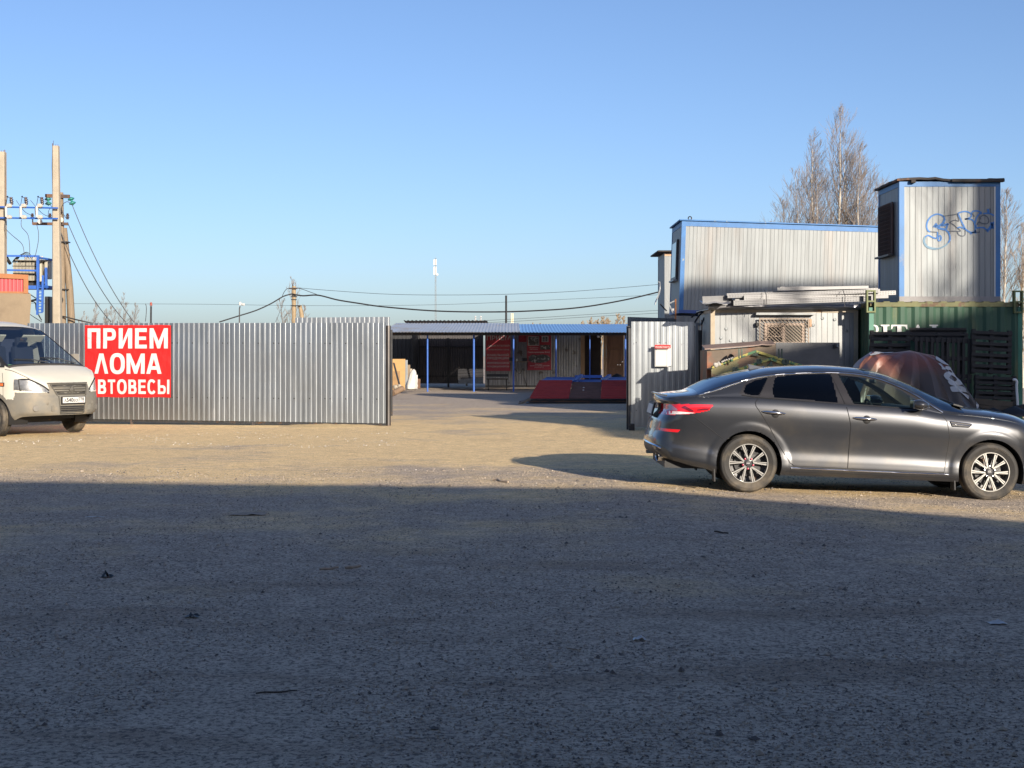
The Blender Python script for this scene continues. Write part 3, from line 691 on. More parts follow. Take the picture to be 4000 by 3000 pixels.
# shelf with dark boxes
a = W(1988, 1412, 86); b = W(2066, 1415, 86)
sh = thing('wall_shelf', 'thin pale shelf holding dark boxes in front of the corrugated wall', 'shelf', (a.x/2+b.x/2, a.y, a.z))
MB().box((a.x,a.y-0.1,a.z-0.03), (b.x,a.y+0.35,a.z)).build('board', M['wood_grey'], sh)
for px in (1993, 2060): q = W(px,1412,86); MB().bar((q.x,q.y+0.3,q.z-0.35),(q.x,q.y-0.05,q.z-0.03),0.03,0.03).build('bracket', M['dark_steel'], sh)
def crate(px0, px1, py0, py1, s, lab, m=None):
    a = W(px0, py1, s); b = W(px1, py0, s)
    t = thing('box', lab, 'box', ((a.x+b.x)/2, a.y, a.z))
    MB().cbox(((a.x+b.x)/2, a.y+0.1, (a.z+b.z)/2), (b.x-a.x, 0.25, b.z-a.z), bev=0.015).build('case', m or M['black'], t)
    MB().cbox(((a.x+b.x)/2, a.y+0.1, b.z+0.01), (b.x-a.x+0.02, 0.27, 0.02), bev=0.004).build('lid', m or M['black'], t)
crate(1989, 2004, 1398, 1411, 86, 'black box at the left end of the thin shelf')
crate(2040, 2060, 1400, 1411, 86, 'wide black box at the right end of the thin shelf')
crate(2016, 2023, 1404, 1411, 86, 'little white box on the thin shelf between two black ones', M['white_print'])
tag(MB().tube(spline([(W(2010,1440,85)), W(2030,1459,85), W(2044,1440,85), W(2050,1480,85), W(2058,1510,84.5)], 8), 0.016, 6).build('loose_cable', M['cable'], smooth=60), 'loose black cable drooping along the corrugated wall', 'cable')
# bench
q0 = W(1900, 1520, 88); q1 = W(1986, 1520, 88)
bn = thing('bench', 'dark low bench standing in front of the motor banner', 'bench', (q0.x/2+q1.x/2, q0.y, 0))
MB().cbox((q0.x/2+q1.x/2, q0.y+0.2, 0.50), (q1.x-q0.x, 0.40, 0.05), bev=0.01).build('seat', M['wood_grey'] if 0 else mat('bench_wood', (0.05,0.04,0.03), rough=0.8), bn)
MB().cbox((q0.x/2+q1.x/2, q0.y+0.42, 0.66), (q1.x-q0.x, 0.04, 0.12), bev=0.01).build('backrest', M['black'], bn)
for xx in (q0.x+0.08, q1.x-0.08):
    for yy in (0.05, 0.36): MB().bar((xx, q0.y+yy, 0), (xx, q0.y+yy, 0.48), 0.05, 0.05).build('leg', M['black'], bn)
MB().bar((q0.x-0.05, q0.y+0.05, 0.10), (q1.x, q0.y+0.05, 0.12), 0.04, 0.04).build('stretcher', M['wood_grey'], bn)
# leaning sheets by the blue post
def lean_sheet(lab, x0, y0, x1, y1, s, m, lean, pitch=0.2):
    a = W(x0, y1, s); b = W(x1, y0, s); hgt = b.z-a.z; rows = []
    for j in range(24):
        v = j/23; rows.append([(a.x+(b.x-a.x)*i, a.y+lean*v, a.z+hgt*v+(0.05*i)) for i in (0,1)])
        rows[-1] = [(p[0], p[1]-(0.02 if (j//2) % 2 else 0), p[2]) for p in rows[-1]]
    tag(MB().grid(rows).build('metal_sheet', m), lab, 'sheet')
lean_sheet('dark profiled sheet leaning at the foot of the rear fence', 1788, 1440, 1887, 1500, 86, mat('sheet_dark', (0.04,0.04,0.045), rough=0.4, metal=0.4), 0.35)
lean_sheet('shiny light profiled sheet leaning low before the dark leaning one', 1790, 1480, 1888, 1500, 88, M['zinc_light'], 0.25)
def flat_sheet(lab, px0, px1, py, s, m):
    a = W(px0, py, s); b = W(px1, py, s); tag(MB().cbox((a.x/2+b.x/2, a.y, 0.05), (b.x-a.x, 0.7, 0.03), Matrix.Rotation(0.03,3,'Y'), 0.005).build('board', m), lab, 'board')
flat_sheet('pale flat board lying on the ground before the leaning sheets', 1760, 1888, 1508, 85.5, M['zinc_light'])
# left heap: plywood, sack, slabs, junk
ply = mat('plywood', (0.37,0.22,0.08), rough=0.7, var=0.15, vs=1.2, stretch=(1,1,4))
a = W(1528, 1522, 97); b = W(1583, 1400, 97)
t = MB().cbox(((a.x+b.x)/2, a.y, (a.z+b.z)/2-0.02), (b.x-a.x, 0.04, b.z-a.z), Matrix.Rotation(R(-6),3,'X'), 0.008)
tag(t.build('plywood_sheet', ply), 'orange plywood sheet leaning beside the white sack behind the gate post', 'plywood')
a = W(1534, 1524, 99); b = W(1562, 1446, 99)
tag(MB().cbox(((a.x+b.x)/2, a.y, (a.z+b.z)/2-0.03), (b.x-a.x, 0.03, b.z-a.z), Matrix.Rotation(R(-9),3,'X'), 0.006).build('plywood_sheet', mat('plywood_worn', (0.27,0.16,0.07), rough=0.8, var=0.3, vs=3)), 'worn smaller plywood piece in front of the orange sheet', 'plywood')
tag(MB().bar(W(1538,1418,100), W(1560,1502,101), 0.06, 0.04).build('wood_bar', M['dark_steel']), 'dark bar leaning diagonally across the plywood', 'bar')
for i, (px0, px1, py0, m, lb) in enumerate(((1583,1592,1406,'zinc_light','grey upright slab just right of the plywood'),(1590,1602,1425,'wood_grey','brown plank upright behind the white sack'),(1600,1610,1440,'concrete','pale narrow upright slab behind the white sack'),(1623,1631,1464,'white_print','thin white board upright right of the sack'),(1630,1642,1480,'rust','rusty low slab at the right end of the heap'))):
    a = W(px0, 1520, 94-i*0.3); b = W(px1, py0, 94-i*0.3)
    tag(MB().cbox(((a.x+b.x)/2, a.y, (a.z+b.z)/2), (b.x-a.x, 0.06, b.z-a.z), Matrix.Rotation(R(-4),3,'X'), 0.01).build('slab', M[m]), lb, 'slab')
def sack(px0, py0, px1, py1, s, lab, m):
    a = W(px0, py1, s); b = W(px1, py0, s); rows = []
    prof = [(0.0,0.55),(0.06,0.98),(0.2,1.0),(0.4,0.82),(0.6,0.66),(0.8,0.52),(0.93,0.30),(1.0,0.05)]
    for v, w in prof:
        row = []
        for k in range(33):
            t = 2*math.pi*k/32; rr = w*(1+0.16*mnoise.noise(Vector((math.cos(t)*2.2, math.sin(t)*2.2, v*2.5)))+0.05*math.sin(9*t+6*v))
            row.append(((a.x+b.x)/2+0.09*v*0.3-0.0+rr*(b.x-a.x)/2*math.cos(t)*0.95+0.10*(v-0.5), a.y+rr*0.30*math.sin(t), a.z+(b.z-a.z)*v))
        rows.append(row)
    tag(MB().grid(rows).build('sack', m, smooth=50), lab, 'sack')
sack(1584, 1442, 1634, 1523, 96, 'crumpled white sack standing against the upright slabs', mat('sack_white', (0.5,0.48,0.44), rough=0.6, var=0.1, bump=0.02, bs=5))
for i, (px, py, r, lb) in enumerate(((1545,1512,0.10,'grey lump on the scrap heap, nearest the gate post'),(1560,1508,0.08,'small grey lump in the middle of the scrap heap'),(1570,1516,0.07,'smallest grey lump at the right of the scrap heap'))):
    c = W(px, py, 103); bm = MB(); bm.lathe([(0,-r),(r*.7,-r*.7),(r*1.1,0),(r*.8,r*.6),(0,r)], c, (0.3,0.2,1), 9); tag(bm.build('lump', M['concrete'], smooth=25), lb, 'lump')
tag(MB().tube([W(1534,1536,104), W(1572,1518,103)], 0.11, 14).build('pipe', mat('pipe_brown', (0.20,0.13,0.08), rough=0.7, var=0.3), smooth=40), 'brown pipe lying on the ground behind the gate post', 'pipe')
# weighbridge with ramps
wr = mat('ramp_red', (0.42,0.04,0.03), spec=0.15, rough=0.9, var=0.2, vs=3); wk = mat('ramp_dark', (0.16,0.075,0.05), spec=0.15, rough=0.9, var=0.3, vs=4)
bl = M['blue_paint']
wb = thing('weighbridge', 'low blue vehicle scale with red and dark ribbed sloping ramps', 'weighbridge', (W(2260,1578,122).x, W(2260,1578,122).y, 0))
yF, yT, yB = F/122, F/106, F/93
def rx(px, y): return (px-2000)/F*y
def ramp(px0f, px1f, px0t, px1t, m, zt):
    mb = MB(); rows = []; n = 44
    for j in range(n+1):
        v = j/n; y = yF+(yT-yF)*v; z = 0.16+(zt-0.16)*v + (0.03 if (j//2) % 2 else 0.0)
        xa = rx(px0f, yF)*(1-v)+rx(px0t, yT)*v; xb = rx(px1f, yF)*(1-v)+rx(px1t, yT)*v
        rows.append([(xa, y, z), (xb, y, z)])
    mb.grid(rows); return mb.build('ramp', m, wb)
ramp(2068, 2222, 2108, 2236, wr, 0.62); ramp(2223, 2345, 2237, 2350, wk, 0.55); ramp(2346, 2470, 2351, 2470, wr, 0.62)
xl, xr = rx(2055, yF), rx(2470, yF)
for i, z in enumerate((0.02, 0.07, 0.12)):
    mb = MB(); n = 20
    mb.cbox(((xl+xr)/2+0.03*i, yF+1.2, z), (xr-xl-0.1*i, 2.5, 0.028)); mb.build('sheet_stack', M['dark_steel'] if i != 1 else M['rust'], wb)
for (pa, pb, zz) in ((2112, 2246, 0.62), (2246, 2352, 0.52), (2352, 2470, 0.62)):
    xa0, xb0 = rx(pa, yT), rx(pb, yT); xa1, xb1 = rx(pa+25 if pa < 2200 else pa, yB), rx(pb, yB)
    mb = MB(); mb.add([(xa0,yT,zz),(xb0,yT,zz),(xb1,yB,zz+0.02),(xa1,yB,zz+0.02),(xa0,yT,zz-0.12),(xb0,yT,zz-0.12),(xb1,yB,zz-0.1),(xa1,yB,zz-0.1)], [(0,1,2,3),(7,6,5,4),(0,4,5,1),(1,5,6,2),(2,6,7,3),(3,7,4,0)])
    mb.build('deck', bl, wb)
for px in (2246, 2352): MB().bar((rx(px, yT), yT-0.1, 0.60), (rx(px+14, yB), yB-2.5, 0.74), 0.12, 0.10).build('kerb_rail', bl, wb)
MB().bar((rx(2246,yB), yB, 0.66), (rx(2352,yB), yB, 0.66), 0.1, 0.12).build('end_beam', bl, wb)
for px, py in ((2280,1516),(2279,1526)):
    q = W(px, py, 118); MB().cbox((q.x, q.y, q.z+0.02), (0.05,0.05,0.03)).build('reflector', M['white_print'], wb)
a = W(2030, 1578, 123); tag(MB().bar(a, W(2068,1558,122), 0.10, 0.06).build('plank', M['wood_grey']), 'short brown plank lying at the left toe of the weighbridge', 'plank')
tag(MB().bar(W(2036,1574,120)+Vector((0,0,0.03)), W(2075,1562,118), 0.14, 0.05).build('plank', mat('plank_dark', (0.10,0.07,0.05), rough=0.9)), 'dark plank lying behind the short brown one by the weighbridge', 'plank')
c = W(2410, 1478, 92); rows = []
for j in range(9):
    v = j/8; rows.append([(c.x+0.28*math.cos(t)*(1-v**2)*(1+.2*mnoise.noise(Vector((math.cos(t),v*2,1))))*1.0, c.y+0.3*math.sin(t)*(1-v**2), c.z-0.02+0.24*v) for t in [2*math.pi*k/24 for k in range(25)]])
tag(MB().grid(rows).build('rubbish_bag', M['black'], smooth=50), 'black bag slumped in front of the brown door', 'bag')
# second roof behind, chimney, mast, twin pipes
a = W(1580, 1262, 78); b = W(1905, 1262, 78)
r2 = thing('back_roof', 'dark ribbed lean-to roof rising behind the grey canopy', 'roof', (a.x/2+b.x/2, a.y+1.5, 0))
mb = MB(); ribbed_roof(mb, a.x, b.x, a.y+2.4, 3.05, a.y-0.6, 3.27, 0.2, 0.03); mb.build('roof_sheet', mat('roof_brown', (0.09,0.06,0.055), rough=0.5, var=0.2), r2)
for xx in (a.x+0.15, b.x-1.1): MB().bar((xx, a.y+1.4, 0), (xx, a.y+1.4, 3.1), 0.1, 0.1).build('post', M['wood_grey'], r2)
p = W(1977, 1156, 76); tag(MB().tube([(p.x,p.y,0),(p.x,p.y,p.z),(p.x,p.y,p.z+0.02)], [0.055,0.05,0.065], 12).build('flue_pipe', M['dark_steel'], smooth=40), 'tall thin dark flue pipe standing behind the canopy roof', 'pipe')
for px, lb in ((1997.5,'left one of two short pale pipes behind the canopy'),(2003.5,'right one of two short pale pipes behind the canopy')):
    p = W(px, 1224, 60); tag(MB().tube([(p.x,p.y,0),(p.x,p.y,p.z)], 0.042, 10).build('pipe', mat('pipe_cream', (0.62,0.55,0.38), rough=0.6), smooth=40), lb, 'pipe', 'pair of pale pipes')
s = 25; p = W(1701, 1008, s)
ms = thing('radio_mast', 'tall slender radio mast with white panel antennas far behind the canopy', 'mast', (p.x, p.y, 0))
for k in range(3):
    an = 2*math.pi*k/3; dx, dy = 0.15*math.cos(an), 0.15*math.sin(an)
    MB().tube([(p.x+dx, p.y+dy, 0), (p.x+dx*0.6, p.y+dy*0.6, p.z)], 0.035, 5).build('leg', M['zinc_light'], ms)
mb = MB()
for i in range(34):
    z = 0.5*i; k = i % 3; a0, a1 = 2*math.pi*k/3, 2*math.pi*(k+1)/3
    mb.tube([(p.x+.14*math.cos(a0), p.y+.14*math.sin(a0), z), (p.x+.14*math.cos(a1), p.y+.14*math.sin(a1), z+0.5)], 0.02, 4)
mb.build('lattice', M['zinc_light'], ms)
for py, h_ in ((1025,0.9),(1058,1.3)):
    q = W(1700, py, s); 
    for dx in (-0.16, 0.14): MB().cbox((q.x+dx, q.y-0.2, q.z), (0.2,0.14,h_), bev=0.03).build('panel_antenna', M['white_print'], ms)
q = W(1708, 1072, s); MB().lathe([(0,0.02),(0.16,0.0),(0.2,-0.1)], q, (0.3,-1,0), 14).build('dish', M['white_print'], ms)
for px, lb in ((1857,'left of two tiny white insulator stacks beyond the canopy'),(1878,'right of two tiny white insulator stacks beyond the canopy')):
    p = W(px, 1250, 40); mb = MB()
    for i in range(3): mb.lathe([(0,0),(0.14,0.02),(0.05,0.10)], (p.x, p.y, p.z-0.05+0.17*i), (0,0,1), 10)
    t = thing('insulator', lb, 'insulator', (p.x, p.y, 0), 'far insulator stacks')
    mb.build('disc_stack', M['white_print'], t); MB().tube([(p.x,p.y,0),(p.x,p.y,p.z+0.4)], 0.05, 6).build('post', M['zinc_light'], t)
# ------------------------------------------------------------------ block with red corrugated top behind the van
def E(px, py, s, dz=0): return W(px, py, s) + Vector((0,0,dz))
s = 150; b = W(120, 1147, s)
tan_ = mat('dusty_tan', (0.21,0.16,0.105), rough=0.9, var=0.12, vs=1.2, bump=0.006, bs=15, col2=(0.16,0.12,0.08), c2s=0.8, lo=0.5, hi=0.7)
kb = thing('block_shed', 'dusty tan block shed topped by red corrugated panels in an orange frame', 'shed', (b.x, b.y, 0), local=True, rot=(0,0,R(19.5)))
z0 = b.z; z1 = H+(YH-1068)/s; zr = H+(YH-1075)/s; xe = -0.06
MB().prism([(-5,-0.1),(-0.03,-0.1),(-0.02,2.55),(0.01,2.9),(0,z0),(-5,z0)], 0, 3.0).build('wall', tan_, kb)
orange = mat('rust_orange', (0.27,0.10,0.03), rough=0.7, var=0.2, vs=4)
MB().bar((-5, 0.05, z1+0.05), (xe, 0.05, zr-0.05), 0.12, 0.12).build('frame_rail', orange, kb)
MB().box((xe-0.12, -0.02, z0+0.001), (xe, 0.10, zr-0.11)).build('frame_post', orange, kb)
MB().box((-5, 0.0, z0+0.001), (xe-0.121, 0.10, z0+0.05)).build('frame_rail', orange, kb)
MB().corr((-5, 0.06), (xe-0.1, 0.06), z0+0.04, (z1, zr-0.10), 0.095, 0.018, (0.5,0.15,0.2,0.15)).build('panel', mat('panel_red', (0.42,0.02,0.03), rough=0.5, var=0.1), kb)
MB().box((xe-0.06, 0.12, z0+0.001), (xe-0.03, 2.9, zr-0.12)).build('end_panel', orange, kb)

# ------------------------------------------------------------------ electric supply: two concrete masts, transformer on a blue platform
sp = 140; YP = F/sp
def mast(name, label, pxt, pyt, pxb, w0, w1):
    t_ = W(pxt, pyt, sp); b_ = W(pxb, YH+H*sp, sp)
    t = thing(name, label, 'pole', (b_.x, b_.y, 0))
    mb = MB(); rows = []
    for z, c, w in ((-0.2, b_, w1), (t_.z, t_, w0)):
        hw, k = w/2, w*0.16
        rows.append([(c.x+x, b_.y+y, z) for x, y in ((-hw+k,-hw),(hw-k,-hw),(hw,-hw+k),(hw,hw),(-hw,hw),(-hw,-hw+k),(-hw+k,-hw))])
    mb.grid(rows); mb.v.append(Vector((t_.x, b_.y, t_.z+0.01))); k = len(mb.v)-1
    for i in range(6): mb.f.append((7+i, 7+i+1, k))
    mb.build('shaft', M['concrete'], t)
    for dx in (-0.07, 0.0, 0.06): MB().tube([(t_.x+dx, b_.y, t_.z), (t_.x+dx, b_.y, t_.z+0.05+0.1*(dx<-0.05))], 0.007, 5).build('rebar', M['rust'], t)
    return t, t_, b_
m1, t1, bb1 = mast('concrete_mast', 'tall square concrete mast right of the transformer', 218, 570, 226, 0.165, 0.26)
m2, t2, bb2 = mast('concrete_mast', 'square concrete mast cut by the left edge of the view', 5, 594, 2, 0.22, 0.29)
tag(MB().tube([W(205.5,560,sp),W(204,650,sp),W(208,900,sp),W(208,1100,sp),W(211,1262,sp)], 0.012, 5).build('earth_wire', M['rust']), 'thin brown earthing rod running up the right concrete mast', 'wire')
tag(MB().tube([W(19,585,sp),W(21,700,sp),W(20,1068,sp)], 0.013, 5).build('earth_wire', M['rust']), 'thin brown earthing rod on the mast at the left edge', 'wire')
yf = YP-0.22
def SP(px, py, dy=0.0): v = W(px, py, sp); return Vector((v.x, yf+dy, v.z))
# switch rack: two blue rails, three fuse sets
rk = thing('fuse_rack', 'blue double rail fuse rack carried between the two concrete masts', 'rack', SP(120, 855))
for y0, y1 in ((810,816),(853,857)): MB().tube([SP(-60,y0), SP(236,y1)], 0.025, 6).build('rail', M['blue_paint'], rk, smooth=50)
porc = mat('porcelain', (0.48,0.44,0.38), rough=0.25, var=0.05); brp = mat('brown_porcelain', (0.055,0.03,0.026), rough=0.2, var=0.1)
def stack(mb, c, d, rs, step, r0):
    d = Vector(d).normalized(); pr = [(0,0)]
    o = 0
    for r in rs: pr += [(r0, o), (r, o+step*0.35), (r, o+step*0.55), (r0, o+step*0.8)]; o += step
    pr += [(0, o)]
    mb.lathe(pr, c, d, 12); return mb
for px in (46, 103, 165):
    f = MB(); f.tube([SP(px-6,812,-.12), SP(px-5,852,-.12)], 0.035, 10); f = f.build('fuse', porc, rk, smooth=50)
    for py in (808, 852): MB().lathe([(0,0),(0.05,0.0),(0.062,0.05),(0.05,0.12),(0,0.13)], SP(px+3,py,-.16), (0.4,1,0), 12).build('insulator_cap', porc, rk, smooth=60)
    mb = MB(); stack(mb, SP(px+11, 803, 0), (-0.12,0,1), (0.05,0.062,0.062,0.05), 0.055, 0.03); mb.build('arrester', brp, rk, smooth=40)
    MB().lathe([(0,-0.03),(0.03,0),(0,0.035)], SP(px-6, 772), (0,0,1), 8).build('terminal', M['cable'], rk, smooth=60)
    MB().tube(spline([SP(px-6,772), SP(px-2,774), SP(px+8,782)], 4), 0.008, 5).build('jumper', M['cable'], rk)
    MB().tube([SP(px-6,774), SP(px-7,806,-.1)], 0.008, 5).build('jumper', M['cable'], rk)
# wires from rack to transformer
for i, pts in enumerate((((40,862),(38,895),(60,920),(100,955),(109,985),(109,1000)), ((99,862),(100,890),(124,920),(131,965),(131,1003)), ((158,880),(165,910),(164,950),(153,1003)))):
    tag(MB().tube(spline([SP(*p, -.1) for p in pts], 6), 0.009, 5).build('lead_wire', M['wire'], smooth=60), ('leftmost','middle','rightmost')[i]+' of three looping leads dropping from fuses to the transformer', 'wire')
for i, pts in enumerate((((62,782),(80,808),(100,830),(128,842)), ((118,782),(160,830),(190,846)), ((176,785),(195,800),(205,812)), ((135,815),(138,840),(148,842)), ((186,845),(190,820),(206,806)))):
    tag(MB().tube(spline([SP(*p, .25) for p in pts], 6), 0.008, 5).build('lead_wire', M['wire'], smooth=60), ('thin lead from the left fuse to the lower crossarm','thin lead from the middle fuse to the lower crossarm','short lead from the right fuse to the glass insulator','tiny lead between rack rail and left crossarm insulator','hooked lead beside the mast under the glass insulator')[i], 'wire')
# transformer with fins on a railed platform
so_ = 138
def TP(px, py, dy=0.0): v = W(px, py, so_); return Vector((v.x, F/so_+dy, v.z))
tw = mat('transformer_cream', (0.36,0.33,0.26), rough=0.5, var=0.12, vs=3)
tr = thing('transformer', 'cream finned oil transformer standing on the blue platform', 'transformer', TP(110, 1110))
a = TP(56, 1100); b = TP(166, 1020)
MB().cbox(((a.x+b.x)/2, a.y+0.35, (a.z+b.z)/2), (b.x-a.x-0.1, 0.55, b.z-a.z), bev=0.03).build('tank', tw, tr)
for i in range(17):
    x = a.x+0.03+(TP(148,0).x-a.x-0.03)*i/16
    MB().box((x-0.011, a.y-0.16, a.z+0.02), (x+0.011, a.y+0.08, b.z-0.05)).build('fin', tw, tr)
for z in (a.z+0.18, a.z+0.42): MB().box((a.x, a.y-0.175, z), (TP(150,0).x, a.y-0.161, z+0.02)).build('fin_bar', M['dark_steel'], tr)
MB().cbox(((a.x+b.x)/2, a.y+0.3, b.z+0.02), (b.x-a.x+0.05, 0.7, 0.04), bev=0.01).build('cover', tw, tr)
MB().cbox((TP(175,0).x, a.y+0.3, TP(0,1050).z), (0.12, 0.35, 0.55), bev=0.03).build('radiator_box', tw, tr)
MB().cbox(((a.x+b.x)/2, a.y+0.3, a.z-0.06), (b.x-a.x-0.15, 0.6, 0.08), bev=0.01).build('skid', M['dark_steel'], tr)
for px in (88, 98, 109, 120, 131, 142, 153):
    mb = MB(); stack(mb, TP(px, 1018, .25), (0,0,1), (0.04,0.045,0.035), 0.05, 0.02); mb.build('bushing', porc, tr, smooth=50)
for i in range(5):
    pts = [(100+6*i,1006),(88+3*i,996-3*i),(66+2*i,1008-2*i),(52+i,1026)]
    tag(MB().tube(spline([TP(*p, -.1+0.05*i) for p in pts], 6), 0.010, 5).build('transformer_cable', M['cable'], smooth=60), 'one of the tangled black cables looping over the transformer top', 'cable', 'tangled cables on the transformer')
tag(MB().tube(spline([TP(-10,1000,-.3), TP(2,990,-.3), TP(20,987,-.3), TP(34,996,-.3), TP(44,1016,-.3), TP(50,1032,-.2)], 6), [0.045]*31, 10).build('corrugated_duct', M['cable'], smooth=60), 'thick black corrugated duct arching left of the transformer', 'duct')
pf = thing('transformer_platform', 'blue railed steel platform with a ladder beside the right concrete mast', 'platform', TP(100, 1120))
BP = M['blue_paint']; yb0 = F/so_; 
def bar(p, q, w=0.05, nm='rail', dy0=-.45, dy1=-.45): MB().bar(TP(*p, dy0), TP(*q, dy1), w, w).build(nm, BP, pf)
bar((-30,1003),(171,1005)); bar((-30,1057),(169,1061)); bar((169,1002),(169,1129),0.07,'post'); bar((2,1003),(2,1065),0.06,'post')
bar((169,1010),(200,1014),0.05,'rail',-.45,.5); bar((200,1012),(199,1120),0.05,'post',.5,.5); bar((208,1012),(206,1120),0.05,'post',.6,.6)
bar((169,1120),(207,1122),0.07,'rail',-.45,.6); bar((-30,1124),(172,1126),0.10,'beam'); bar((-30,1120),(206,1122),0.10,'beam',.6,.6)
bar((180,1045),(181,1130),0.06,'post',0,0)
MB().box((TP(-30,0).x, yb0-.45, TP(0,1116).z-0.02), (TP(172,0).x, yb0+.6, TP(0,1116).z)).build('deck', M['dark_steel'], pf)
for dx in (172, 191): bar((dx+2,1075 if dx < 180 else 1080),(dx-1,1232 if dx < 180 else 1222),0.055,'ladder_rail',-.55,-.55)
for i in range(9): bar((173,1128+12*i),(191,1127+12*i),0.028,'rung',-.55,-.55)
a = TP(173,1262,.1); b = TP(193,1155,.1)
cb = thing('switch_cabinet', 'narrow dark switch cabinet behind the foot of the blue ladder', 'cabinet', (a.x/2+b.x/2, a.y, 0))
MB().cbox((a.x/2+b.x/2, a.y+0.1, b.z/2-0.02), (b.x-a.x, 0.35, b.z), bev=0.015).build('case', mat('cabinet_dark', (0.03,0.032,0.04), rough=0.4), cb)
MB().box((a.x+0.01, a.y-0.085, 0.4), (b.x-0.01, a.y-0.078, b.z-0.08)).build('door', M['black'], cb)
# rear timber A-pole with two crossarms
s3 = 132
def QP(px, py, dy=0.0): v = W(px, py, s3); return Vector((v.x, F/s3+dy, v.z))
ap = thing('timber_pole', 'old timber pole with slanted strut and crossarms behind the right concrete mast', 'pole', (QP(246,0).x, F/s3, 0))
MB().tube([QP(252,1600), QP(243,1100), QP(237,752)], [0.10,0.09,0.075], 10).build('pole', M['wood_grey'], ap, smooth=50)
MB().tube([QP(292,1600,.1), QP(268,1130,.1), QP(247,890,.1)], [0.125,0.105,0.08], 10).build('strut', M['wood_grey'], ap, smooth=50)
MB().bar(QP(182,766,-.1), QP(276,769,-.1), 0.08, 0.10).build('crossarm', M['rust'], ap)
MB().bar(QP(132,875,-.1), QP(270,876,-.1), 0.08, 0.08).build('crossarm', M['rust'], ap)
MB().bar(QP(132,876,-.1), QP(132,856,-.1), 0.03, 0.03).build('pin', M['dark_steel'], ap)
for py in (946, 1131): MB().cbox(QP(247,py), (0.34,0.3,0.035), bev=0.004).build('clamp', M['dark_steel'], ap)
gg = mat('green_glass', (0.03,0.20,0.17), rough=0.08, var=0.1, spec=0.8)
for px, py, d in ((191,772,(0.1,0,-1)),(279,772,(0.35,0,-1))):
    mb = MB(); stack(mb, QP(px, py, -.1), d, (0.10,0.10), 0.13, 0.03); mb.build('glass_insulator', gg, ap, smooth=40)
for px, py in ((131,858),(200,858),(268,858),(241,838)):
    mb = MB(); stack(mb, QP(px, py, -.1), (0,0,1), (0.05,0.062,0.055,0.04), 0.045, 0.03); mb.build('pin_insulator', brp, ap, smooth=40)
for px, py in ((167,872),(248,865)):
    mb = MB(); stack(mb, QP(px, py, -.3), (0.5,-1,0.1), (0.06,0.07,0.07), 0.05, 0.03); mb.build('pin_insulator', porc, ap, smooth=40)
# lines sloping away from the crossarms
for i, (p, q) in enumerate((((284,797),(522,1257)), ((268,870),(490,1257)), ((240,905),(434,1257)))):
    tag(MB().tube(sag(QP(*p,-.1), W(q[0],q[1],135), 0.28), 0.012, 5).build('power_line', M['wire']), ('upper','middle','lower')[i]+' of three lines slanting down right from the timber pole', 'wire')
tag(MB().tube(spline([QP(281,796,-.15), QP(268,790,-.15), QP(252,800,-.15), QP(247,822,-.15), QP(262,852,-.15)], 6), 0.010, 5).build('jumper_wire', M['wire'], smooth=60), 'curved jumper wire below the right green glass insulator', 'wire')
tag(MB().tube(spline([QP(206,1018,-.3), QP(225,1018,-.4), QP(236,1010,-.2), QP(243,985,-.1)], 6), 0.010, 5).build('jumper_wire', M['rust'], smooth=60), 'thin brown wire wrapped across the concrete mast above the platform', 'wire')
for i, pts in enumerate((((112,1140),(140,1160),(170,1178)), ((118,1180),(150,1172),(168,1176)), ((120,1180),(146,1183),(152,1215),(172,1252)), ((117,1222),(140,1238),(172,1258)))):
    tag(MB().tube(spline([TP(*p, -.2) for p in pts], 6), (0.014,0.03,0.016,0.010)[i], 6).build('supply_cable', M['cable'], smooth=60), ('upper black cable between shed top and ladder','thick short cable bundle left of the ladder','hanging bent cable left of the ladder','thin lowest cable left of the ladder')[i], 'cable')
tag(MB().tube(spline([QP(243,1236,-.2), QP(262,1238,-.2), QP(300,1248,-.2), QP(345,1258,-.2), QP(420,1275,0)], 6), 0.022, 6).build('supply_cable', M['cable'], smooth=60), 'thick black cable leaving the mast foot towards the fence top', 'cable')
tag(MB().tube(spline([QP(240,1156,-.2), QP(252,1168,-.2), QP(248,1186,-.2), QP(238,1196,-.2)], 6), 0.022, 6).build('supply_cable', M['cable'], smooth=60), 'short black cable loop right of the concrete mast', 'cable')

# ------------------------------------------------------------------ posts and poles above the fence
p = W(590, 1186, 120); t = thing('thin_post', 'thin dark post with a red insulator above the gate left of middle', 'post', (p.x, p.y, 0))
MB().bar((p.x-0.03,p.y,0), (p.x,p.y,p.z-0.08), 0.05, 0.05).build('shaft', M['dark_steel'], t)
mb = MB(); stack(mb, p+Vector((0,0,-0.07)), (0,0,1), (0.05,0.04), 0.06, 0.025); mb.build('insulator', mat('insulator_red', (0.35,0.08,0.05), rough=0.3), t)
p = W(938, 1185, 120); t = thing('camera_post', 'thin post with a small white camera above the gate', 'post', (p.x, p.y, 0))
MB().tube([W(935,1290,120),W(935.5,1205,120),W(938,1196,120)], 0.02, 6).build('shaft', M['dark_steel'], t)
MB().lathe([(0,-0.07),(0.04,-0.06),(0.045,0.03),(0,0.06)], p, (0,0,1), 10).build('housing', M['white_print'], t, smooth=50)
MB().lathe([(0,0),(0.04,0),(0.045,0.10),(0,0.11)], p+Vector((0.05,-0.02,-0.03)), (1,-0.4,-0.1), 10).build('lens_hood', M['white_print'], t, smooth=50)
s5 = 75
def UP(px, py, dy=0.0): v = W(px, py, s5); return Vector((v.x, F/s5+dy, v.z))
up = thing('utility_pole', 'short concrete utility pole with leaning strut behind the middle of the gate', 'pole', (UP(1147,0).x, F/s5, 0))
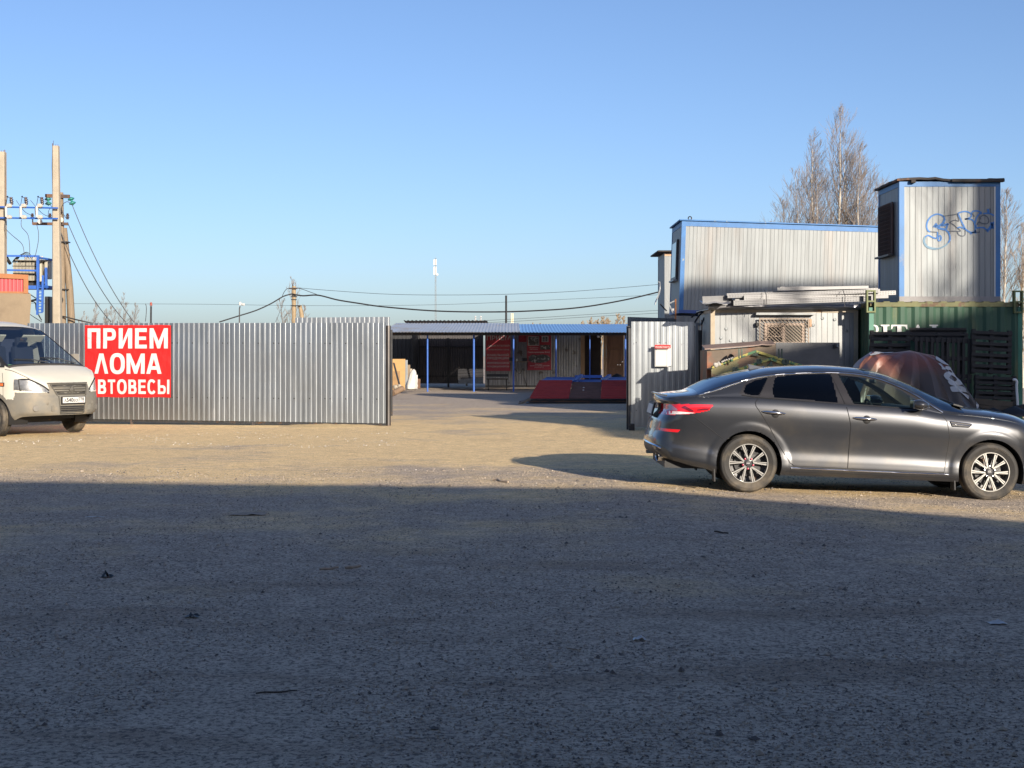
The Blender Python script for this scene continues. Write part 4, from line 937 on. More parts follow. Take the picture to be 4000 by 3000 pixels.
MB().tube([UP(1148,1505), UP(1148,1118)], [0.14,0.105], 8).build('pole', M['concrete'] if 0 else mat('pole_tan', (0.27,0.20,0.12), rough=0.85, var=0.2, vs=4), up)
MB().tube([UP(1225,1505,.2), UP(1170,1192,.1)], [0.13,0.10], 8).build('strut', bpy.data.materials['pole_tan'], up)
MB().bar(UP(1130,1127,-.15), UP(1163,1127,-.15), 0.08, 0.07).build('crossarm', M['rust'], up)
for py in (1158,1170,1194): MB().cbox(UP(1148 if py < 1190 else 1156, py), (0.27 if py < 1190 else .5,0.3,0.04)).build('clamp', M['dark_steel'], up)
for px, py in ((1145,1104),(1155,1103)): MB().tube([UP(px,1120), UP(px,py)], 0.012, 4).build('rebar', M['rust'], up)
def UW(lab, pts, r, n=8): tag(MB().tube(spline([UP(*p, -.2) for p in pts], n), r, 5).build('overhead_wire', M['cable'], smooth=60), lab, 'wire')
UW('thick black cable sagging right from the utility pole to the stacked cabins', ((1148,1150),(1185,1156),(1245,1154),(1320,1172),(1400,1185),(1500,1199),(1700,1215),(1900,1219),(2075,1215),(2260,1202),(2430,1174),(2585,1138)), 0.038)
UW('black cable dropping left from the utility pole behind the gate', ((1148,1148),(1110,1158),(1060,1187),(1000,1214),(930,1236),(860,1258)), 0.034)
UW('thin cable swinging up from the left cable over the crossarm', ((1105,1158),(1112,1142),(1125,1128),(1148,1127),(1175,1128),(1215,1142),(1250,1155)), 0.016)
UW('thin upper line from the utility pole to the far cabins', ((1165,1125),(1300,1136),(1500,1149),(1700,1153),(1980,1150),(2250,1138),(2582,1111)), 0.011)
UW('faint straight line crossing the sky low behind all poles', ((-40,1186),(400,1187),(800,1189),(1150,1194),(1500,1194),(1800,1188),(2200,1170),(2576,1152)), 0.008)
UW('faint line sloping up right above the canopy, upper of a pair', ((1700,1262),(2020,1246),(2300,1229),(2580,1212)), 0.009)
UW('faint line sloping up right above the canopy, lower of a pair', ((1800,1264),(2020,1255),(2300,1238),(2580,1223)), 0.009)
tag(MB().tube(sag(UP(1112,1165), UP(1076,1258), 0.05), 0.010, 5).build('guy_wire', M['wire']), 'thin guy wire running down left from the utility pole', 'wire')
tag(MB().tube(spline([W(568,1186,119), W(572,1200,119), W(571,1230,119), W(568,1256,119)], 6), 0.012, 5).build('drop_wire', M['wire']), 'thin wire hanging left of the thin dark post', 'wire')
# ------------------------------------------------------------------ generic vehicle shell
class Shell:
    """loft of half sections along u; section: sill, door, shoulder, window, rail, roof"""
    def __init__(s, W_, zb, zs, zr, zt, k, sect, shift=lambda u, z: u, inset=0.045):
        s.W, s.zb, s.zs, s.zr, s.zt, s.k, s.sect, s.shift, s.inset = W_, zb, zs, zr, zt, k, sect, shift, inset
        s.cache = {}; s.dc = {}
    def half(s, u):
        key = round(u, 5)
        if key in s.cache: return s.cache[key]
        w = interp(s.W, u); b = interp(s.zb, u); sh = interp(s.zs, u); r = interp(s.zr, u); t = interp(s.zt, u)
        r = min(max(r, sh+0.004), t-0.002)
        fac = min(1.0, w/0.5)
        p = [(max(0, w-o*fac), b+(sh-b)*q) for o, q in s.sect]
        y1 = max(0, w-s.inset*fac); p.append((y1, sh))
        yl = max(0, y1-0.03*fac); p.append((yl, sh+min(0.010, 0.3*(r-sh))))
        wr = max(yl*0.45, yl-(r-sh)*s.k) if (r-sh) > 0.03 else yl-0.02*fac
        n0 = len(p)-1
        for q in (0.33, 0.66): p.append((yl+(wr-yl)*q+0.012*fac*math.sin(math.pi*q)*min(1,(r-sh)/0.2), sh+0.010+(r-sh-0.010)*q if r-sh > 0.03 else sh+(r-sh)*q))
        p.append((wr, r)); n1 = len(p)-1
        for q, e in ((0.93, 0.30), (0.78, 0.62), (0.5, 0.88), (0.25, 0.975), (0, 1.0)): p.append((wr*q, r+(t-r)*e))
        s.n0, s.n1 = n0, n1
        s.cache[key] = p; return p
    def dense(s, u, m):
        """section resampled: m points per span with smoothing"""
        if (round(u,5), m) in s.dc: return s.dc[(round(u,5), m)]
        p = s.half(u); out = []; v = []
        for i in range(len(p)-1):
            p0 = p[max(i-1,0)]; p1 = p[i]; p2 = p[i+1]; p3 = p[min(i+2,len(p)-1)]
            for k in range(m):
                t = k/m
                q = [0.5*((2*p1[d])+(p2[d]-p0[d])*t+(2*p0[d]-5*p1[d]+4*p2[d]-p3[d])*t*t+(3*p1[d]-p0[d]-3*p2[d]+p3[d])*t**3) for d in (0,1)]
                out.append((max(0.0, q[0]), q[1])); v.append(i+t)
        out.append(p[-1]); v.append(len(p)-1); s.dc[(round(u,5), m)] = (out, v); return out, v
    def side_y(s, u, z):
        d, v = s.dense(u, 6)
        for (y0, z0), (y1, z1) in zip(d[:-1], d[1:]):
            if z0 <= z <= z1: return y0+(y1-y0)*((z-z0)/(z1-z0+1e-9))
        return d[0][0] if z < d[0][1] else 0.0
    def mesh(s, us, m, classify, snap=None):
        """returns {part: MB} for both sides (side -1 is y<0)"""
        parts = {}
        cols = []; vv = None
        for u in us:
            d, vv = s.dense(u, m); cols.append([(u, y, z) for y, z in d])
        for sd in (-1, 1):
            pts = []
            for c in cols:
                row = []
                for u, y, z in c:
                    q = (s.shift(u, z), sd*y, z)
                    if snap: q = snap(*q)
                    row.append(Vector(q))
                pts.append(row)
            for i in range(len(us)-1):
                for j in range(len(vv)-1):
                    q = (pts[i][j], pts[i+1][j], pts[i+1][j+1], pts[i][j+1])
                    c = (q[0]+q[1]+q[2]+q[3])/4
                    nm = classify(c.x, c.y, c.z, (vv[j]+vv[j+1])/2, sd)
                    if nm is None: continue
                    D = parts.setdefault((nm, sd) if nm.startswith('*') else (nm, 0), {'i': {}, 'mb': MB()})
                    ids = []
                    for a, b in ((i,j),(i+1,j),(i+1,j+1),(i,j+1)):
                        kk = (sd, a, b) 
                        if b == len(vv)-1: kk = (0, a, b)
                        if kk not in D['i']: D['i'][kk] = len(D['mb'].v); D['mb'].v.append(pts[a][b])
                        ids.append(D['i'][kk])
                    if len(set(ids)) < 4: continue
                    D['mb'].f.append(tuple(ids) if sd == 1 else tuple(ids[::-1]))
        return {k: d['mb'] for k, d in parts.items()}
def arange(a, b, st): return [a+(b-a)*i/max(1,round((b-a)/st)) for i in range(max(1,round((b-a)/st))+1)]
def tyre_prof(r, rim, w):
    h = w/2
    return [(rim-0.012,-h*0.72),(rim+0.004,-h*0.80),(rim+0.03,-h*0.92),((r+rim)/2,-h),(r-0.022,-h*0.93),(r-0.006,-h*0.78),(r,-h*0.60),(r,-h*0.52),(r-0.008,-h*0.50),(r-0.008,-h*0.42),(r,-h*0.40),(r,-h*0.03),(r-0.008,-h*0.02),(r-0.008,h*0.06),(r,h*0.07),(r,h*0.40),(r-0.008,h*0.42),(r-0.008,h*0.5),(r,h*0.52),(r,h*0.6),(r-0.006,h*0.78),(r-0.022,h*0.93),((r+rim)/2,h),(rim+0.03,h*0.92),(rim-0.012,h*0.72)]

# ------------------------------------------------------------------ white van parked by the gate
VAN = thing('delivery_van', 'dirty white delivery van with grey bumper parked in front of the gate', 'van', (-9.34, 28.06, 0.008), local=True, rot=(0,0,R(-34)))
vW = [(-3.9,0.98),(0.2,1.0),(0.42,0.985),(0.6,0.945),(0.78,0.86),(0.92,0.74),(1.03,0.58),(1.10,0.36),(1.128,0.17),(1.135,0.0)]
vzb = [(-3.9,0.42),(0.2,0.36),(0.5,0.30),(0.7,0.37),(1.13,0.40)]
vzs = [(-3.9,1.28),(-0.3,1.28),(0.2,1.28),(0.5,1.25),(0.8,1.13),(1.0,0.975),(1.135,0.83)]
vzr = [(-3.9,2.08),(-1.1,2.07),(-0.8,2.02),(-0.5,1.86),(0.0,1.54),(0.35,1.32),(0.5,1.275),(0.8,1.15),(1.0,0.99),(1.135,0.84)]
vzt = [(-3.9,2.26),(-1.6,2.24),(-1.1,2.20),(-0.85,2.13),(-0.62,2.00),(-0.2,1.70),(0.25,1.42),(0.42,1.345),(0.7,1.225),(0.95,1.075),(1.06,0.985),(1.12,0.90),(1.135,0.84)]
vsh = Shell(vW, vzb, vzs, vzr, vzt, 0.23, [(0.10,0.0),(0.03,0.10),(0.005,0.30),(0.0,0.55),(0.0,0.75),(0.02,0.92)])
WR = 0.345; AXR = -2.8; AXF = 0.10
def vshift(u, z):
    if u < 0.5: return u
    f = min(1, (u-0.5)/0.55)
    d = interp([(0.25,-0.10),(0.36,-0.02),(0.55,0.0),(0.72,0.0),(0.80,-0.03),(1.0,-0.05)], z)
    return u + d*f
vsh.shift = vshift
def vsnap(x, y, z):
    for ax in (AXF, AXR):
        r = math.hypot(x-ax, z-WR)
        if 0.40 < r < 0.44 and abs(y) > 0.8: return (ax+(x-ax)*0.42/r, y, WR+(z-WR)*0.42/r)
    return (x, y, z)
_ = vsh.half(0.0); N0, N1 = vsh.n0, vsh.n1
def hl_zone(x, y, z):
    q = abs(y)                                  # almond lamp wrapping the corner
    if x < 0.60 or q < 0.47: return False
    t = (q-0.47)/(0.94-0.47)
    if x < 0.80: t = min(1.0, t+ (0.80-x)*0.3)
    lo = 0.825 + 0.05*t; hi = 0.865 + 0.215*min(1, t*1.4)**0.8
    return lo < z < hi
def vcls(x, y, z, v, sd):
    if abs(y) > 0.6 and any(math.hypot(x-ax, z-WR) < 0.42 for ax in (AXF, AXR)): return None
    if N0 < v < N1:
        if -0.85 < x < 0.20 and z > 1.33 and z < 1.93 and z < 1.31+0.72*(0.27-x): return 'side_window' if x < -0.0-0.22*(z-1.3) else 'quarter_window'
        if -1.0 < x < 0.30 and z > 1.30: return 'window_frame'
    if v > N1+0.9 and -0.74 < x < 0.335: return 'windshield'
    if v > N1 and -0.80 < x < 0.36: return 'window_frame'
    if v > N1-0.4 and 0.28 < x <= 0.44 and z > 1.2: return 'cowl'
    if hl_zone(x, y, z): return '*headlight'
    if x > 0.38:
        top = 0.735 if x < 0.62 else (0.83 if abs(y) > 0.47 else 1.01)
        if z < top and x > (0.42 if z < 0.7 else 0.60): return 'bumper'
    if math.hypot(x-AXF, z-WR) < 0.49 and abs(y) > 0.9 and x < 0.52: return 'arch_trim'
    return 'body'
us = arange(-3.9, -1.0, 0.06)[:-1] + arange(-1.0, 0.3, 0.02)[:-1] + arange(0.3, 0.95, 0.010)[:-1] + arange(0.95, 1.10, 0.005)[:-1] + arange(1.10, 1.135, 0.0025)
vp = vsh.mesh(us, 16, vcls, vsnap)
vwhite = mat('van_white', (0.54,0.515,0.44), rough=0.32, var=0.06, vs=1.5, coat=0.35, col2=(0.42,0.37,0.30), c2s=1.5, lo=0.55, hi=0.8)
vgrey = mat('bumper_grey', (0.145,0.137,0.118), rough=0.65, var=0.1, vs=2, col2=(0.21,0.18,0.135), c2s=1.8, lo=0.48, hi=0.7)
lampg = mat('lamp_reflector', (0.15,0.152,0.155), rough=0.4, metal=0.4, var=0.55, vs=14, coat=0.6)
wsg = glass('windshield_glass', (0.72,0.78,0.80), 0.01, 0.0, 0.22)
VM = {'body': vwhite, 'bumper': vgrey, 'arch_trim': vgrey, 'windshield': wsg, 'side_window': wsg, 'quarter_window': wsg, 'window_frame': M['black'], 'cowl': mat('cowl_dark', (0.07,0.062,0.05), rough=0.7, var=0.2), '*headlight': lampg}
for (nm, sd), b in vp.items():
    b.build(nm.strip('*'), VM[nm], VAN, smooth=40)
# lamp rims and hood seam
def on_front(y, z):
    """front skin point at lateral y and height z"""
    best = None
    for u in arange(0.3, 1.134, 0.006):
        yy = vsh.side_y(u, z)
        if best is None or abs(yy-abs(y)) < best[0]: best = (abs(yy-abs(y)), u, yy)
    return Vector((vshift(best[1], z), math.copysign(abs(y), y), z))
for sd in (-1, 1):
    pts = []
    for t in arange(0, 1, 0.08): pts.append(on_front(sd*(0.47+0.42*t), 0.865+0.215*min(1,t*1.4)**0.8))
    for t in arange(1, 0, 0.08): pts.append(on_front(sd*(0.47+0.42*t), 0.825+0.05*t))
    MB().tube(pts, 0.015, 6).build('lamp_rim', M['black'], VAN)
    pts = [on_front(sd*y, z) for y, z in ((0.88,1.045),(0.90,1.07))] 
    MB().tube([Vector((vshift(u,0.9), sd*(vsh.side_y(u, interp(vzs,u)-0.005)+0.001), interp(vzs,u)-0.005)) for u in arange(0.36, 0.86, 0.05)], 0.006, 5).build('hood_seam', M['black'], VAN)
    MB().lathe([(0,0.012),(0.055,0.010),(0.062,0)], on_front(sd*0.70, 0.53)+Vector((0.0,0,0)), (0.9,sd*0.4,0), 14).build('fog_lamp_cover', mat('cover_dark', (0.14,0.13,0.115), rough=0.6), VAN, smooth=40)
    for q in (0.40,): 
        c = on_front(sd*q, 0.53); MB().cbox((c.x+0.001, c.y, c.z), (0.012,0.11,0.11), bev=0.005).build('tow_cover', vgrey, VAN)
    c = on_front(sd*0.52, 0.62); MB().lathe([(0,0.01),(0.022,0.008),(0.025,0)], c, (1,0,0), 10).build('washer_cap', vgrey, VAN)
MB().tube([on_front(y, 1.0) + Vector((0.004,0,0.004)) for y in arange(-0.47, 0.47, 0.04)], 0.007, 5).build('hood_seam', M['black'], VAN)
# grille and lower intake
grm = mat('grille_dark', (0.022,0.021,0.02), rough=0.7, var=0.15); slat = mat('grille_slat', (0.075,0.07,0.06), rough=0.6)
def fx(y, z): return on_front(y, z).x
g = MB(); 
def front_panel(y0a, y1a, z0, y0b, y1b, z1, off, m, nm, n=14):
    rows = [[on_front(y0a+(y1a-y0a)*i/n if r == 0 else y0b+(y1b-y0b)*i/n, z)+Vector((off,0,0)) for i in range(n+1)] for r, z in ((0,z0),(1,z1))]
    mid = [ (rows[0][i]+rows[1][i])/2 for i in range(n+1)]
    return MB().grid([rows[0], rows[1]]).build(nm, m, VAN)
front_panel(-0.33,0.33,0.785,-0.41,0.41,0.965,0.006,grm,'grille')
for i in range(4):
    z = 0.80+0.045*i; w = 0.335+0.07*i/4
    MB().tube([on_front(y, z)+Vector((0.018,0,0)) for y in arange(-w, w, 0.06)], 0.010, 6).build('grille_slat', slat, VAN)
for sdv in (-1, 1): MB().tube([on_front(sdv*0.33,0.775)+Vector((0.016,0,0)), on_front(sdv*0.42,0.975)+Vector((0.016,0,0))], 0.013, 6).build('grille_frame', slat, VAN)
MB().tube([on_front(y, 0.978)+Vector((0.014,0,0)) for y in arange(-0.42,0.42,0.06)], 0.012, 6).build('grille_frame', slat, VAN)
c = on_front(0, 0.875)+Vector((0.03,0,0))
MB().add([c+Vector((0,-0.07,0)), c+Vector((0.0,0,0.085)), c+Vector((0,0.07,0)), c+Vector((0,0,-0.085)), c+Vector((0.018,0,0)), c+Vector((-0.02,-0.07,0)), c+Vector((-0.02,0,0.085)), c+Vector((-0.02,0.07,0)), c+Vector((-0.02,0,-0.085))], [(0,1,4),(1,2,4),(2,3,4),(3,0,4),(0,5,6,1),(1,6,7,2),(2,7,8,3),(3,8,5,0)]).build('emblem', slat, VAN)
front_panel(-0.27,0.27,0.445,-0.30,0.30,0.57,0.006,M['black'],'lower_intake')
for z in (0.46, 0.50, 0.535): MB().tube([on_front(y, z)+Vector((0.014,0,0)) for y in arange(-0.29,0.29,0.06)], 0.009, 6).build('intake_slat', slat, VAN)
front_panel(-0.27,0.27,0.412,-0.27,0.27,0.428,0.006,M['black'],'lower_intake')
for sdv in (-1,1): MB().tube([on_front(sdv*0.27,0.43)+Vector((0.012,0,0)), on_front(sdv*0.31,0.76)+Vector((0.012,0,0))], 0.012, 6).build('grille_frame', slat, VAN)
# number plate
cx = on_front(0.0, 0.68).x+0.03
MB().cbox((cx-0.012,0,0.675), (0.02,0.56,0.145), bev=0.004).build('plate_holder', M['black'], VAN)
pl = MB().cbox((cx,0,0.68), (0.008,0.52,0.112), bev=0.002).build('number_plate', M['white_print'], VAN)
def van_text(body, y0, z0, w, h, bold=0.0):
    mb = MB(); put_text(mb, body, 0, 0, 0, w, h, bold, fn=lambda a, b: (cx+0.0062, y0+a, z0+b)); mb.build('plate_lettering', M['black'], pl)
van_text('А', -0.228, 0.644, 0.050, 0.056, 0.02); van_text('540', -0.172, 0.642, 0.150, 0.078, 0.02); van_text('ЕО', -0.014, 0.644, 0.102, 0.056, 0.02); van_text('778', 0.112, 0.662, 0.120, 0.062, 0.02)
MB().box((cx+0.0042,0.098,0.632),(cx+0.0056,0.102,0.728)).build('plate_divider', M['black'], pl)
for yy, col in ((0.165,(0.7,0.7,0.7)),(0.190,(0.05,0.1,0.4)),(0.215,(0.5,0.04,0.04))): MB().box((cx+0.0042,yy,0.640),(cx+0.0056,yy+0.022,0.650)).build('plate_flag', mat('flag', col), pl)
# wheels (front pair steered a little)
def vwheel(x, y, steer):
    rot = Matrix.Rotation(R(steer), 3, 'Z'); sgn = -1 if y < 0 else 1
    def tf(mb):
        mb.v = [rot @ v + Vector((x, y, WR)) for v in mb.v]; return mb
    w = tf(MB().lathe(tyre_prof(WR, 0.205, 0.20), (0,0,0), (0,1,0), 40)).build('wheel', M['rubber'], VAN, smooth=30)
    tf(MB().lathe([(0.205,sgn*0.07),(0.19,sgn*0.075),(0.185,sgn*0.03),(0.10,sgn*0.0),(0.07,sgn*0.02),(0.06,sgn*0.07),(0,sgn*0.075)], (0,0,0), (0,1,0), 32)).build('rim', mat('steel_rim', (0.22,0.20,0.17), rough=0.6, metal=0.3, var=0.2), w, smooth=40)
    tf(MB().lathe([(0.205,-sgn*0.07),(0.18,-sgn*0.06),(0.05,-sgn*0.03),(0,-sgn*0.03)], (0,0,0), (0,1,0), 32)).build('brake_disc', M['dark_steel'], w)
vwheel(AXF, -0.90, -6); vwheel(AXF, 0.86, -6); vwheel(AXR, -0.86, 0); vwheel(AXR, 0.86, 0)
for ax in (AXF, AXR):
    for sd in (-1, 1):
        rows = [[(ax+0.425*math.cos(t), sd*y, WR+0.425*math.sin(t)) for t in arange(-0.3, math.pi+0.3, 0.15)] for y in (0.985, 0.55)]
        MB().grid(rows).build('wheel_well', M['black'], VAN, smooth=60)
MB().box((-3.7,-0.55,0.30),(0.5,0.55,0.62)).build('chassis', M['black'], VAN)
MB().bar((AXF,-0.75,0.28),(AXF,0.75,0.28),0.10,0.10).build('axle', M['dark_steel'], VAN)
MB().box((-3.8,-0.97,0.62),(-0.95,0.97,0.66)).build('floor', M['black'], VAN)
MB().box((-0.95,-0.97,0.5),(0.3,0.97,0.54)).build('floor', M['black'], VAN)
MB().box((-1.45,-0.93,0.55),(-1.40,0.93,2.05)).build('bulkhead', mat('bulkhead_blue', (0.03,0.035,0.06), rough=0.8), VAN)
# cab interior
dk_ = mat('dash_grey', (0.06,0.06,0.065), rough=0.7); fab = mat('seat_dark', (0.012,0.014,0.022), rough=0.9); vis = mat('visor_beige', (0.42,0.39,0.31), rough=0.7)
MB().cbox((0.02,0,1.17), (0.42,1.80,0.22), bev=0.05).build('dashboard', dk_, VAN, smooth=40)
for yy in (-0.62, -0.15, 0.50):
    st = MB().cbox((-0.75,yy,0.95), (0.50,0.46,0.16), bev=0.05).build('seat', fab, VAN, smooth=40)
    MB().cbox((-1.02,yy,1.36), (0.16,0.46,0.72), Matrix.Rotation(R(-8),3,'Y'), 0.06).build('backrest', fab, st, smooth=40)
    MB().cbox((-1.08,yy,1.80), (0.10,0.28,0.20), None, 0.045).build('headrest', fab, st, smooth=40)
mb = MB(); pts = [Vector((-0.28,0.50,1.30))+Matrix.Rotation(R(-35),3,'Y') @ Vector((0, 0.19*math.cos(t), 0.19*math.sin(t))) for t in arange(0, 2*math.pi, 0.25)]
sw_ = MB().tube(pts, 0.015, 6).build('steering_wheel', M['black'], VAN, smooth=60)
MB().tube([(-0.28,0.50,1.30),(-0.02,0.50,1.12)], 0.03, 8).build('steering_column', M['black'], sw_)
MB().bar(pts[0], pts[len(pts)//2], 0.04, 0.02).build('spoke', M['black'], sw_)
for yy, ln in ((-0.50, 0.52), (0.42, 0.52)): MB().cbox((-0.63,yy,1.87), (0.03,ln,0.19), Matrix.Rotation(R(48),3,'Y'), 0.012).build('sun_visor', vis, VAN)
MB().cbox((-0.55,0.16,1.86), (0.02,0.16,0.06), None, 0.01).build('mirror', M['dark_steel'], VAN)
for (yy, sx, sy, col, z_) in ((-0.10,0.12,0.20,(0.75,0.72,0.6),1.292),(0.02,0.10,0.14,(0.75,0.40,0.04),1.302),(0.14,0.09,0.16,(0.25,0.50,0.70),1.290)):
    MB().cbox((-0.02,yy,z_), (sx,sy,0.014), Matrix.Rotation(R(10+40*yy),3,'Z'), 0.002).build('paper', mat('paper', col), VAN)
MB().cbox((0.06,-0.52,1.32), (0.06,0.26,0.07), None, 0.01).build('parking_tag', mat('tag_green', (0.35,0.62,0.22)), VAN)
# wipers, mirror, indicator
def wiper(pts): MB().tube([Vector(p) for p in pts], 0.011, 5).build('wiper', M['black'], VAN)
def wsp(u, y):
    d, v = vsh.dense(u, 6); z = None
    for (y0, z0), (y1, z1) in zip(d[:-1], d[1:]):
        if y1 <= abs(y) <= y0 and z0 > interp(vzs, u): z = z0+(z1-z0)*((y0-abs(y))/(y0-y1+1e-9))
    return Vector((u, y, (z or interp(vzt, u))+0.018))
wiper([wsp(0.33,0.05), wsp(0.22,-0.25), wsp(0.19,-0.62)]); wiper([wsp(0.33,0.72), wsp(0.18,0.40), wsp(0.16,0.0)])
for sd in (-1, 1):
    MB().cbox((-0.15, sd*1.09, 1.40), (0.09,0.17,0.34), Matrix.Rotation(R(sd*12),3,'Z'), 0.03).build('mirror', mat('mirror_shell', (0.22,0.20,0.17), rough=0.5), VAN, smooth=40)
    MB().tube([(0.0,sd*0.93,1.30),(-0.14,sd*1.04,1.32)], 0.02, 6).build('mirror_arm', M['black'], VAN)
    c = Vector((0.33, sd*(vsh.side_y(0.33,0.98)+0.004), 0.98)); MB().cbox(c, (0.13,0.02,0.075), None, 0.008).build('indicator_base', M['black'], VAN)
    MB().cbox(c+Vector((0.0,sd*0.010,0)), (0.095,0.02,0.05), None, 0.008).build('indicator', mat('lens_orange', (0.65,0.14,0.03), rough=0.2, coat=1), VAN)
    MB().tube([Vector((u, sd*(vsh.side_y(u,1.0)+0.001), z)) for u, z in ((0.36,0.76),(0.355,1.0),(0.34,1.2))], 0.004, 4).build('door_seam', M['black'], VAN)
# ------------------------------------------------------------------ grey sedan
TILT = math.atan2(34, 950)
CAR = thing('parked_car', 'dark grey sedan with tinted rear glass parked on the lit ground', 'car', (2.724, 17.46, -0.049), local=True, rot=(0, TILT, 0))
WB, CR = 2.795, 0.335
cW = [(-1.14,0.0),(-1.136,0.30),(-1.118,0.52),(-1.08,0.68),(-1.02,0.785),(-0.93,0.845),(-0.75,0.888),(-0.5,0.908),(0,0.922),(0.6,0.928),(1.6,0.928),(2.4,0.925),(2.8,0.918),(3.1,0.895),(3.35,0.83),(3.52,0.74),(3.64,0.60),(3.72,0.40),(3.75,0.2),(3.755,0.0)]
czb = [(-1.14,0.40),(-1.0,0.345),(-0.78,0.298),(-0.5,0.255),(-0.36,0.215),(2.4,0.208),(3.0,0.20),(3.755,0.24)]
czs = [(-1.14,1.01),(-0.9,1.045),(-0.62,1.070),(-0.27,1.080),(0.06,1.085),(0.65,1.068),(1.2,1.048),(1.87,1.020),(2.2,0.980),(2.75,0.945),(3.1,0.895),(3.4,0.79),(3.755,0.62)]
czr = [(-1.14,1.04),(-0.9,1.075),(-0.62,1.10),(-0.43,1.157),(-0.25,1.226),(-0.08,1.285),(0.085,1.333),(0.25,1.363),(0.46,1.388),(0.67,1.406),(0.88,1.419),(1.09,1.421),(1.3,1.409),(1.51,1.369),(1.72,1.297),(1.94,1.189),(2.15,1.052),(2.26,0.995),(2.5,0.985),(2.75,0.968),(3.1,0.92),(3.4,0.81),(3.755,0.64)]
czt = [(-1.14,1.085),(-1.033,1.100),(-0.663,1.140),(-0.524,1.214),(-0.384,1.286),(-0.146,1.362),(0.136,1.425),(0.288,1.452),(0.593,1.482),(0.92,1.500),(1.226,1.495),(1.467,1.472),(1.688,1.424),(1.909,1.349),(2.131,1.258),(2.353,1.158),(2.48,1.094),(2.55,1.078),(2.641,1.067),(2.926,1.044),(3.233,0.998),(3.48,0.93),(3.65,0.82),(3.755,0.68)]
csh = Shell(cW, czb, czs, czr, czt, 0.62, [(0.050,0.0),(0.014,0.085),(0.016,0.20),(0.030,0.33),(0.022,0.50),(0.004,0.68),(0.0,0.80),(0.014,0.92)], inset=0.045)
rear = [(0.25,-0.90),(0.30,-1.00),(0.38,-1.115),(0.46,-1.138),(0.55,-1.140),(0.67,-1.108),(0.79,-1.084),(0.85,-1.055),(0.93,-1.020),(0.98,-1.020),(1.03,-1.064),(1.105,-1.063)]
front = [(0.2,3.66),(0.35,3.74),(0.5,3.755),(0.65,3.735),(0.8,3.66),(0.95,3.50)]
def cshift(u, z):
    if u < -0.55:
        f = (-0.55-u)/0.59; f = f*f*(3-2*f)
        return u + (interp(rear, z)+1.17)*f
    if u > 3.0:
        f = (u-3.0)/0.755; f = f*f
        return u + (interp(front, z)-3.755)*f
    return u
csh.shift = cshift
csh.half(1.0); CN0, CN1 = csh.n0, csh.n1
AR = 0.378
RW = [(0.300,1.335),(0.262,1.195),(0.272,1.106),(0.661,1.092),(1.017,1.074),(0.965,1.398),(0.65,1.385),(0.442,1.366)]
QW = [(-0.075,1.165),(-0.047,1.236),(0.06,1.293),(0.222,1.338),(0.104,1.128),(0.01,1.126),(-0.064,1.138)]
FW = [(1.050,1.395),(1.196,1.068),(1.497,1.054),(1.90,1.040),(1.985,1.050),(1.921,1.150),(1.800,1.225),(1.697,1.278),(1.486,1.352),(1.276,1.384)]
GH = [(-0.13,1.13),(-0.06,1.255),(0.07,1.312),(0.25,1.352),(0.46,1.378),(0.67,1.396),(0.88,1.409),(1.09,1.411),(1.3,1.400),(1.51,1.36),(1.72,1.288),(1.94,1.180),(2.14,1.050),(2.05,1.036),(1.2,1.052),(0.65,1.075),(0.06,1.104)]
RD = [(0.232,1.36),(0.104,1.114),(0.050,1.043),(0.056,1.002),(0.194,0.810),(0.349,0.546),(0.469,0.364),(0.522,0.325),(1.136,0.318),(1.154,0.60),(1.154,0.824),(1.097,1.06),(0.958,1.430),(0.5,1.405)]
FD = [(0.958,1.430),(1.097,1.06),(1.154,0.824),(1.154,0.60),(1.136,0.318),(2.254,0.312),(2.275,0.45),(2.295,0.616),(2.301,0.741),(2.264,0.905),(2.189,0.989),(1.94,1.22),(1.6,1.36),(1.3,1.43)]
TL = [(-1.10,0.862),(-1.10,0.955),(-0.926,0.984),(-0.74,0.995),(-0.449,1.001),(-0.437,0.990),(-0.488,0.930),(-0.591,0.903),(-0.735,0.878),(-0.95,0.858)]
HL = [(3.27,0.80),(3.30,0.845),(3.45,0.82),(3.60,0.76),(3.74,0.70),(3.74,0.64),(3.55,0.68)]
def csnap(x, y, z):
    if abs(y) > 0.6:
        for ax in (0.0, WB):
            r = math.hypot(x-ax, z-CR)
            if AR-0.010 < r < AR+0.010: x, z = ax+(x-ax)*AR/r, CR+(z-CR)*AR/r
            if AR-0.011 < r < 0.50 and z > 0.2:
                t = (r-AR)/(0.50-AR); y += math.copysign(0.012*max(0, 1-t*t), y) if t < 0.62 else math.copysign(0.012*max(0, 1-t*t)*max(0,(1-t)/0.38), y)
    return (x, y, z)
def ccls(x, y, z, v, sd):
    if abs(y) > 0.55 and any(math.hypot(x-ax, z-CR) < AR for ax in (0.0, WB)): return None
    if v < CN1+0.2:
        if inpoly(x, z, QW): return '*quarter_window'
        if inpoly(x, z, RW): return '*rear_side_window'
        if inpoly(x, z, FW): return '*front_side_window'
        if v > CN0-0.1 and inpoly(x, z, GH): return '*window_surround'
        if abs(y) > 0.38 and inpoly(x, z, TL): return '*tail_light'
        if abs(y) > 0.35 and inpoly(x, z, HL): return '*headlight'
        if inpoly(x, z, RD): return '*rear_door'
        if inpoly(x, z, FD): return '*front_door'
    if v > CN1+0.55 and 1.36 < x < 2.50: return 'windshield'
    if v > CN1+0.55 and -0.60 < x < 0.02: return 'rear_window'
    if x < -0.93 and z < 0.50 and abs(y) < 0.72 and z < 0.50-0.35*max(0,abs(y)-0.45): return 'bumper_insert'
    return 'body'
us = arange(-1.14, -1.08, 0.004)[:-1] + arange(-1.08, -0.55, 0.014)[:-1] + arange(-0.55, 3.2, 0.0125)[:-1] + arange(3.2, 3.754, 0.02)
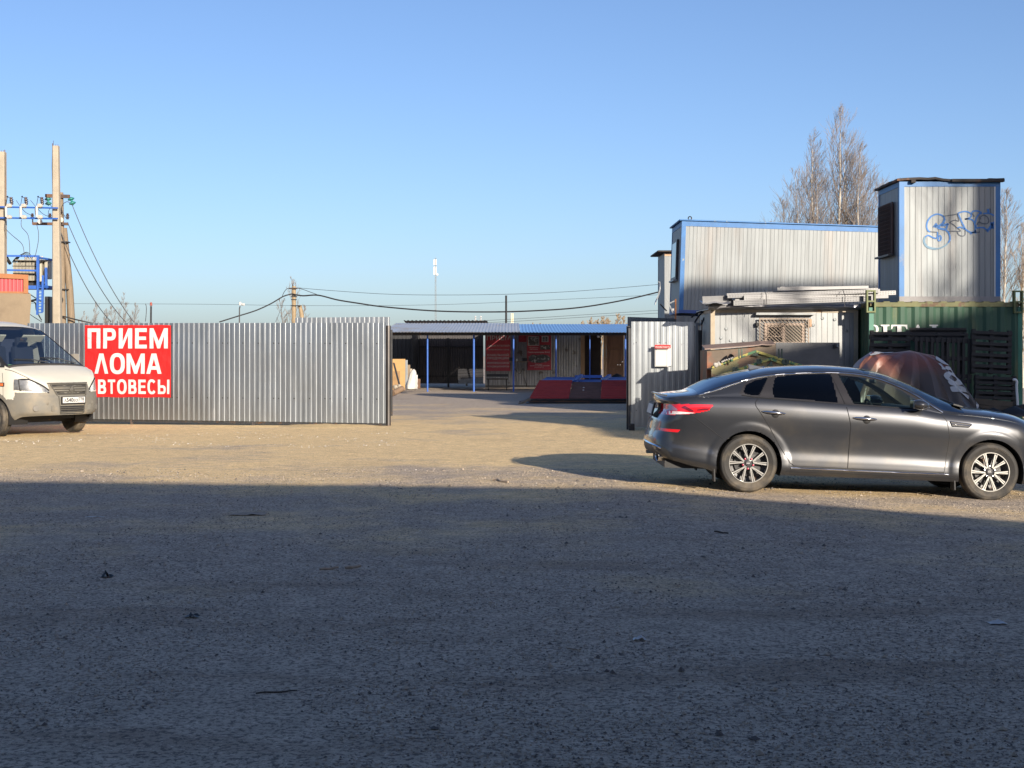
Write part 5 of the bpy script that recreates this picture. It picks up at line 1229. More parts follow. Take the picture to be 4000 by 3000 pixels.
us[0] = -1.14
cp = csh.mesh(us, 9, ccls, csnap)
paint = mat('graphite_paint', (0.034,0.036,0.042), rough=0.32, metal=0.5, var=0.05, vs=3, coat=0.9, col2=(0.085,0.074,0.06), c2s=1.2, lo=0.5, hi=0.9)
tint = glass('tinted_glass', (0.012,0.012,0.016), 0.01, 0.0, 0.45)
sideg = glass('side_glass', (0.62,0.74,0.70), 0.01, 0.0, 0.35)
redl = mat('lens_red', (0.55,0.012,0.02), rough=0.12, var=0.1, coat=1.0)
CM = {'body': paint, '*rear_door': paint, '*front_door': paint, '*quarter_window': tint, '*rear_side_window': tint, '*front_side_window': sideg, '*window_surround': mat('pillar_black', (0.022,0.020,0.020), rough=0.3, coat=0.3), 'windshield': sideg, 'rear_window': tint, '*tail_light': redl, '*headlight': lampg, 'bumper_insert': mat('insert_black', (0.03,0.028,0.026), rough=0.5, var=0.2)}
CO = {}
for (nm, sd), b in cp.items():
    o = b.build(nm.strip('*'), CM[nm], CAR, smooth=32); CO[(nm.strip('*'), sd)] = o
def cs(u, z, sd=-1, off=0.0): return Vector((cshift(u, z), sd*(csh.side_y(u, z)+off), z))
def cu_(x, z):
    """station whose shifted position is x at height z"""
    u = x
    for _ in range(12): u += (x-cshift(u, z))*0.8
    return u
def line(pts, r, nm, m, sd, par=None, off=0.0005, dens=6, n=5):
    q = []
    for (x0, z0), (x1, z1) in zip(pts[:-1], pts[1:]):
        for k in range(dens): q.append((x0+(x1-x0)*k/dens, z0+(z1-z0)*k/dens))
    q.append(pts[-1])
    P_ = []
    for x, z in q:
        p = cs(cu_(x, z), z, sd, off); t = csnap(*p); P_.append(Vector(t))
    return MB().tube(P_, r, n).build(nm, m, par or CAR, smooth=60)
for sd in (-1, 1):
    line([(0.232,1.350),(0.104,1.114),(0.050,1.043),(0.056,1.002),(0.194,0.810),(0.349,0.546),(0.469,0.364),(0.522,0.328),(1.136,0.320),(2.254,0.315)], 0.0045, 'door_seam', M['black'], sd)
    line([(0.962,1.405),(1.097,1.06),(1.154,0.824),(1.152,0.60),(1.138,0.320)], 0.0045, 'door_seam', M['black'], sd)
    line([(2.254,0.318),(2.275,0.45),(2.295,0.616),(2.301,0.741),(2.264,0.905),(2.215,0.975)], 0.0045, 'door_seam', M['black'], sd)
    line([(-0.60,0.90),(-0.692,0.883),(-0.31,0.611)][1:], 0.0035, 'bumper_seam', M['black'], sd)
    line([(2.30,0.990),(2.438,0.972),(2.60,0.962)], 0.003, 'hood_seam', M['black'], sd)
    # bright strip along the window tops, from the boot to the mirror
    P_ = []
    for u in arange(-0.60, 2.235, 0.04):
        d, v = csh.dense(u, 9); i = min(range(len(v)), key=lambda i: abs(v[i]-(CN1-0.14)))
        P_.append(Vector((cshift(u, d[i][1]), sd*(d[i][0]+0.006), d[i][1]+0.004)))
    MB().tube(P_, 0.0085, 6).build('window_trim', M['chrome'], CAR, smooth=60)
    line([(-0.10,1.120),(0.06,1.104),(0.65,1.075),(1.2,1.052),(2.05,1.034)], 0.006, 'window_seal', M['black'], sd, off=0.003)
    # handles
    for x0, z0, x1, z1, dn in ((0.126,0.944,0.396,0.926,'rear_door'),(1.179,0.909,1.452,0.898,'front_door')):
        par = CO[(dn, sd)]
        pts = [cs(x0+(x1-x0)*t, z0+(z1-z0)*t, sd, 0.012+0.016*math.sin(math.pi*t)) for t in arange(0,1,0.1)]
        MB().tube(pts, [0.006,0.012,0.015,0.0165,0.017,0.017,0.017,0.0165,0.015,0.012,0.006], 10).build('handle', M['chrome'], par, smooth=60)
        c = cs((x0+x1)/2+0.02, (z0+z1)/2-0.012, sd, 0.001)
        MB().lathe([(0,0.002),(0.045,0.002),(0.050,-0.004)], c, (0,sd,0.08), 20).build('handle_recess', M['black'], par, smooth=60)
    # front wing vent
    v4 = [(2.300,0.905),(2.525,0.884),(2.553,0.874),(2.515,0.845),(2.326,0.850)]
    mb = MB(); mb.add([csnap(*cs(x, z, sd, 0.004)) for x, z in v4], [tuple(range(5)) if sd > 0 else (4,3,2,1,0)]); mb.build('vent_base', M['black'], CAR)
    for q in ([(2.300,0.907),(2.525,0.886),(2.555,0.875)], [(2.555,0.875),(2.515,0.845),(2.326,0.850),(2.300,0.905)], [(2.318,0.880),(2.525,0.864)]):
        line(q, 0.005, 'vent_trim', M['chrome'], sd, off=0.007, dens=3)
    line([(0.482,0.300),(0.6,0.302),(1.291,0.296),(2.25,0.292),(2.307,0.288)], 0.0105, 'sill_trim', M['chrome'], sd, off=0.002, n=6)
    line([(0.42,0.262),(2.36,0.255)], 0.004, 'sill_seam', M['black'], sd, off=0.0, dens=16)
    # clear part and dark bars of the tail light
    def patch(P_, nm, m, off, par):
        mb = MB(); n = 10; L_ = P_
        # fan of fine strips that follow the skin
        xs0 = min(p[0] for p in L_); xs1 = max(p[0] for p in L_); rows = []
        for i in range(n+1):
            x = xs0+(xs1-xs0)*(0.001+0.998*i/n); zz = []
            for a, b in zip(L_, L_[1:]+L_[:1]):
                if min(a[0],b[0]) <= x <= max(a[0],b[0]) and a[0] != b[0]: zz.append(a[1]+(b[1]-a[1])*(x-a[0])/(b[0]-a[0]))
            if len(zz) < 2: continue
            lo, hi = min(zz), max(zz)
            rows.append([csnap(*cs(cu_(x, lo+(hi-lo)*j/4), lo+(hi-lo)*j/4, sd, off)) for j in range(5)])
        mb.grid(rows if sd > 0 else [r[::-1] for r in rows]); return mb.build(nm, m, par, smooth=60)
    tl = CO[('tail_light', sd)]
    patch([(-0.99,0.868),(-0.99,0.905),(-0.80,0.905),(-0.64,0.897),(-0.735,0.882),(-0.95,0.864)], 'reverse_lens', mat('lens_clear', (0.62,0.56,0.55), rough=0.1, coat=1.0, var=0.25, vs=25), 0.0035, tl)
    dl = mat('lens_dark', (0.13,0.01,0.02), rough=0.12, coat=1)
    patch([(-0.80,0.955),(-0.76,0.975),(-0.66,0.925),(-0.66,0.91),(-0.70,0.91)], 'lens_bar', dl, 0.0035, tl)
    patch([(-0.62,0.925),(-0.62,0.938),(-0.55,0.952),(-0.47,0.956),(-0.50,0.935)], 'lens_bar', dl, 0.0035, tl)
    patch([(-0.96,0.915),(-0.96,0.965),(-0.90,0.975),(-0.84,0.93),(-0.84,0.912)], 'lens_bar', mat('lens_mauve', (0.30,0.14,0.20), rough=0.12, coat=1), 0.0035, tl)
    patch([(-1.045,0.668),(-1.045,0.700),(-0.799,0.696),(-0.825,0.663)], 'reflector', redl, 0.003, CAR)
    patch([(-1.10,0.470),(-1.05,0.440),(-0.93,0.345),(-0.86,0.330),(-0.90,0.40),(-0.96,0.47),(-1.03,0.50)], 'bumper_insert', CM['bumper_insert'], 0.003, CAR)
    line([(-1.115,0.505),(-1.06,0.492),(-1.0,0.468)], 0.012, 'bumper_trim', M['chrome'], sd, off=0.006)
    MB().lathe([(0.052,0.0),(0.060,0.01),(0.060,-0.10),(0.05,-0.10),(0.048,0.0)], (-1.03, sd*0.64, 0.372), (-1,sd*0.25,-0.05), 18).build('exhaust_tip', M['chrome'], CAR, smooth=50)
    MB().lathe([(0.049,-0.02),(0.0,-0.02)], (-1.03, sd*0.64, 0.372), (-1,sd*0.25,-0.05), 18).build('exhaust_bore', M['black'], CAR)
    # door mirror
    pts = []
    rows = []
    for t in arange(0, 1, 0.1):
        rr = math.sin(math.pi*min(1, 0.08+t*0.92))**0.55
        rows.append([(1.835+0.195*t, sd*(1.005+0.10*math.cos(a)*rr), 1.092+ -0.010*t + (0.062*(1.0-0.1*t))*math.sin(a)*rr) for a in arange(0, 2*math.pi, 0.26)])
    mm = MB().grid(rows).build('mirror', paint, CAR, smooth=60)
    MB().cbox((1.833, sd*1.005, 1.09), (0.012,0.15,0.095), None, 0.005).build('mirror_glass', M['chrome'], mm)
    MB().tube([(1.87, sd*0.995, 1.058),(1.94, sd*1.085, 1.058),(2.02, sd*1.0, 1.062)], 0.010, 6).build('mirror_strip', M['chrome'], mm, smooth=60)
    MB().tube([(1.97, sd*0.86, 1.03),(1.93, sd*0.96, 1.06)], 0.025, 8).build('mirror_arm', M['black'], mm)
    # mud flaps
    for x, z0, z1 in ((-0.385, 0.11, 0.36), (2.395, 0.11, 0.34)):
        MB().cbox((x-0.01, sd*0.82, (z0+z1)/2), (0.02,0.15,z1-z0), Matrix.Rotation(R(-4),3,'Y'), 0.005).build('mud_flap', M['black'], CAR)
    for ax in (0.0, WB):
        rows = [[(ax+(AR+0.004)*math.cos(t), sd*y, CR+(AR+0.004)*math.sin(t)) for t in arange(-0.35, math.pi+0.35, 0.12)] for y in (0.905, 0.50)]
        rows.append([(ax+0.02*math.cos(t), sd*0.50, CR+0.02*math.sin(t)) for t in arange(-0.35, math.pi+0.35, 0.12)])
        MB().grid(rows).build('wheel_well', M['black'], CAR, smooth=60)
MB().box((-0.95,-0.70,0.24),(3.55,0.70,0.34)).build('underbody', M['black'], CAR)
MB().box((0.40,-0.86,0.24),(2.38,0.86,0.30)).build('underbody', M['black'], CAR)
MB().box((-0.95,-0.60,0.34),(-0.1,0.60,0.95)).build('boot_floor', M['black'], CAR)
# antenna fin, boot lip, number plate, hood grille
mb = MB(); mb.add([(0.090,0,1.486),(0.105,0.003,1.482),(0.105,-0.003,1.482),(0.115,0.02,1.418),(0.115,-0.02,1.418),(0.285,0.012,1.450),(0.285,-0.012,1.450)], [(0,1,2),(1,3,5),(2,6,4),(1,5,6,2),(0,3,1),(0,2,4),(0,4,3)]); mb.build('antenna_fin', paint, CAR)
MB().tube([(0.10,0,1.425),(0.30,0,1.452)], 0.012, 6).build('antenna_base', M['chrome'], CAR)
MB().tube([Vector((cshift(u,1.09)-0.002, y, 1.094-0.03*abs(y)**3)) for u, y in ((-1.06,-0.72),(-1.11,-0.5),(-1.135,-0.2),(-1.138,0),(-1.135,0.2),(-1.11,0.5),(-1.06,0.72))], 0.012, 6).build('boot_lip', paint, CAR, smooth=60)
cpz = Matrix.Rotation(R(12),3,'Y')
MB().cbox((-1.062,0,0.905), (0.02,0.60,0.16), cpz, 0.005).build('plate_recess', M['black'], CAR)
cpl = MB().cbox((-1.075,0,0.905), (0.008,0.52,0.112), cpz, 0.002).build('number_plate', M['white_print'], CAR)
MB().cbox((3.735,0,0.55), (0.05,1.0,0.22), None, 0.02).build('grille', M['black'], CAR)
MB().cbox((3.72,0,0.33), (0.05,1.2,0.14), None, 0.02).build('lower_intake', M['black'], CAR)
# cowl and wipers under the windshield
MB().cbox((2.47,0,1.083), (0.12,1.30,0.02), Matrix.Rotation(R(14),3,'Y'), 0.006).build('cowl', M['black'], CAR)
MB().tube([(2.50,-0.55,1.090),(2.40,-0.2,1.145),(2.36,0.25,1.168)], 0.010, 5).build('wiper', M['black'], CAR)
# wheels with paired spokes
rimb = mat('rim_black', (0.02,0.02,0.021), rough=0.3, coat=0.4); rims = mat('rim_silver', (0.42,0.41,0.39), rough=0.3, metal=0.8, var=0.08)
capm = mat('cap_dark', (0.05,0.05,0.055), rough=0.3); nutr = mat('nut_red', (0.45,0.04,0.08), rough=0.3)
def cwheel(x, sd, rot0, steer=0):
    yo = sd*0.79; Rm = Matrix.Rotation(R(steer),3,'Z')
    def tf(mb):
        mb.v = [Rm @ Vector(v) + Vector((x, yo, CR)) for v in mb.v]; return mb
    w = tf(MB().lathe(tyre_prof(CR, 0.232, 0.225), (0,0,0), (0,1,0), 64)).build('wheel', M['rubber'], CAR, smooth=30)
    o = sd
    tf(MB().lathe([(0.232,o*0.085),(0.226,o*0.095),(0.219,o*0.095),(0.215,o*0.080),(0.214,-o*0.05)], (0,0,0), (0,1,0), 64)).build('rim', rims, w, smooth=40)
    tf(MB().lathe([(0.2135,-o*0.02),(0.20,-o*0.03),(0.16,-o*0.03),(0.155,o*0.0),(0.06,o*0.0),(0,o*0.01)], (0,0,0), (0,1,0), 48)).build('brake_disc', M['dark_steel'], w, smooth=40)
    for k in range(5):
        for g in (-1, 1):
            a = R(rot0+72*k) + g*R(15.5); ca, sa = math.cos(a), math.sin(a)
            b = R(rot0+72*k); # inner end gathers to the pair's axis
            def pt(r, t, yy):
                wgt = max(0, min(1, (r-0.05)/0.17)); aa = b+g*R(18)*(0.40+0.60*wgt)
                return (r*math.cos(aa)-t*math.sin(aa), o*yy, r*math.sin(aa)+t*math.cos(aa))
            def spoke(w0, w1, y0, y1, r0, r1):
                vs = [pt(r0,-w0,y0),pt(r0,w0,y0),pt(r1,w1,y0),pt(r1,-w1,y0),pt(r0,-w0,y1),pt(r0,w0,y1),pt(r1,w1,y1),pt(r1,-w1,y1)]
                vs.append(pt((r0+r1)/2,-(w0+w1)*0.56,y1)); 
                return MB().add(vs[:8], [(0,1,2,3),(4,5,6,7),(0,1,5,4),(1,2,6,5),(2,3,7,6),(3,0,4,7)])
            tf(spoke(0.0085,0.0185,0.045,0.078,0.055,0.216)).build('spoke', rims, w)
            tf(spoke(0.0022,0.0045,0.074,0.0785,0.10,0.214)).build('spoke_groove', rimb, w)
        a = R(rot0+72*k+36); q = Rm @ Vector((0.062*math.cos(a), o*0.055, 0.062*math.sin(a)))
        MB().lathe([(0,o*0.02),(0.010,o*0.018),(0.012,0)], q+Vector((x,yo,CR)), (0,1,0), 8).build('wheel_nut', nutr if x < 1 else M['chrome'], w, smooth=40)
    tf(MB().lathe([(0,o*0.07),(0.030,o*0.068),(0.036,o*0.055),(0.07,o*0.045),(0.075,o*0.0)], (0,0,0), (0,1,0), 28)).build('hub', capm, w, smooth=40)
    if sd < 0:
        mb = MB(); put_text(mb, 'KIA', 0, 0, 0, 0.036, 0.014, 0.02, fn=lambda a, b_: (a-0.018, -0.0712, b_-0.007)); tf(mb).build('hub_lettering', M['white_print'], w)
        mb = MB(); vs, fs = text('ATREZZO', 0.17, 0.022, 0.0)
        def arc(v):
            aa = R(62)-(v[0]-0.085)/0.283*-1*-1; rr = 0.272+v[2]; return (rr*math.cos(aa), -0.1145, rr*math.sin(aa))
        mb.add([arc(v) for v in vs], fs); tf(mb).build('tyre_lettering', mat('tyre_mark', (0.09,0.075,0.055), rough=0.8), w)
for sd in (-1, 1): cwheel(0.0, sd, 90); cwheel(WB, sd, 306-36, 2)
# cabin
fabk = mat('seat_black', (0.02,0.02,0.022), rough=0.8)
for sd in (-1, 1):
    for x in (1.28, 0.42):
        st = MB().cbox((x, sd*0.37, 0.55), (0.52,0.52,0.18), None, 0.06).build('seat', fabk, CAR, smooth=40)
        MB().cbox((x-0.33, sd*0.37, 0.85), (0.16,0.50,0.62), Matrix.Rotation(R(-18 if x > 1 else -22),3,'Y'), 0.06).build('backrest', fabk, st, smooth=40)
        MB().cbox((x-0.45, sd*0.37, 1.20 if x > 1 else 1.14), (0.10,0.27,0.17), Matrix.Rotation(R(-12),3,'Y'), 0.045).build('headrest', fabk, st, smooth=40)
MB().cbox((2.12,0,0.88), (0.50,1.50,0.30), Matrix.Rotation(R(10),3,'Y'), 0.09).build('dashboard', mat('dash_dark', (0.035,0.035,0.04), rough=0.6), CAR, smooth=40)
pts = [Vector((1.72,0.37,0.93))+Matrix.Rotation(R(-24),3,'Y') @ Vector((0, 0.18*math.cos(t), 0.18*math.sin(t))) for t in arange(0, 2*math.pi, 0.22)]
sw2 = MB().tube(pts, 0.016, 6).build('steering_wheel', M['black'], CAR, smooth=60)
MB().bar(pts[0], pts[len(pts)//2], 0.05, 0.02).build('spoke', M['black'], sw2)
MB().tube([(1.72,0.37,0.93),(1.98,0.37,0.83)], 0.035, 8).build('steering_column', M['black'], sw2)
MB().cbox((1.62,0,1.335), (0.03,0.24,0.065), None, 0.02).build('rear_view_mirror', M['black'], CAR)
MB().box((-0.1,-0.8,0.44),(2.3,0.8,0.46)).build('cabin_floor', M['black'], CAR)
mb = MB(); mb.grid([[(u, y, interp(czt,u)-0.045-0.10*(abs(y)/0.56)**2*0.6) for y in arange(-0.54,0.54,0.12)] for u in arange(0.05,1.40,0.09)]); mb.build('headliner', mat('headliner_beige', (0.40,0.37,0.32), rough=0.9), CAR, smooth=60)
# ------------------------------------------------------------------ green shipping container
GRV = (0.87,0.04,0.05,0.04)
s = 200; Yg = F/s; x0 = W(3395,0,s).x; x1 = W(3995,0,s).x; zg = 2.575
green = mat('container_green', (0.028,0.075,0.045), rough=0.65, var=0.15, vs=1.5, stretch=(2,2,.4), col2=(0.11,0.12,0.05), c2s=1.6, lo=0.52, hi=0.75, c2stretch=(2,2,.5))
greenr = mat('container_rail', (0.13,0.13,0.055), rough=0.7, var=0.25, vs=4, col2=(0.10,0.055,0.03), c2s=5, lo=0.5, hi=0.65)
gc = thing('shipping_container', 'green ribbed shipping container with white serif letters behind black pallets', 'container', ((x0+x1)/2, Yg+1.2, 0))
MB().corr((x0+0.06,Yg+0.045), (x1-0.06,Yg+0.045), 0.14, zg-0.085, 0.279, 0.036, (0.28,0.22,0.28,0.22), rows=2, warp=0.008).build('front_wall', green, gc)
MB().corr((x0+0.045,Yg+2.40), (x0+0.045,Yg+0.06), 0.14, zg-0.085, 0.279, 0.036, (0.28,0.22,0.28,0.22)).build('side_wall', green, gc)
MB().corr((x1-0.045,Yg+0.06), (x1-0.045,Yg+2.40), 0.14, zg-0.085, 0.279, 0.036, (0.28,0.22,0.28,0.22)).build('side_wall', green, gc)
MB().box((x0+0.05,Yg+2.36,0.1),(x1-0.05,Yg+2.40,zg-0.05)).build('back_wall', green, gc)
MB().box((x0+0.03,Yg+0.03,zg-0.07),(x1-0.03,Yg+2.42,zg-0.02)).build('roof', greenr, gc)
for xa in (x0, x1-0.09):
    for ya in (Yg, Yg+2.33): MB().box((xa,ya,0.0),(xa+0.09,ya+0.09,zg-0.10)).build('corner_post', mat('post_green', (0.03,0.15,0.10), rough=0.5, var=0.15), gc)
for ya in (Yg+0.004, Yg+2.38):
    MB().box((x0+0.09,ya,zg-0.085),(x1-0.09,ya+0.05,zg)).build('top_rail', greenr, gc); MB().box((x0+0.09,ya,0.02),(x1-0.09,ya+0.05,0.14)).build('bottom_rail', greenr, gc)
for xa in (x0, x1-0.09): MB().box((xa,Yg+0.09,zg-0.085),(xa+0.05,Yg+2.33,zg)).build('top_rail', greenr, gc)
rib = MB()
for i in range(10): rib.cbox((x0+0.35+0.279*i, Yg+0.10, zg+0.006), (0.13,0.16,0.03), None, 0.01)
rib.build('roof_rib', greenr, gc)
def casting(px, py, lab):
    c = W(px, py, 201); mb = MB(); t = 0.03; w, h = 0.09, 0.22
    for q in (((-w,-h/1),(-w+t,h)),((w-t,-h),(w,h)),((-w+t,-h),(w-t,-h+t)),((-w+t,h-t),(w-t,h)),((-w+t,-t/2),(w-t,t/2))):
        mb.box((c.x+q[0][0], Yg-0.05, c.z+q[0][1]), (c.x+q[1][0], Yg+0.06, c.z+q[1][1]))
    mb.build('corner_casting', mat('casting_olive', (0.12,0.14,0.05), rough=0.6, var=0.3, vs=10), gc)
casting(3408,1176,''); casting(3986,1178,'')
lt = []
def LP(x, y): return (W(3300+x/3.016, 1100+y/3.016, s).x, W(0, 1100+y/3.016, s).z)
letters = [[(305,508),(350,508),(385,520),(400,548),(398,580),(380,612),(350,628),(350,610),(366,590),(370,560),(362,535),(345,522),(305,520)],
 [(425,508),(527,508),(527,523),(500,527),(500,640),(455,640),(455,527),(425,523)],
 [(548,508),(736,508),(738,560),(728,560),(712,528),(668,524),(668,680),(618,680),(618,524),(572,528),(558,560),(546,560)],
 [(852,508),(872,508),(940,680),(895,680),(880,640),(845,640),(830,680),(790,680)],
 [(998,508),(1100,508),(1100,522),(1080,527),(1080,680),(1030,680),(1030,527),(998,522)]]
for P_ in letters:
    mb = MB(); n = 12
    mb.prism([LP(x, y) for x, y in P_][::-1], Yg+0.0035, Yg+0.0065); mb.build('lettering', M['white_print'], gc)

def cabin(name, label, root, x0, x1, y0, depth, z0, z1, wall, trim, tw, pitch, th=None, bh=None, rot=None, roofm=None, base=None):
    """panelled cabin in the root's frame: front at y0 facing -y"""
    th = th or tw; bh = bh if bh is not None else tw
    base = base or trim
    MB().corr((x0+tw,y0+0.02), (x1-tw,y0+0.02), z0+bh, z1-th, pitch, 0.008, GRV, rows=6, warp=0.008, seed=x0).build('front_wall', wall, root)
    MB().corr((x0+0.02,y0+depth-tw), (x0+0.02,y0+tw), z0+bh, z1-th, pitch, 0.008, GRV, rows=2, warp=0.004).build('side_wall', wall, root)
    MB().corr((x1-0.02,y0+tw), (x1-0.02,y0+depth-tw), z0+bh, z1-th, pitch, 0.008, GRV, rows=2, warp=0.004).build('side_wall', wall, root)
    MB().corr((x1-tw,y0+depth-0.02), (x0+tw,y0+depth-0.02), z0+bh, z1-th, pitch, 0.008, GRV, rows=1).build('back_wall', wall, root)
    for xa in (x0, x1-tw):
        for ya in (y0, y0+depth-tw): MB().box((xa,ya,z0+bh),(xa+tw,ya+tw,z1-th)).build('corner_post', trim, root)
    for ya in (y0, y0+depth-tw):
        MB().box((x0,ya,z1-th),(x1,ya+tw,z1)).build('top_beam', trim, root); MB().box((x0,ya,z0),(x1,ya+tw,z0+bh)).build('bottom_beam', base, root)
    for xa in (x0, x1-tw):
        MB().box((xa,y0+tw,z1-th),(xa+tw,y0+depth-tw,z1)).build('top_beam', trim, root); MB().box((xa,y0+tw,z0),(xa+tw,y0+depth-tw,z0+bh)).build('bottom_beam', base, root)
    MB().box((x0+0.02,y0+0.02,z1-0.05),(x1-0.02,y0+depth-0.02,z1-0.02)).build('roof', roofm or M['zinc_dull'], root)
    MB().box((x0+0.03,y0+0.03,z0+0.03),(x1-0.03,y0+depth-0.03,z0+0.06)).build('floor', M['black'], root)
    return root
# ------------------------------------------------------------------ small blue framed cabin on the green container
s = 195; Yc = F/s; xa, xb = W(3513,0,s).x, W(3908,0,s).x
bc = thing('site_cabin', 'small blue framed metal cabin with a blue graffiti tag on the green container', 'cabin', ((xa+xb)/2, Yc+0.8, 2.61))
btr = mat('frame_blue', (0.022,0.13,0.33), rough=0.5, var=0.15, vs=3, col2=(0.16,0.17,0.2), c2s=2, lo=0.6, hi=0.75)
cabin('', '', bc, xa, xb, Yc, 1.66, 2.61, 5.02, M['zinc_light'], btr, 0.10, 0.116, th=0.10, bh=0.11, base=mat('frame_worn', (0.20,0.19,0.19), rough=0.6, var=0.2))
MB().box((xb-0.125,Yc-0.004,2.72),(xb-0.1,Yc+0.02,4.92)).build('edge_strip', M['white_print'], bc)
# warped felt roof boards
rows = []
for j in range(7):
    v = j/6; rows.append([(xa-0.06+(xb-xa+0.12)*i/14, Yc-0.06+1.8*v, 5.03+0.035*mnoise.noise(Vector((i*0.7, j*0.9, 2)))+0.03*math.sin(i*0.5)*(1-v)) for i in range(15)])
top = [[(x, y, z+0.045) for x, y, z in r] for r in rows]
mb = MB(); mb.grid(rows); mb.grid(top); mb.grid([rows[0], top[0]]); mb.grid([rows[-1], top[-1]]); mb.grid([[r[0] for r in rows],[r[0] for r in top]]); mb.grid([[r[-1] for r in rows],[r[-1] for r in top]])
felt = mat('roof_felt_brown', (0.035,0.03,0.028), rough=0.85, var=0.3, vs=4, col2=(0.16,0.08,0.045), c2s=1.6, lo=0.55, hi=0.65)
mb.build('roof_felt', felt, bc)
for px0, px1, dz in ((3554,3572,0.0),(3712,3918,0.02)):
    a = W(px0,712,s); b = W(px1,712,s); MB().cbox(((a.x+b.x)/2, Yc+ (0.6 if px0 < 3450 else -0.05), 5.015+dz), (b.x-a.x, 1.6 if px0 < 3450 else 0.12, 0.06), None, 0.01).build('roof_board', felt, bc)
# barred window on its left face
wf = MB().box((xa-0.05,29.12,3.60),(xa-0.012,30.12,4.66)).build('window', mat('window_brown', (0.10,0.06,0.05), rough=0.6), bc)
MB().box((xa-0.056,29.20,3.68),(xa-0.051,30.04,4.58)).build('pane', mat('dark_pane', (0.02,0.022,0.025), rough=0.08), wf)
mb = MB()
for k in range(13):
    t = 29.15+0.93*k/12
    mb.tube([(xa-0.075,t,3.62),(xa-0.075,t,4.64)], 0.009, 4); mb.tube([(xa-0.07,29.15,3.64+k*0.082),(xa-0.07,30.1,3.64+k*0.082)], 0.009, 4)
mb.build('bars', mat('bars_brown', (0.06,0.035,0.03), rough=0.6), wf)
MB().box((xa-0.13,29.08,3.56),(xa-0.013,30.16,3.598)).build('sill', M['dark_steel'], wf)
# graffiti strokes sprayed over the ribs
gp = mat('spray_blue', (0.025,0.14,0.40), rough=0.6, var=0.1); gk = mat('spray_dark', (0.06,0.075,0.10), rough=0.6); gl_ = mat('spray_pale', (0.11,0.20,0.28), rough=0.6)
strokes = [(gp,4.2,[(720,500),(700,440),(640,395),(560,368),(480,375),(380,425),(300,520),(265,620),(265,710),(300,790),(350,812)]),
 (gk,2.6,[(350,812),(430,820),(520,825)]),(gp,3.8,[(520,825),(540,850),(530,960),(505,985)]),(gp,3.8,[(505,985),(430,965),(340,920),(290,908),(225,945)]),
 (gl_,6,[(225,945),(195,1030),(210,1110),(270,1190),(380,1235),(500,1250)]),(gl_,4.2,[(500,1250),(620,1225),(740,1160),(810,1095)]),(gp,4.5,[(810,1095),(850,1020),(850,930),(815,830),(770,790),(755,750)]),
 (gp,6,[(720,490),(690,570),(640,630),(560,675),(470,690)]),(gp,14,[(455,640),(480,660),(490,680)]),(gp,6,[(540,715),(640,740),(740,760)]),(gp,5,[(760,740),(780,660),(800,620),(690,650),(640,660)]),
 (gp,3.4,[(560,980),(590,910),(630,950),(620,1020),(580,1045),(550,1020),(570,985)]),
 (gk,2.6,[(680,420),(820,400),(960,378),(1050,350)]),(gp,3.8,[(1050,350),(1150,310),(1260,300),(1350,330),(1400,380),(1380,440),(1300,480),(1235,495)]),(gp,4.5,[(1045,360),(1090,420),(1150,560),(1200,660),(1240,740),(1300,790),(1380,830),(1470,820),(1500,770)]),
 (gp,4.2,[(1235,490),(1340,490),(1430,520),(1480,600),(1495,700),(1500,800),(1510,860)]),(gp,4,[(1400,350),(1440,295),(1540,285),(1620,310),(1655,345),(1590,370),(1520,480),(1500,600)]),
 (gk,3,[(1410,350),(1450,390),(1475,430)]),(gk,2.4,[(1040,370),(1060,450),(1075,545),(990,520),(900,545),(860,580),(950,640),(1040,720)]),(gp,4,[(1040,720),(1100,700),(1170,710),(1230,750)]),
 (gk,2.6,[(815,800),(960,800),(1120,800),(1060,730)]),(gk,2.4,[(1040,810),(1070,880),(1130,920),(1200,920),(1240,880),(1240,760)]),(gp,4,[(1370,875),(1440,835),(1500,830)]),(gk,3,[(1500,820),(1590,830),(1605,805)]),
 (gk,3,[(1640,500),(1625,450),(1680,400),(1750,400),(1820,460),(1840,540),(1810,600),(1740,612),(1660,600),(1590,565),(1545,640)]),(gp,4,[(1520,640),(1525,710),(1640,705),(1720,715),(1790,770),(1825,825)]),
 (gp,4,[(1700,355),(1800,345),(1900,365),(1980,410)]),(gp,6,[(1815,235),(1830,300),(1830,345)]),(gk,3.4,[(1870,220),(1885,280),(1890,345)]),(gp,7,[(1800,780),(1870,720),(1930,620),(2000,570)]),(gp,5,[(1890,580),(1930,650),(1950,715),(1900,700)])]
for mt, wd_, pts in strokes:
    P_ = spline([W(3580+x/6.506, 780+y/6.506, s) for x, y in pts], 6); mb = MB(); rows = []
    for i, p in enumerate(P_):
        d = (P_[min(i+1,len(P_)-1)]-P_[max(i-1,0)]); n = Vector((-d.z, 0, d.x)); n.normalize(); hw = wd_/195*0.72
        rows.append([(p.x-n.x*hw, Yc+0.0052, p.z-n.z*hw), (p.x+n.x*hw, Yc+0.0052, p.z+n.z*hw)])
    mb.grid(rows); mb.build('graffiti', mt, bc)

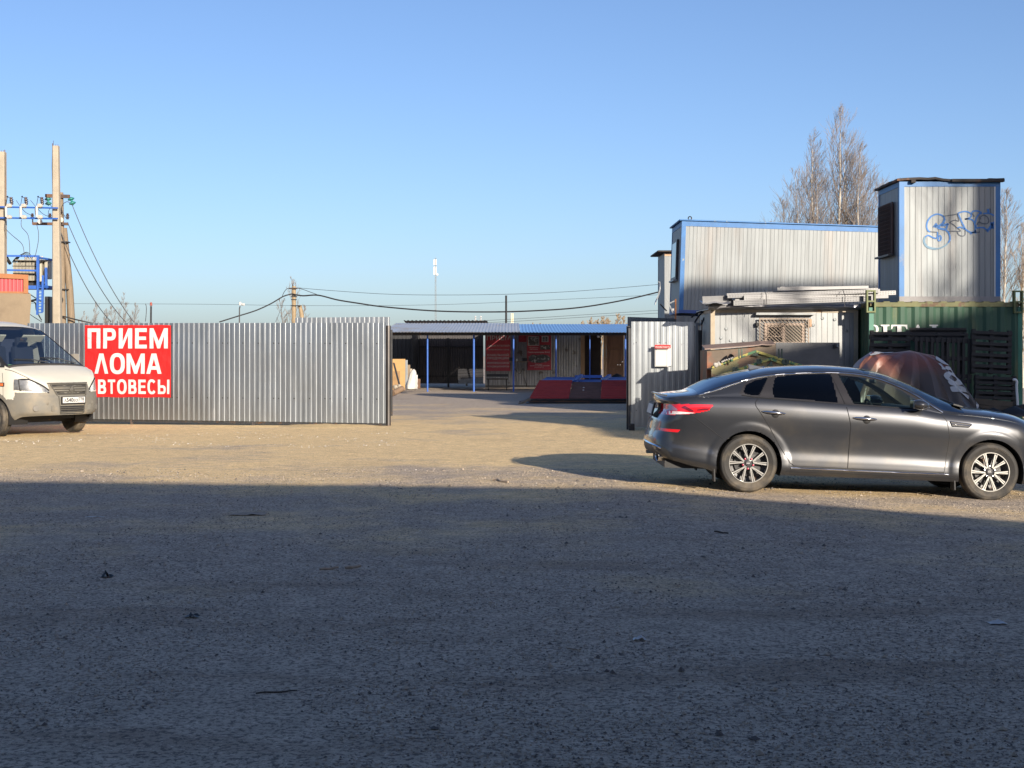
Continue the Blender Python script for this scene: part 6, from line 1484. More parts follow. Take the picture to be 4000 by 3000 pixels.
# ------------------------------------------------------------------ long pale cabin with a light blue rim, tilted on the stack
s = 144; lc = thing('site_cabin', 'long pale metal cabin with light blue rim stacked high and slightly tilted', 'cabin', W(2652, 1222, s), local=True, rot=(0, R(1.9), 0))
cabin('', '', lc, 0, 6.1, 0, 2.4, 0.0, 2.49, M['zinc_light'], M['blue_trim'], 0.115, 0.105, th=0.13, bh=0.085, base=mat('base_blue', (0.03,0.07,0.24), rough=0.5, var=0.2))
MB().cbox((3.03,1.2,2.52), (6.2,2.5,0.035), None, 0.008).build('roof_lip', M['blue_trim'], lc)
MB().lathe([(0.045,-0.012),(0.06,0),(0.045,0.012),(0.032,0),(0.045,-0.012)], (0.22,0.06,2.58), (0,1,0), 14).build('lifting_eye', M['dark_steel'], lc, smooth=50)
wf = MB().box((-0.05,0.65,0.95),(0.005,1.75,2.05)).build('window', M['dark_steel'], lc)
MB().box((-0.056,0.72,1.02),(-0.051,1.68,1.98)).build('pane', bpy.data.materials['dark_pane'], wf)
MB().box((-0.11,0.62,0.90),(0.0,1.78,0.945)).build('sill', M['zinc_dull'], wf)
s = 143; dk2 = thing('site_cabin', 'dark lower cabin hidden under the long tilted one', 'cabin', (W(2640,0,s).x+3, F/s+1, 0))
cabin('', '', dk2, W(2618,0,s).x, W(2618,0,s).x+5.9, F/s+0.05, 2.3, 0.0, 2.40, mat('cabin_dark', (0.07,0.07,0.075), rough=0.6, var=0.3), M['dark_steel'], 0.1, 0.15)
# far pale cabin
s = 116; fc = thing('site_cabin', 'rust trimmed whitish cabin peeping out farthest behind the stack', 'cabin', (W(2596,0,s).x+2.5, F/s+1, 0))
xx = W(2596,0,s).x; rt = mat('trim_rusty', (0.42,0.27,0.17), rough=0.7, var=0.3, vs=5)
cabin('', '', fc, xx, xx+5.5, F/s, 2.2, 2.4, W(0,988,s).z, M['zinc_light'], M['zinc_light'], 0.12, 0.14)
MB().box((xx,F/s-0.01,W(0,1000,s).z),(xx+5.4,F/s-0.003,W(0,990,s).z)).build('rusty_strip', rt, fc)
MB().cbox((xx+2.6, F/s+1.05, W(0,986,s).z+0.03), (5.7,2.6,0.05), None, 0.01).build('roof_felt', felt, fc)
MB().box((xx+0.02,F/s+0.1,0),(xx+5.4,F/s+2.1,2.38)).build('base', M['dark_steel'], fc)
# bits fixed at the cabin corner
s = 146
tag(MB().bar(W(2639,1247,s), W(2639,1168,s), 0.04, 0.05).build('post', orange), 'thin rust orange post at the left corner of the tilted cabin', 'post')
tag(MB().bar(W(2603,1163,s), W(2628,1222,s), 0.02, 0.03).build('brace', M['zinc_dull']), 'grey brace running down right at the cabin corner', 'brace')
tag(MB().bar(W(2616,1185,s), W(2636,1175,s), 0.02, 0.03).build('brace', M['zinc_dull']), 'short grey brace joining the rust orange post', 'brace')
tag(MB().bar(W(2579,1188,118), W(2604,1215,118), 0.05, 0.04).build('bracket', M['black']), 'black bracket sticking out left of the stacked cabins', 'bracket')
tag(MB().cbox(W(2629,1211,147), (0.05,0.05,0.075), None, 0.006).build('meter_box', M['white_print']), 'tiny white box fixed beside the rust orange post', 'box')
rows = [[W(2572+10*i/5+ (6*math.sin(j*0.5)-10*(j/9)), 1100+10*j, 116)+Vector((0,0.05*math.sin(i*2+j),0)) for i in range(4)] for j in range(10)]
tag(MB().grid(rows).build('torn_film', mat('film', (0.6,0.62,0.63), rough=0.3), smooth=60), 'torn pale plastic film hanging left of the stacked cabins', 'film')

# ------------------------------------------------------------------ grey metal cabin with a barred window
s = 195; Ym = F/s; xa, xb = W(2776,0,s).x, W(3352,0,s).x; zt = 2.455
mc = thing('site_cabin', 'battered grey metal cabin with a barred window behind the car', 'cabin', ((xa+xb)/2, Ym+0.9, 0))
beige = mat('trim_beige', (0.33,0.275,0.20), rough=0.6, var=0.2, vs=4, col2=(0.28,0.14,0.06), c2s=4, lo=0.62, hi=0.72)
cabin('', '', mc, xa, xb, Ym, 1.9, 0.08, zt, M['zinc_dull'], beige, 0.085, 0.113, th=0.06, bh=0.12)
MB().box((xa-0.04,Ym-0.03,zt+0.002),(xb+0.06,Ym+1.93,zt+0.025)).build('roof_plate', M['zinc_dull'], mc)
rows = []
for k in range(9):
    a = math.pi*k/8; rows.append([(xa-0.05+(xb-xa+0.13)*i/40, Ym-0.02-0.05*math.cos(a-math.pi/2)+0.02*mnoise.noise(Vector((i*0.6,k*0.5,1))), zt+0.055-0.05*math.cos(a)+0.02*mnoise.noise(Vector((i*0.35,2,0)))) for i in range(41)])
MB().grid(rows).build('roof_roll', mat('foil_grey', (0.42,0.42,0.44), rough=0.35, metal=0.6, var=0.2, vs=5), mc, smooth=70)
def mp(px, py, dy=0.0): v = W(px, py, s); return Vector((v.x, Ym+dy, v.z))
a = mp(2986,1345); b = mp(3141,1262)
mb = MB(); fr = 0.05
for q in (((a.x,a.z),(b.x,a.z+fr)),((a.x,b.z-fr),(b.x,b.z)),((a.x,a.z+fr),(a.x+fr,b.z-fr)),((b.x-fr,a.z+fr),(b.x,b.z-fr)),((mp(3055,0).x,a.z+fr),(mp(3066,0).x,b.z-fr))): mb.box((q[0][0],Ym-0.03,q[0][1]),(q[1][0],Ym+0.008,q[1][1]))
wfm = mat('window_pink', (0.38,0.29,0.23), rough=0.6, var=0.2)
wn = mb.build('window', wfm, mc)
MB().box((a.x+fr,Ym-0.008,a.z+fr),(mp(3055,0).x,Ym+0.006,b.z-fr)).build('pane', bpy.data.materials['dark_pane'], wn)
MB().box((mp(3066,0).x,Ym-0.008,a.z+fr),(b.x-fr,Ym+0.006,b.z-fr)).build('pane', mat('pane_grey', (0.20,0.18,0.14), rough=0.25), wn)
mb = MB(); q0, q1 = mp(2997,1316), mp(3052,1274)
for q in (((q0.x,q0.z),(q1.x,q0.z+.02)),((q0.x,q1.z-.02),(q1.x,q1.z)),((q0.x,q0.z+.02),(q0.x+.02,q1.z-.02)),((q1.x-.02,q0.z+.02),(q1.x,q1.z-.02))): mb.box((q[0][0],Ym-0.045,q[0][1]),(q[1][0],Ym-0.031,q[1][1]))
mb.build('sash', wfm, wn)
# diagonal bar grille
g0, g1 = mp(2962,1345), mp(3157,1243); gm = mat('grille_bar', (0.30,0.235,0.18), rough=0.6, var=0.2)
gr = MB()
for q in (((g0.x,g0.z),(g1.x,g0.z+.025)),((g0.x,g1.z-.025),(g1.x,g1.z)),((g0.x,g0.z+.025),(g0.x+.025,g1.z-.025)),((g1.x-.025,g0.z+.025),(g1.x,g1.z-.025))): gr.box((q[0][0],Ym-0.11,q[0][1]),(q[1][0],Ym-0.085,q[1][1]))
gr = gr.build('window_grille', gm, mc)
W_, H_ = g1.x-g0.x, g1.z-g0.z
mb = MB()
for k in range(24):
    c = -H_*1.05+k*0.072; pts = []
    for t in arange(0, 1, 0.02):
        x = c+t*H_*1.1; z = H_*(1-t)
        if 0.01 < x < W_-0.01: pts.append((g0.x+x, Ym-0.098, g0.z+z))
    if len(pts) > 1: mb.tube([pts[0], pts[-1]], 0.0085, 5)
for c in (0.36, 0.46): mb.tube([(g0.x+c-0.25,Ym-0.08,g0.z+0.10),(g0.x+c+0.12,Ym-0.08,g0.z+0.45)], 0.007, 4)
mb.build('bars', gm, gr)
MB().prism([(mp(2948,0).x,mp(0,1231).z),(mp(3150+28,0).x,mp(0,1231).z),(mp(3182,0).x,mp(0,1222).z),(mp(2950,0).x,mp(0,1222).z)], Ym-0.16, Ym).build('window_hood', M['zinc_dull'], mc)
for px, py in ((2838,1284),(2855,1330),(2906,1330),(3214,1243),(3262,1248),(3307,1293),(2818,1320),(3178,1270)):
    c = mp(px, py, -0.002); MB().lathe([(0,0.006),(0.018,0.004),(0.032,0)], c, (0.2,-1,0.1), 9).build('dent', M['zinc_light'], mc, smooth=60)
MB().cbox(mp(2956,1268,-0.05), (0.06,0.08,0.08), None, 0.01).build('hinge', M['black'], mc); MB().cbox(mp(3163,1262,-0.05), (0.05,0.08,0.16), None, 0.01).build('hinge', rt, mc)
# ------------------------------------------------------------------ bundles of perforated profiles lying on the cabin roof
pz = mat('profile_zinc', (0.15,0.15,0.153), rough=0.45, metal=0.5, var=0.12, vs=6); hole = M['black']
def profile(p, q, h, lab, dots=True, w=0.12):
    p, q = Vector(p), Vector(q); d = (q-p); ln = d.length; d.normalize(); t = thing('steel_profile', lab, 'profile', (p+q)/2, 'steel profiles on the cabin roof')
    up = Vector((0,0,1)); n = d.cross(up); n.normalize(); mb = MB()
    mb.bar(p, q, 0.004, h); mb.bar(p - n*w/2 + up*(h/2-0.002), q - n*w/2 + up*(h/2-0.002), w-0.006, 0.004); mb.bar(p - n*w/2 - up*(h/2-0.002), q - n*w/2 - up*(h/2-0.002), w-0.006, 0.004)
    mb.build('channel', pz, t)
    if dots:
        hb = MB(); k = int(ln/0.055)
        for zz in (-0.22, 0.22):
            for i in range(k):
                c = p + d*(0.03+i*0.055) + up*(h*zz) + n*0.0035
                hb.bar(c, c+d*0.030, 0.002, h*0.10)
        hb.build('slots', hole, t)
Yp = 5600/197
def PP(px, py, dy): v = W(px, py, 197); return (v.x, Yp+dy, v.z)
for i, (p, q, h, dy, dots) in enumerate((((2857,1186),(3396,1168),0.10,-.28,True),((2838,1158),(3432,1137),0.075,-.14,True),((2870,1172),(3470,1156),0.085,-.06,False),((3040,1128),(3402,1120),0.06,.10,False),((2845,1150),(3445,1127),0.055,.20,True),((3060,1122),(3300,1120),0.05,.30,True),((2760,1182),(3300,1168),0.10,.15,False),((2900,1165),(3500,1143),0.085,-.20,True),((2740,1172),(2862,1166),0.13,-.16,False),((2900,1180),(3440,1160),0.10,.30,False))):
    profile(PP(*p, dy), PP(*q, dy+0.03*i), h, ('front bottom slotted profile of the bundle','thin slotted profile second from the front','plain bright profile behind the front slotted one','short plain profile on top right of the bundle','upper slotted profile running the whole bundle','shortest slotted profile lying topmost','plain profile starting at the left roof corner','slotted profile sticking out farthest right','thick short profile end at the left roof corner','plain profile lowest at the back of the bundle')[i], dots)
for px in (2980, 3283): tag(MB().tube([PP(px,1198,-.34), PP(px+2,1160,-.36), PP(px,1135,-.2)], 0.007, 5).build('tie_wire', M['dark_steel']), ('left' if px < 3000 else 'right')+' wire tied round the bundle of slotted profiles', 'wire')
rows = [[Vector(PP(2735+14*i, 1188+3*math.sin(i*1.3)-4*j, -.3+0.12*j))+Vector((0,0,0.03*mnoise.noise(Vector((i,j,3))))) for i in range(9)] for j in range(5)]
tag(MB().grid(rows).build('crumpled_foil', bpy.data.materials['foil_grey'], smooth=40), 'crumpled grey foil at the left corner of the cabin roof', 'foil')
for i, pts in enumerate((((2770,1205),(2745,1215),(2720,1225),(2700,1240)), ((2766,1215),(2742,1222),(2726,1240),(2712,1262)), ((2768,1225),(2752,1240),(2740,1268)))):
    tag(MB().tube(spline([W(*p, 188) for p in pts], 6), 0.02, 6).build('hanging_cable', M['cable'], smooth=60), ('upper','middle','lower')[i]+' black cable hanging at the left corner of the barred window cabin', 'cable')
# ------------------------------------------------------------------ scrap bin plates and camouflage gable in front of it
s = 205; Yb = F/s
def bp_(px, py, dy=0): v = W(px, py, s); return Vector((v.x, Yb+dy, v.z))
rus = mat('plate_rusty', (0.13,0.10,0.075), rough=0.7, metal=0.2, var=0.35, vs=3, col2=(0.22,0.09,0.05), c2s=2.2, lo=0.5, hi=0.66)
gpl = mat('plate_grey', (0.085,0.087,0.092), rough=0.42, metal=0.35, var=0.25, vs=2.0, col2=(0.16,0.15,0.13), c2s=1.1, lo=0.5, hi=0.7)
sb = thing('scrap_bin', 'steel scrap bin with a rusty left plate and a grey right plate', 'bin', bp_(3015,1500))
a = bp_(2762,1560); b = bp_(3030,1352)
MB().prism([(a.x,0.1),(b.x,0.1),(b.x,bp_(0,1346).z),(a.x,bp_(0,1368).z)], Yb, Yb+0.05).build('plate', rus, sb)
rows = []
for i in range(17):
    u = i/16; x = bp_(2750,0).x*(1-u)+bp_(3025,0).x*u; z = bp_(0,1362).z*(1-u)+bp_(0,1342).z*u + 0.05*max(0,math.sin((u-0.7)*9))*(u > 0.7)*mnoise.noise(Vector((u*20,0,1)))*2
    rows.append([(x,Yb-0.10,z-0.02),(x,Yb-0.10,z),(x,Yb+0.35,z+0.07),(x,Yb+0.35,z+0.05)])
MB().grid(rows).build('flange', mat('flange_brown', (0.20,0.14,0.115), rough=0.6, var=0.25, vs=4), sb)
c = bp_(3032,1560); d = bp_(3281,1338)
MB().box((c.x,Yb+0.02,0.1),(d.x,Yb+0.06,d.z)).build('plate', gpl, sb)
MB().box((a.x,Yb+0.05,0.1),(a.x+0.05,Yb+1.0,bp_(0,1368).z)).build('end_plate', rus, sb)
MB().box((d.x-0.05,Yb+0.06,0.1),(d.x,Yb+1.0,d.z-0.05)).build('end_plate', gpl, sb)
MB().cbox(bp_(3264,1352,-0.03), (0.075,0.06,0.07), None, 0.008).build('lug', M['black'], sb); MB().cbox(bp_(3268,1351,-0.07), (0.035,0.04,0.06), None, 0.008).build('lug', M['zinc_light'], sb)
rows = []
for j in range(7):
    v = j/6; rows.append([bp_(2840+18*math.cos(t)*(1-0.6*v)+10*v, 1412-24*v+6*math.sin(t), -0.25-0.15*math.sin(t)) for t in arange(0,2*math.pi,0.4)])
tag(MB().grid(rows).build('rag', M['black'], smooth=40), 'black rag heaped on the gable before the rusty plate', 'rag')
s2 = 216; Yl = F/s2
camo = mat('camo', (0.29,0.26,0.13), rough=0.6, var=0.15, vs=3, col2=(0.27,0.17,0.10), c2s=2.6, lo=0.5, hi=0.53)
yel = mat('edge_yellow', (0.52,0.43,0.10), rough=0.55, var=0.25, vs=8, col2=(0.08,0.20,0.09), c2s=5, lo=0.5, hi=0.55)
dgr = mat('steel_green', (0.06,0.085,0.06), rough=0.5, var=0.25)
gb = thing('gabled_lid', 'camouflage painted gabled steel lid with yellow and green edges behind the car', 'lid', W(2980,1500,s2))
def gp_(px, py, dy=0): v = W(px, py, s2); return Vector((v.x, Yl+dy, v.z))
for (pk, l, r, dy, nm) in (((2976,1372),(2800,1436),(3166,1432),0.7,0), ((3008,1402),(2806,1470),(3110,1440),0.0,1)):
    P_ = [gp_(*l,dy), gp_(*pk,dy), gp_(*r,dy)]
    poly = [(P_[0].x,0.2),(P_[2].x,0.2),(P_[2].x,P_[2].z),(P_[1].x,P_[1].z),(P_[0].x,P_[0].z)]
    MB().prism(poly, Yl+dy, Yl+dy+0.04).build('gable_plate', camo, gb)
    for q0, q1 in ((P_[0],P_[1]),(P_[1],P_[2])):
        MB().bar(q0+Vector((0,-0.03,0.0)), q1+Vector((0,-0.03,0.0)), 0.08, 0.045).build('edge_beam', yel, gb)
    # slope plates running back from each frame
    for q0, q1 in ((P_[0],P_[1]),(P_[1],P_[2])):
        mb = MB(); mb.add([q0+Vector((0,0.04,-0.03)), q1+Vector((0,0.04,-0.03)), q1+Vector((0,0.68,-0.03)), q0+Vector((0,0.68,-0.03))], [(0,1,2,3)]); mb.add([q0+Vector((0,0.04,-0.05)), q1+Vector((0,0.04,-0.05)), q1+Vector((0,0.68,-0.05)), q0+Vector((0,0.68,-0.05))], [(3,2,1,0)]); mb.build('slope_plate', camo, gb)
a, b, c = gp_(2976,1450,-0.05), gp_(3012,1408,-0.05), gp_(3022,1450,-0.05)
MB().prism([(a.x,a.z),(c.x,c.z),(b.x,b.z)], Yl-0.07, Yl-0.03).build('gusset', dgr, gb)
a, b, c = gp_(2958,1388,.6), gp_(2978,1376,.6), gp_(2990,1392,.6); MB().prism([(a.x,a.z),(c.x,c.z),(b.x,b.z)], Yl+0.62, Yl+0.66).build('gusset', dgr, gb)
for px, py in ((2864,1444),(2957,1413),(3056,1413),(3066,1416)):
    MB().cbox(gp_(px,py,-0.10), (0.05,0.05,0.09), None, 0.006).build('hinge', dgr, gb); MB().cbox(gp_(px+9,py-2,-0.10), (0.03,0.05,0.09), None, 0.006).build('hinge', dgr, gb)
for px in (2897, 2908, 3054, 3066): MB().bar(gp_(px,1400,.3), gp_(px,1362,.3), 0.025, 0.03).build('upright', dgr, gb)
white_st = mat('plaster_lump', (0.46,0.43,0.38), rough=0.8, var=0.15)
rn = random.Random(5)
for i in range(16):
    t = i/15; px = 2802+rn.uniform(-3,3)+ (18*rn.random() if i < 6 else 120*(t-0.35)); py = 1432-rn.uniform(0,10) if i < 6 else 1424-40*(t-0.35)
    r = 0.035 if i < 6 else 0.02; c = gp_(px, py, 0.45 if i >= 6 else 0.2)
    mb = MB(); mb.lathe([(0,-r),(r*.8,-r*.6),(r*1.1,0),(r*.7,r*.7),(0,r*.9)], c, (rn.uniform(-.4,.4),rn.uniform(-.4,.4),1), 8); tag(mb.build('plaster_lump', white_st, smooth=30), 'white plaster lump lying on the left slope of the camouflage lid', 'lump', 'plaster lumps on the lid')

# ------------------------------------------------------------------ printed tarpaulin over a heap
s = 272; Yt = F/s
def tp_(px, py, dy=0): v = W(px, py, s); return Vector((v.x, Yt+dy, v.z))
prof = [(3320,1470),(3345,1420),(3365,1400),(3405,1373),(3450,1378),(3500,1376),(3552,1369),(3600,1380),(3642,1388),(3680,1413),(3700,1450),(3735,1480),(3760,1520),(3790,1570),(3806,1595),(3818,1650)]
kn = [(p[0], H+(YH-p[1])/s) for p in prof]
def crest(px):
    for (a0, z0), (a1, z1) in zip(kn[:-1], kn[1:]):
        if a0 <= px <= a1: return z0+(z1-z0)*(px-a0)/(a1-a0)
    return 0.1
def tarp_pt(px, v):
    """v=0 crest, v=1 front hem"""
    zc = crest(px); pk = 3552
    a = v; front = 1.15*(0.55*v+0.45*v*v)
    z = zc*(1-v**2.4)+0.0
    # creases fanning out of the two high points
    dx = (px-pk)/272.0; ang = math.atan2(dx, v*1.2+0.02); far = min(1.0, math.hypot(dx, v)*1.4)
    q = (ang*2.6+0.3*mnoise.noise(Vector((dx*1.5, v*2, 2)))) % 1.0
    fold = 0.16*(abs(q-0.5)*2-0.5)*far*(0.35+v)
    dx2 = (px-3405)/272.0; a2 = math.atan2(dx2, v*1.2+0.02); q2 = (a2*2.1+0.2) % 1.0
    fold += 0.05*(abs(q2-0.5)*2-0.5)*math.exp(-dx2*dx2*2.5)*(0.3+v)
    fold += 0.05*mnoise.noise(Vector((px*0.012, v*3.0, 5)))*v + 0.02*mnoise.noise(Vector((px*0.04, v*9.0, 1)))*v
    return Vector(((px-2000)/s*(1+0.0*v)+0.0, Yt-front+fold-0.1*math.sin(3.14*min(1,v)), z))
N = 150; rows = []
for j in range(91):
    v = j/90*0.999; rows.append([tarp_pt(3320+(3818-3320)*i/N, v) for i in range(N+1)])
back = []
for j in range(1, 9):
    v = j/8; back.append([Vector(((3320+(498)*i/N-2000)/s, Yt+1.0*v, max(0.0, crest(3320+498*i/N)*(1-v**2.2)))) for i in range(N+1)])
tm = bpy.data.materials.new('printed_tarp'); tm.use_nodes = True
nt = tm.node_tree; b = nt.nodes['Principled BSDF']; L = nt.links.new
tc = _n(nt, 'ShaderNodeTexCoord'); sp_ = _n(nt, 'ShaderNodeSeparateXYZ'); L(tc.outputs['Object'], sp_.inputs[0])
nz_ = _n(nt, 'ShaderNodeTexNoise'); nz_.inputs['Scale'].default_value = 1.6; nz_.inputs['Detail'].default_value = 5; L(tc.outputs['Object'], nz_.inputs['Vector'])
ad = _n(nt, 'ShaderNodeMath', operation='MULTIPLY_ADD'); L(nz_.outputs['Fac'], ad.inputs[0]); ad.inputs[1].default_value = 0.55; L(sp_.outputs['Z'], ad.inputs[2])
rp = _n(nt, 'ShaderNodeValToRGB'); cr = rp.color_ramp; cr.elements[0].position = 0.0; cr.elements[0].color = (0.075,0.065,0.055,1); cr.elements[1].position = 1.0; cr.elements[1].color = (0.36,0.30,0.27,1)
for ps, c in ((0.45,(0.075,0.062,0.052,1)),(0.72,(0.105,0.075,0.06,1)),(0.84,(0.21,0.08,0.055,1)),(0.93,(0.25,0.11,0.085,1))):
    e = cr.elements.new(ps); e.color = c
mr = _n(nt, 'ShaderNodeMapRange'); mr.inputs['From Min'].default_value = 0.3; mr.inputs['From Max'].default_value = 2.02; L(ad.outputs[0], mr.inputs['Value']); L(mr.outputs['Result'], rp.inputs[0]); L(rp.outputs[0], b.inputs['Base Color'])
b.inputs['Roughness'].default_value = 0.42
tt = thing('tarpaulin', 'dark printed tarpaulin with orange top and white letters draped over a heap', 'tarpaulin', (tp_(3560,0).x, Yt-0.3, 0))
MB().grid(rows).build('cloth', tm, tt, smooth=25)
MB().grid(back).build('cloth_back', tm, tt, smooth=70) if 0 else None
rows2 = [rows[0]] + back; MB().grid(rows2[::-1]).build('cloth_back', tm, tt, smooth=70)
def tproj(x, y):
    """zoomed drawing coordinates of the print to the cloth surface"""
    px = 3330+x/4.254; py = 1350+y/4.254; z = H+(YH-py)/s
    zc = crest(px); v = max(0.0, 1-z/max(zc,0.05)); v = v**(1/2.4) if v > 0 else 0.0
    p = tarp_pt(px, min(v,0.99)); return p + Vector((0.004,-0.02,0.006))
def tblob(P_, holes=(), nm='lettering', mt=None):
    bm = bmesh.new()
    pts = spline([Vector((x,y,0)) for x, y in P_+[P_[0]]], 4)[:-1]
    cx_ = sum(p.x for p in pts)/len(pts); cy_ = sum(p.y for p in pts)/len(pts)
    mb = MB(); 
    if holes:
        hp = spline([Vector((x,y,0)) for x, y in holes+[holes[0]]], 4)[:-1]; n = len(pts); rows = []
        for i in range(n+1):
            p = pts[i % n]; q = min(hp, key=lambda h: (math.atan2(h.y-cy_,h.x-cx_)-math.atan2(p.y-cy_,p.x-cx_)) % (2*math.pi) if False else abs(((math.atan2(h.y-cy_,h.x-cx_)-math.atan2(p.y-cy_,p.x-cx_)+math.pi) % (2*math.pi))-math.pi))
            rows.append([tproj(p.x+(q.x-p.x)*k/4, p.y+(q.y-p.y)*k/4) for k in range(5)])
        mb.grid(rows)
    else:
        rows = []; n = len(pts)
        for i in range(n+1):
            p = pts[i % n]; rows.append([tproj(p.x+(cx_-p.x)*k/4, p.y+(cy_-p.y)*k/4) for k in range(5)])
        mb.grid(rows)
    bm.free(); mb.build(nm, mt or M['white_print'], tt, smooth=70)
tblob([(1275,300),(1320,300),(1345,350),(1400,385),(1385,395),(1315,395),(1310,350)])
tblob([(1395,360),(1440,345),(1520,360),(1570,410),(1580,470),(1570,520),(1530,470),(1500,450),(1450,420),(1400,390)], [(1455,410),(1490,405),(1515,440),(1500,455),(1465,435)])
tblob([(1275,235),(1330,180),(1420,205),(1490,270),(1525,335),(1440,320),(1350,285)])
tblob([(300,100),(420,108),(640,112),(700,106),(560,130),(380,135),(240,170)], nm='printed_patch')
tblob([(1320,490),(1350,450),(1440,430),(1540,470),(1620,530),(1660,575),(1640,640),(1580,655),(1500,630),(1400,590),(1340,540)], [(1395,530),(1420,500),(1490,490),(1560,530),(1575,570),(1530,595),(1450,580)])
tblob([(1365,575),(1460,610),(1600,660),(1670,685),(1700,740),(1660,735),(1560,690),(1450,660),(1385,632)])
tblob([(1385,675),(1440,665),(1520,665),(1620,690),(1710,760),(1700,765),(1560,705),(1480,715),(1570,745),(1680,790),(1730,830),(1720,875),(1690,850),(1600,780),(1500,750),(1410,750)])
tblob([(1855,770),(1900,830),(1975,920),(1985,960),(1940,930),(1890,880),(1860,820)])
tblob([(1830,960),(1880,870),(1920,930),(1940,1040),(1910,1045),(1890,960),(1870,920),(1850,970),(1845,1030),(1830,1010)])
# ------------------------------------------------------------------ black pallets leaning on the container
pb = mat('pallet_black', (0.016,0.014,0.014), rough=0.7, var=0.35, vs=5, stretch=(1,1,3))
def pallet(px0, px1, py0, py1, sc_, lab, horiz=True, nb=9, tilt=0.0, dy=0.0):
    a = W(px0, py1, sc_); b = W(px1, py0, sc_); y = F/sc_+dy
    t = thing('pallet', lab, 'pallet', ((a.x+b.x)/2, y, a.z), 'black pallets against the green container')
    w, h = b.x-a.x, b.z-a.z
    T = Matrix.Translation(((a.x+b.x)/2, y, a.z)) @ Matrix.Rotation(tilt, 4, 'Y') @ Matrix.Rotation(R(-4), 4, 'X')
    def brd(x0_, x1_, z0_, z1_, y0_, y1_, nm):
        mb = MB().cbox(((x0_+x1_)/2,(y0_+y1_)/2,(z0_+z1_)/2),(x1_-x0_,y1_-y0_,z1_-z0_),None,0.004); mb.v = [T @ v for v in mb.v]; mb.build(nm, pb, t)
    rn = random.Random(int(px0))
    for k in range(nb):
        j = rn.uniform(-0.008,0.008)
        if horiz: q = h/nb; brd(-w/2+j, w/2+j, k*q+0.012, (k+0.70)*q, -0.075, -0.055, 'board')
        else: q = w/nb; brd(-w/2+k*q+0.01, -w/2+(k+0.62)*q, j, h+j, -0.075, -0.055, 'board')
    for k in range(3):
        if horiz: c = (-w/2+0.04, 0, w/2-0.04)[k]; brd(c-0.035, c+0.035, 0, h, -0.055, 0.025, 'stringer')
        else: c = (0.05, h/2, h-0.05)[k]; brd(-w/2, w/2, c-0.035, c+0.035, -0.055, 0.025, 'stringer')
    for k in range(4):
        if horiz: q = h/4; brd(-w/2, w/2, k*q+0.05, k*q+0.14, 0.025, 0.045, 'back_board')
        else: q = w/4; brd(-w/2+k*q+0.04, -w/2+k*q+0.13, 0, h, 0.025, 0.045, 'back_board')
pallet(3399,3556,1290,1470,206,'horizontally boarded black pallet at the left, under the white letters',True,8)
pallet(3563,3790,1320,1478,208,'vertically boarded black pallet in the middle of the row',False,11,0.03,-.05)
pallet(3560,3785,1300,1330,204,'low black pallet edge lying across the top of the middle one',True,2,0,.1)
pallet(3788,3945,1288,1462,209,'upper horizontally boarded black pallet of the right pair',True,8,0.045,-.02)
pallet(3800,3962,1466,1602,211,'lower horizontally boarded black pallet of the right pair',True,7,0.035,-.06)
pallet(3600,3795,1480,1602,210,'low black pallet behind the tarpaulin foot',False,9,0,.02)
pallet(3399,3556,1474,1640,206,'black pallet standing low behind the top of the tarpaulin',True,7)
tag(MB().tube(spline([W(3957,1484,214), W(3966,1483,214), W(3972,1492,214), W(3971,1510,214), W(3974,1560,214), W(3977,1608,214)], 6), 0.023, 10).build('drain_pipe', mat('pipe_white', (0.62,0.62,0.62), rough=0.4), smooth=60), 'white drain pipe with an elbow beside the right pallets', 'pipe')
for i, (p, q, w, m, lb) in enumerate((((3800,1566),(3948,1580),0.10,'wood_grey','long brown plank lying under the right pallets'),((3810,1590),(3930,1596),0.08,'wood_grey','lower brown plank above the car bonnet'),((3800,1582),(3812,1586),0.05,'white_print','small white block at the foot of the tarpaulin'),((3815,1598),(3850,1604),0.06,'concrete','grey slat beside the small white block'),((3935,1606),(4010,1592),0.12,'black','black slab sloping up at the right edge'))):
    tag(MB().bar(W(*p,222), W(*q,222), 0.2, w).build('plank' if m == 'wood_grey' else 'scrap_piece', M[m] if m != 'wood_grey' else mat('old_plank', (0.09,0.07,0.05), rough=0.9, var=0.3)), lb, 'plank' if m == 'wood_grey' else 'scrap')
for i, (px, py, w, lb) in enumerate(((3960,1606,0.3,'dark rubbish bag bulging at the right edge of view'),(3880,1612,0.25,'dark flat bag behind the car bonnet'))):
    c = W(px, py+20, 224); rows = []
    for j in range(7):
        v = j/6; rows.append([(c.x+w*math.cos(t)*(1-v*v)*(1+.2*mnoise.noise(Vector((math.cos(t)*2,v*2,px)))), c.y+0.25*math.sin(t)*(1-v*v), c.z+0.18*v) for t in arange(0,2*math.pi,0.3)])
    tag(MB().grid(rows).build('rubbish_bag', M['black'], smooth=50), lb, 'bag')
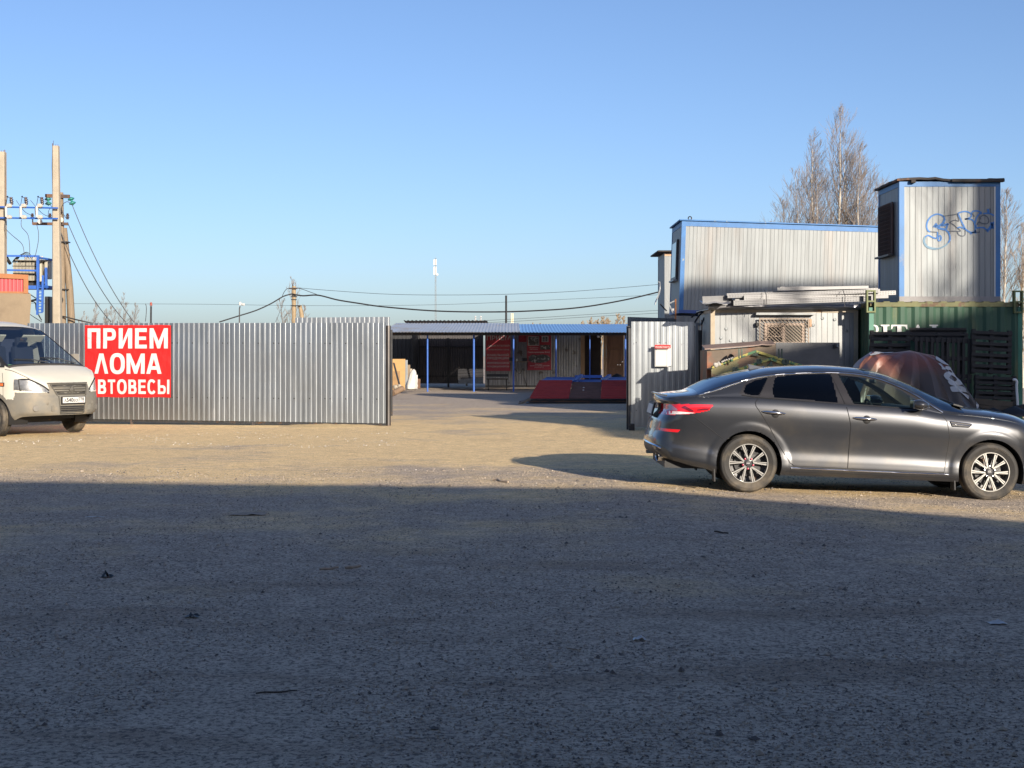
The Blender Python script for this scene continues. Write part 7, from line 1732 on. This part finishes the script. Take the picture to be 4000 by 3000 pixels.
# dark junk between the leaf and the cabin
s = 188
for i, (p, q, w, m, lb) in enumerate((((2722,1560),(2722,1266),0.05,'zinc_dull','pale frame edge just right of the gate leaf'),((2735,1540),(2733,1290),0.07,'dark_steel','dark upright bar in the gap right of the leaf'),((2748,1540),(2745,1250),0.06,'rust','rusty upright bar in the gap beside the barred cabin'),((2760,1540),(2757,1240),0.09,'dark_steel','broad dark upright in the gap nearest the barred cabin'),((2714,1268),(2742,1266),0.06,'zinc_dull','short pale crosspiece at the top of the gap'))):
    tag(MB().bar(W(*p,s-i), W(*q,s-i), w, w).build('scrap_bar', M[m]), lb, 'bar')
a = W(2716,1560,180); b = W(2790,1285,180)
pn = thing('board_wall', 'black board wall closing the gap right of the gate leaf', 'wall', ((a.x+b.x)/2, a.y, 0)); MB().corr((a.x,a.y),(b.x,a.y),-0.05,b.z,0.16,0.015,GRV).build('boards', M['black'], pn)
# ------------------------------------------------------------------ bare spring trees
def grow(rn, mbT, mbC, base, h, r0, lean, nb, dens, droop, spread, tw, start=0.15, lv3=4):
    """one stem with ascending limbs, branches and fine twigs"""
    base = Vector(base); n = 12; pts = []; rad = []
    off = Vector((0,0,0))
    for i in range(n+1):
        t = i/n
        off += Vector((rn.uniform(-1,1), rn.uniform(-1,1), 0))*h*0.006
        pts.append(base + Vector((lean[0]*t*h + lean[0]*t*t*h*0.3, lean[1]*t*h, t*h)) + off); rad.append(max(tw, r0*(1-t)**0.9+tw*0.6))
    mbT.tube(pts, rad, 6)
    def at(t):
        k = min(n-1, int(t*n)); f = t*n-k; return pts[k].lerp(pts[k+1], f)
    def limb(p, d, ln, r, lvl):
        m = 5 if lvl < 3 else 3; q = [p.copy()]; dd = d.copy()
        for i in range(m):
            dd = dd + Vector((rn.uniform(-1,1), rn.uniform(-1,1), rn.uniform(-1,1)))*(0.12 if lvl == 1 else 0.09)
            dd.x += 0.03
            if lvl == 1: dd.z += 0.16
            elif lvl >= 2: dd.z += (0.10-droop*(i/m))*(1 if lvl == 2 else 1.5)
            dd.normalize(); q.append(q[-1]+dd*ln/m)
        mbC.tube(q, [max(tw*0.7, r*(1-0.85*i/m)) for i in range(m+1)], 4 if lvl == 1 else 3, cap=False)
        if lvl < 3:
            cnt = dens if lvl == 1 else lv3
            for k in range(cnt):
                t = 0.25+0.75*(k+rn.random()*0.8)/cnt; t = min(t, 0.99); kk = min(m-1, int(t*m)); pp = q[kk].lerp(q[kk+1], t*m-kk)
                ax = (q[kk+1]-q[kk]).normalized(); side = ax.cross(Vector((rn.uniform(-1,1), rn.uniform(-1,1), rn.uniform(-1,1)))); 
                if side.length < 0.1: continue
                side.normalize(); limb(pp, (ax*0.9+side*0.55+Vector((0,0,0.15))).normalized(), ln*(0.62 if lvl == 1 else 0.80)*(1.15-0.45*t)*rn.uniform(0.7,1.2), max(tw, r*0.45), lvl+1)
    for k in range(nb):
        t = start+(0.985-start)*(k+rn.random())/nb; a = k*2.4+rn.uniform(-.5,.5)
        e = R(rn.uniform(46,68)); ln = spread*h*((1-t)**0.55*0.85+0.05)*rn.uniform(0.75,1.2)
        if t < 0.3: ln *= 0.7
        d = Vector((math.cos(a)*math.cos(e), math.sin(a)*math.cos(e), math.sin(e)))
        limb(at(t), d, ln, max(tw*1.2, rad[min(n,int(t*n))]*0.40), 1)
def tree(name, label, base, stems, seed, mt, mc, dens=7, droop=0.25, spread=0.30, tw=0.012, nb=26, lv3=4, group=None, start=0.15):
    rn = random.Random(seed); T, C_ = MB(), MB(); base = Vector(base)
    t = thing(name, label, 'tree', base, group)
    for (dx, dy, h, r, lx, ly) in stems: grow(rn, T, C_, base+Vector((dx,dy,-0.1)), h, r, (lx,ly), nb, dens, droop, spread, tw, lv3=lv3, start=start)
    T.build('trunk', mt, t, smooth=60); C_.build('crown', mc, t); return t
def ground_at(px, s): return Vector(((px-2000)/s, F/s, 0))
B_, TW, TT = M['bark'], M['twig'], M['twig_tan']
s = 75
tree('birch_tree', 'tall bare birch with white stem, highest in the clump above the long cabin', ground_at(3278,s), [(0,0,14.4,0.15,0.004,0),(0.45,0.6,12.9,0.11,0.008,0)], 11, B_, TW, 8, 0.06, 0.27, 0.007, 34, 3)
tree('birch_tree', 'bare birch with a yellowish white stem left of the tallest one', ground_at(3205,s), [(0,0.5,13.0,0.13,0.0,0)], 12, B_, TW, 8, 0.06, 0.28, 0.007, 32, 3)
tree('birch_tree', 'slimmer bare birch leaning right beside the tallest one', ground_at(3340,s), [(0,-0.6,12.4,0.10,0.012,0)], 13, B_, TW, 8, 0.06, 0.27, 0.007, 30, 3)
tree('birch_tree', 'low bushy bare birch filling the left of the clump', ground_at(3140,s), [(0,0.3,11.0,0.09,-0.015,0),(0.6,0,10.8,0.07,0.015,0),(-0.5,0.5,9.6,0.06,-0.03,0),(0.3,0.9,11.6,0.07,0.01,0)], 14, B_, TW, 8, 0.06, 0.33, 0.007, 26, 3)
tree('birch_tree', 'low bare birch beside the graffiti cabin wall', ground_at(3392,s), [(0,0,10.6,0.09,0.02,0),(-0.4,0.4,11.2,0.07,0.0,0),(-0.9,0.8,11.8,0.07,0.01,0)], 15, B_, TW, 8, 0.06, 0.33, 0.007, 26, 3)
tree('bare_sapling', 'lone thin bare sapling left of the birch clump', ground_at(3008,s), [(0,0,8.6,0.06,0.004,0)], 16, B_, TW, 5, 0.05, 0.18, 0.008, 22, 3, start=0.5)
tree('bare_sapling', 'short bare sapling between the lone one and the clump', ground_at(3058,s), [(0,0,7.7,0.05,0,0),(0.35,0,7.4,0.05,.01,0)], 17, B_, TW, 5, 0.05, 0.16, 0.008, 20, 3, start=0.5)
s = 82
tree('birch_tree', 'bare birch with speckled white stem right of the graffiti cabin', ground_at(3925,s), [(0,0,9.4,0.10,0.004,0)], 21, B_, TW, 8, 0.06, 0.27, 0.008, 30, 3)
tree('birch_tree', 'tan bare birch cut by the right edge of the view', ground_at(3995,s), [(0,0,7.6,0.09,-0.02,0),(0.7,0.3,8.0,0.08,0.02,0)], 22, B_, TT, 8, 0.06, 0.33, 0.007, 26, 3)
s = 70
for i, (px, h, lb) in enumerate(((368,4.6,'small bare bush leftmost above the gate banner'),(420,3.9,'smallest bare bush right of the leftmost above the banner'),(480,5.0,'widest bare bush above the red banner'),(300,3.6,'faint bare bush between the timber pole and the banner'))):
    tree('bare_bush', lb, ground_at(px,s), [(0,0,h,0.04,0.01,0),(0.35,0.2,h*0.9,0.035,0.05,0),(-0.35,0.1,h*0.88,0.035,-0.05,0)], 30+i, TW, TW, 5, 0.1, 0.24, 0.006, 16, 4, start=0.3)
s = 66
tree('bare_tree', 'thin bare tree standing right behind the short utility pole', ground_at(1140,s), [(0,0,6.2,0.05,0.008,0),(-0.3,0.3,4.9,0.04,-0.06,0),(0.4,0.3,4.6,0.04,0.05,0)], 41, TW, TW, 4, 0.1, 0.28, 0.009, 13, 3, start=0.35)
s = 34
for i, (px, h, lb) in enumerate(((2305,6.0,'far tan bare tree, left one of three above the blue canopy roof'),(2350,6.0,'far tan bare tree, middle one of three above the blue canopy roof'),(2405,6.4,'far tan bare tree, right one of three beside the ribbed fence'),(2075,5.3,'low far bare bush above the joint of the canopy roofs'),(2105,5.2,'lowest far bare bush right of the other above the roof joint'),(1935,5.0,'pale far bush behind the end of the brown lean to roof'))):
    tree('far_tree', lb, ground_at(px,s), [(0,0,h,0.09,0.01,0),(0.5,0.4,h*0.95,0.07,0.06,0),(-0.5,0.2,h*0.92,0.07,-0.06,0)], 50+i, TT, TT, 6, 0.1, 0.26, 0.024, 14, 4, start=0.35)
# two birches beside the hangar, out of view, whose branches dapple the cabins
tree('birch_tree', 'unseen tall bare birch beside the hangar behind the photographer', (22.3,1.4,0), [(0,0,14.0,0.18,0,0),(0.6,0.3,12.8,0.14,0.015,0)], 61, B_, TW, 6, 0.3, 0.24, 0.016, 22, 3)
tree('birch_tree', 'unseen shorter bare birch beside the hangar behind the photographer', (19.0,1.2,0), [(0,0,11.6,0.16,0,0)], 62, B_, TW, 6, 0.3, 0.26, 0.016, 22, 3)
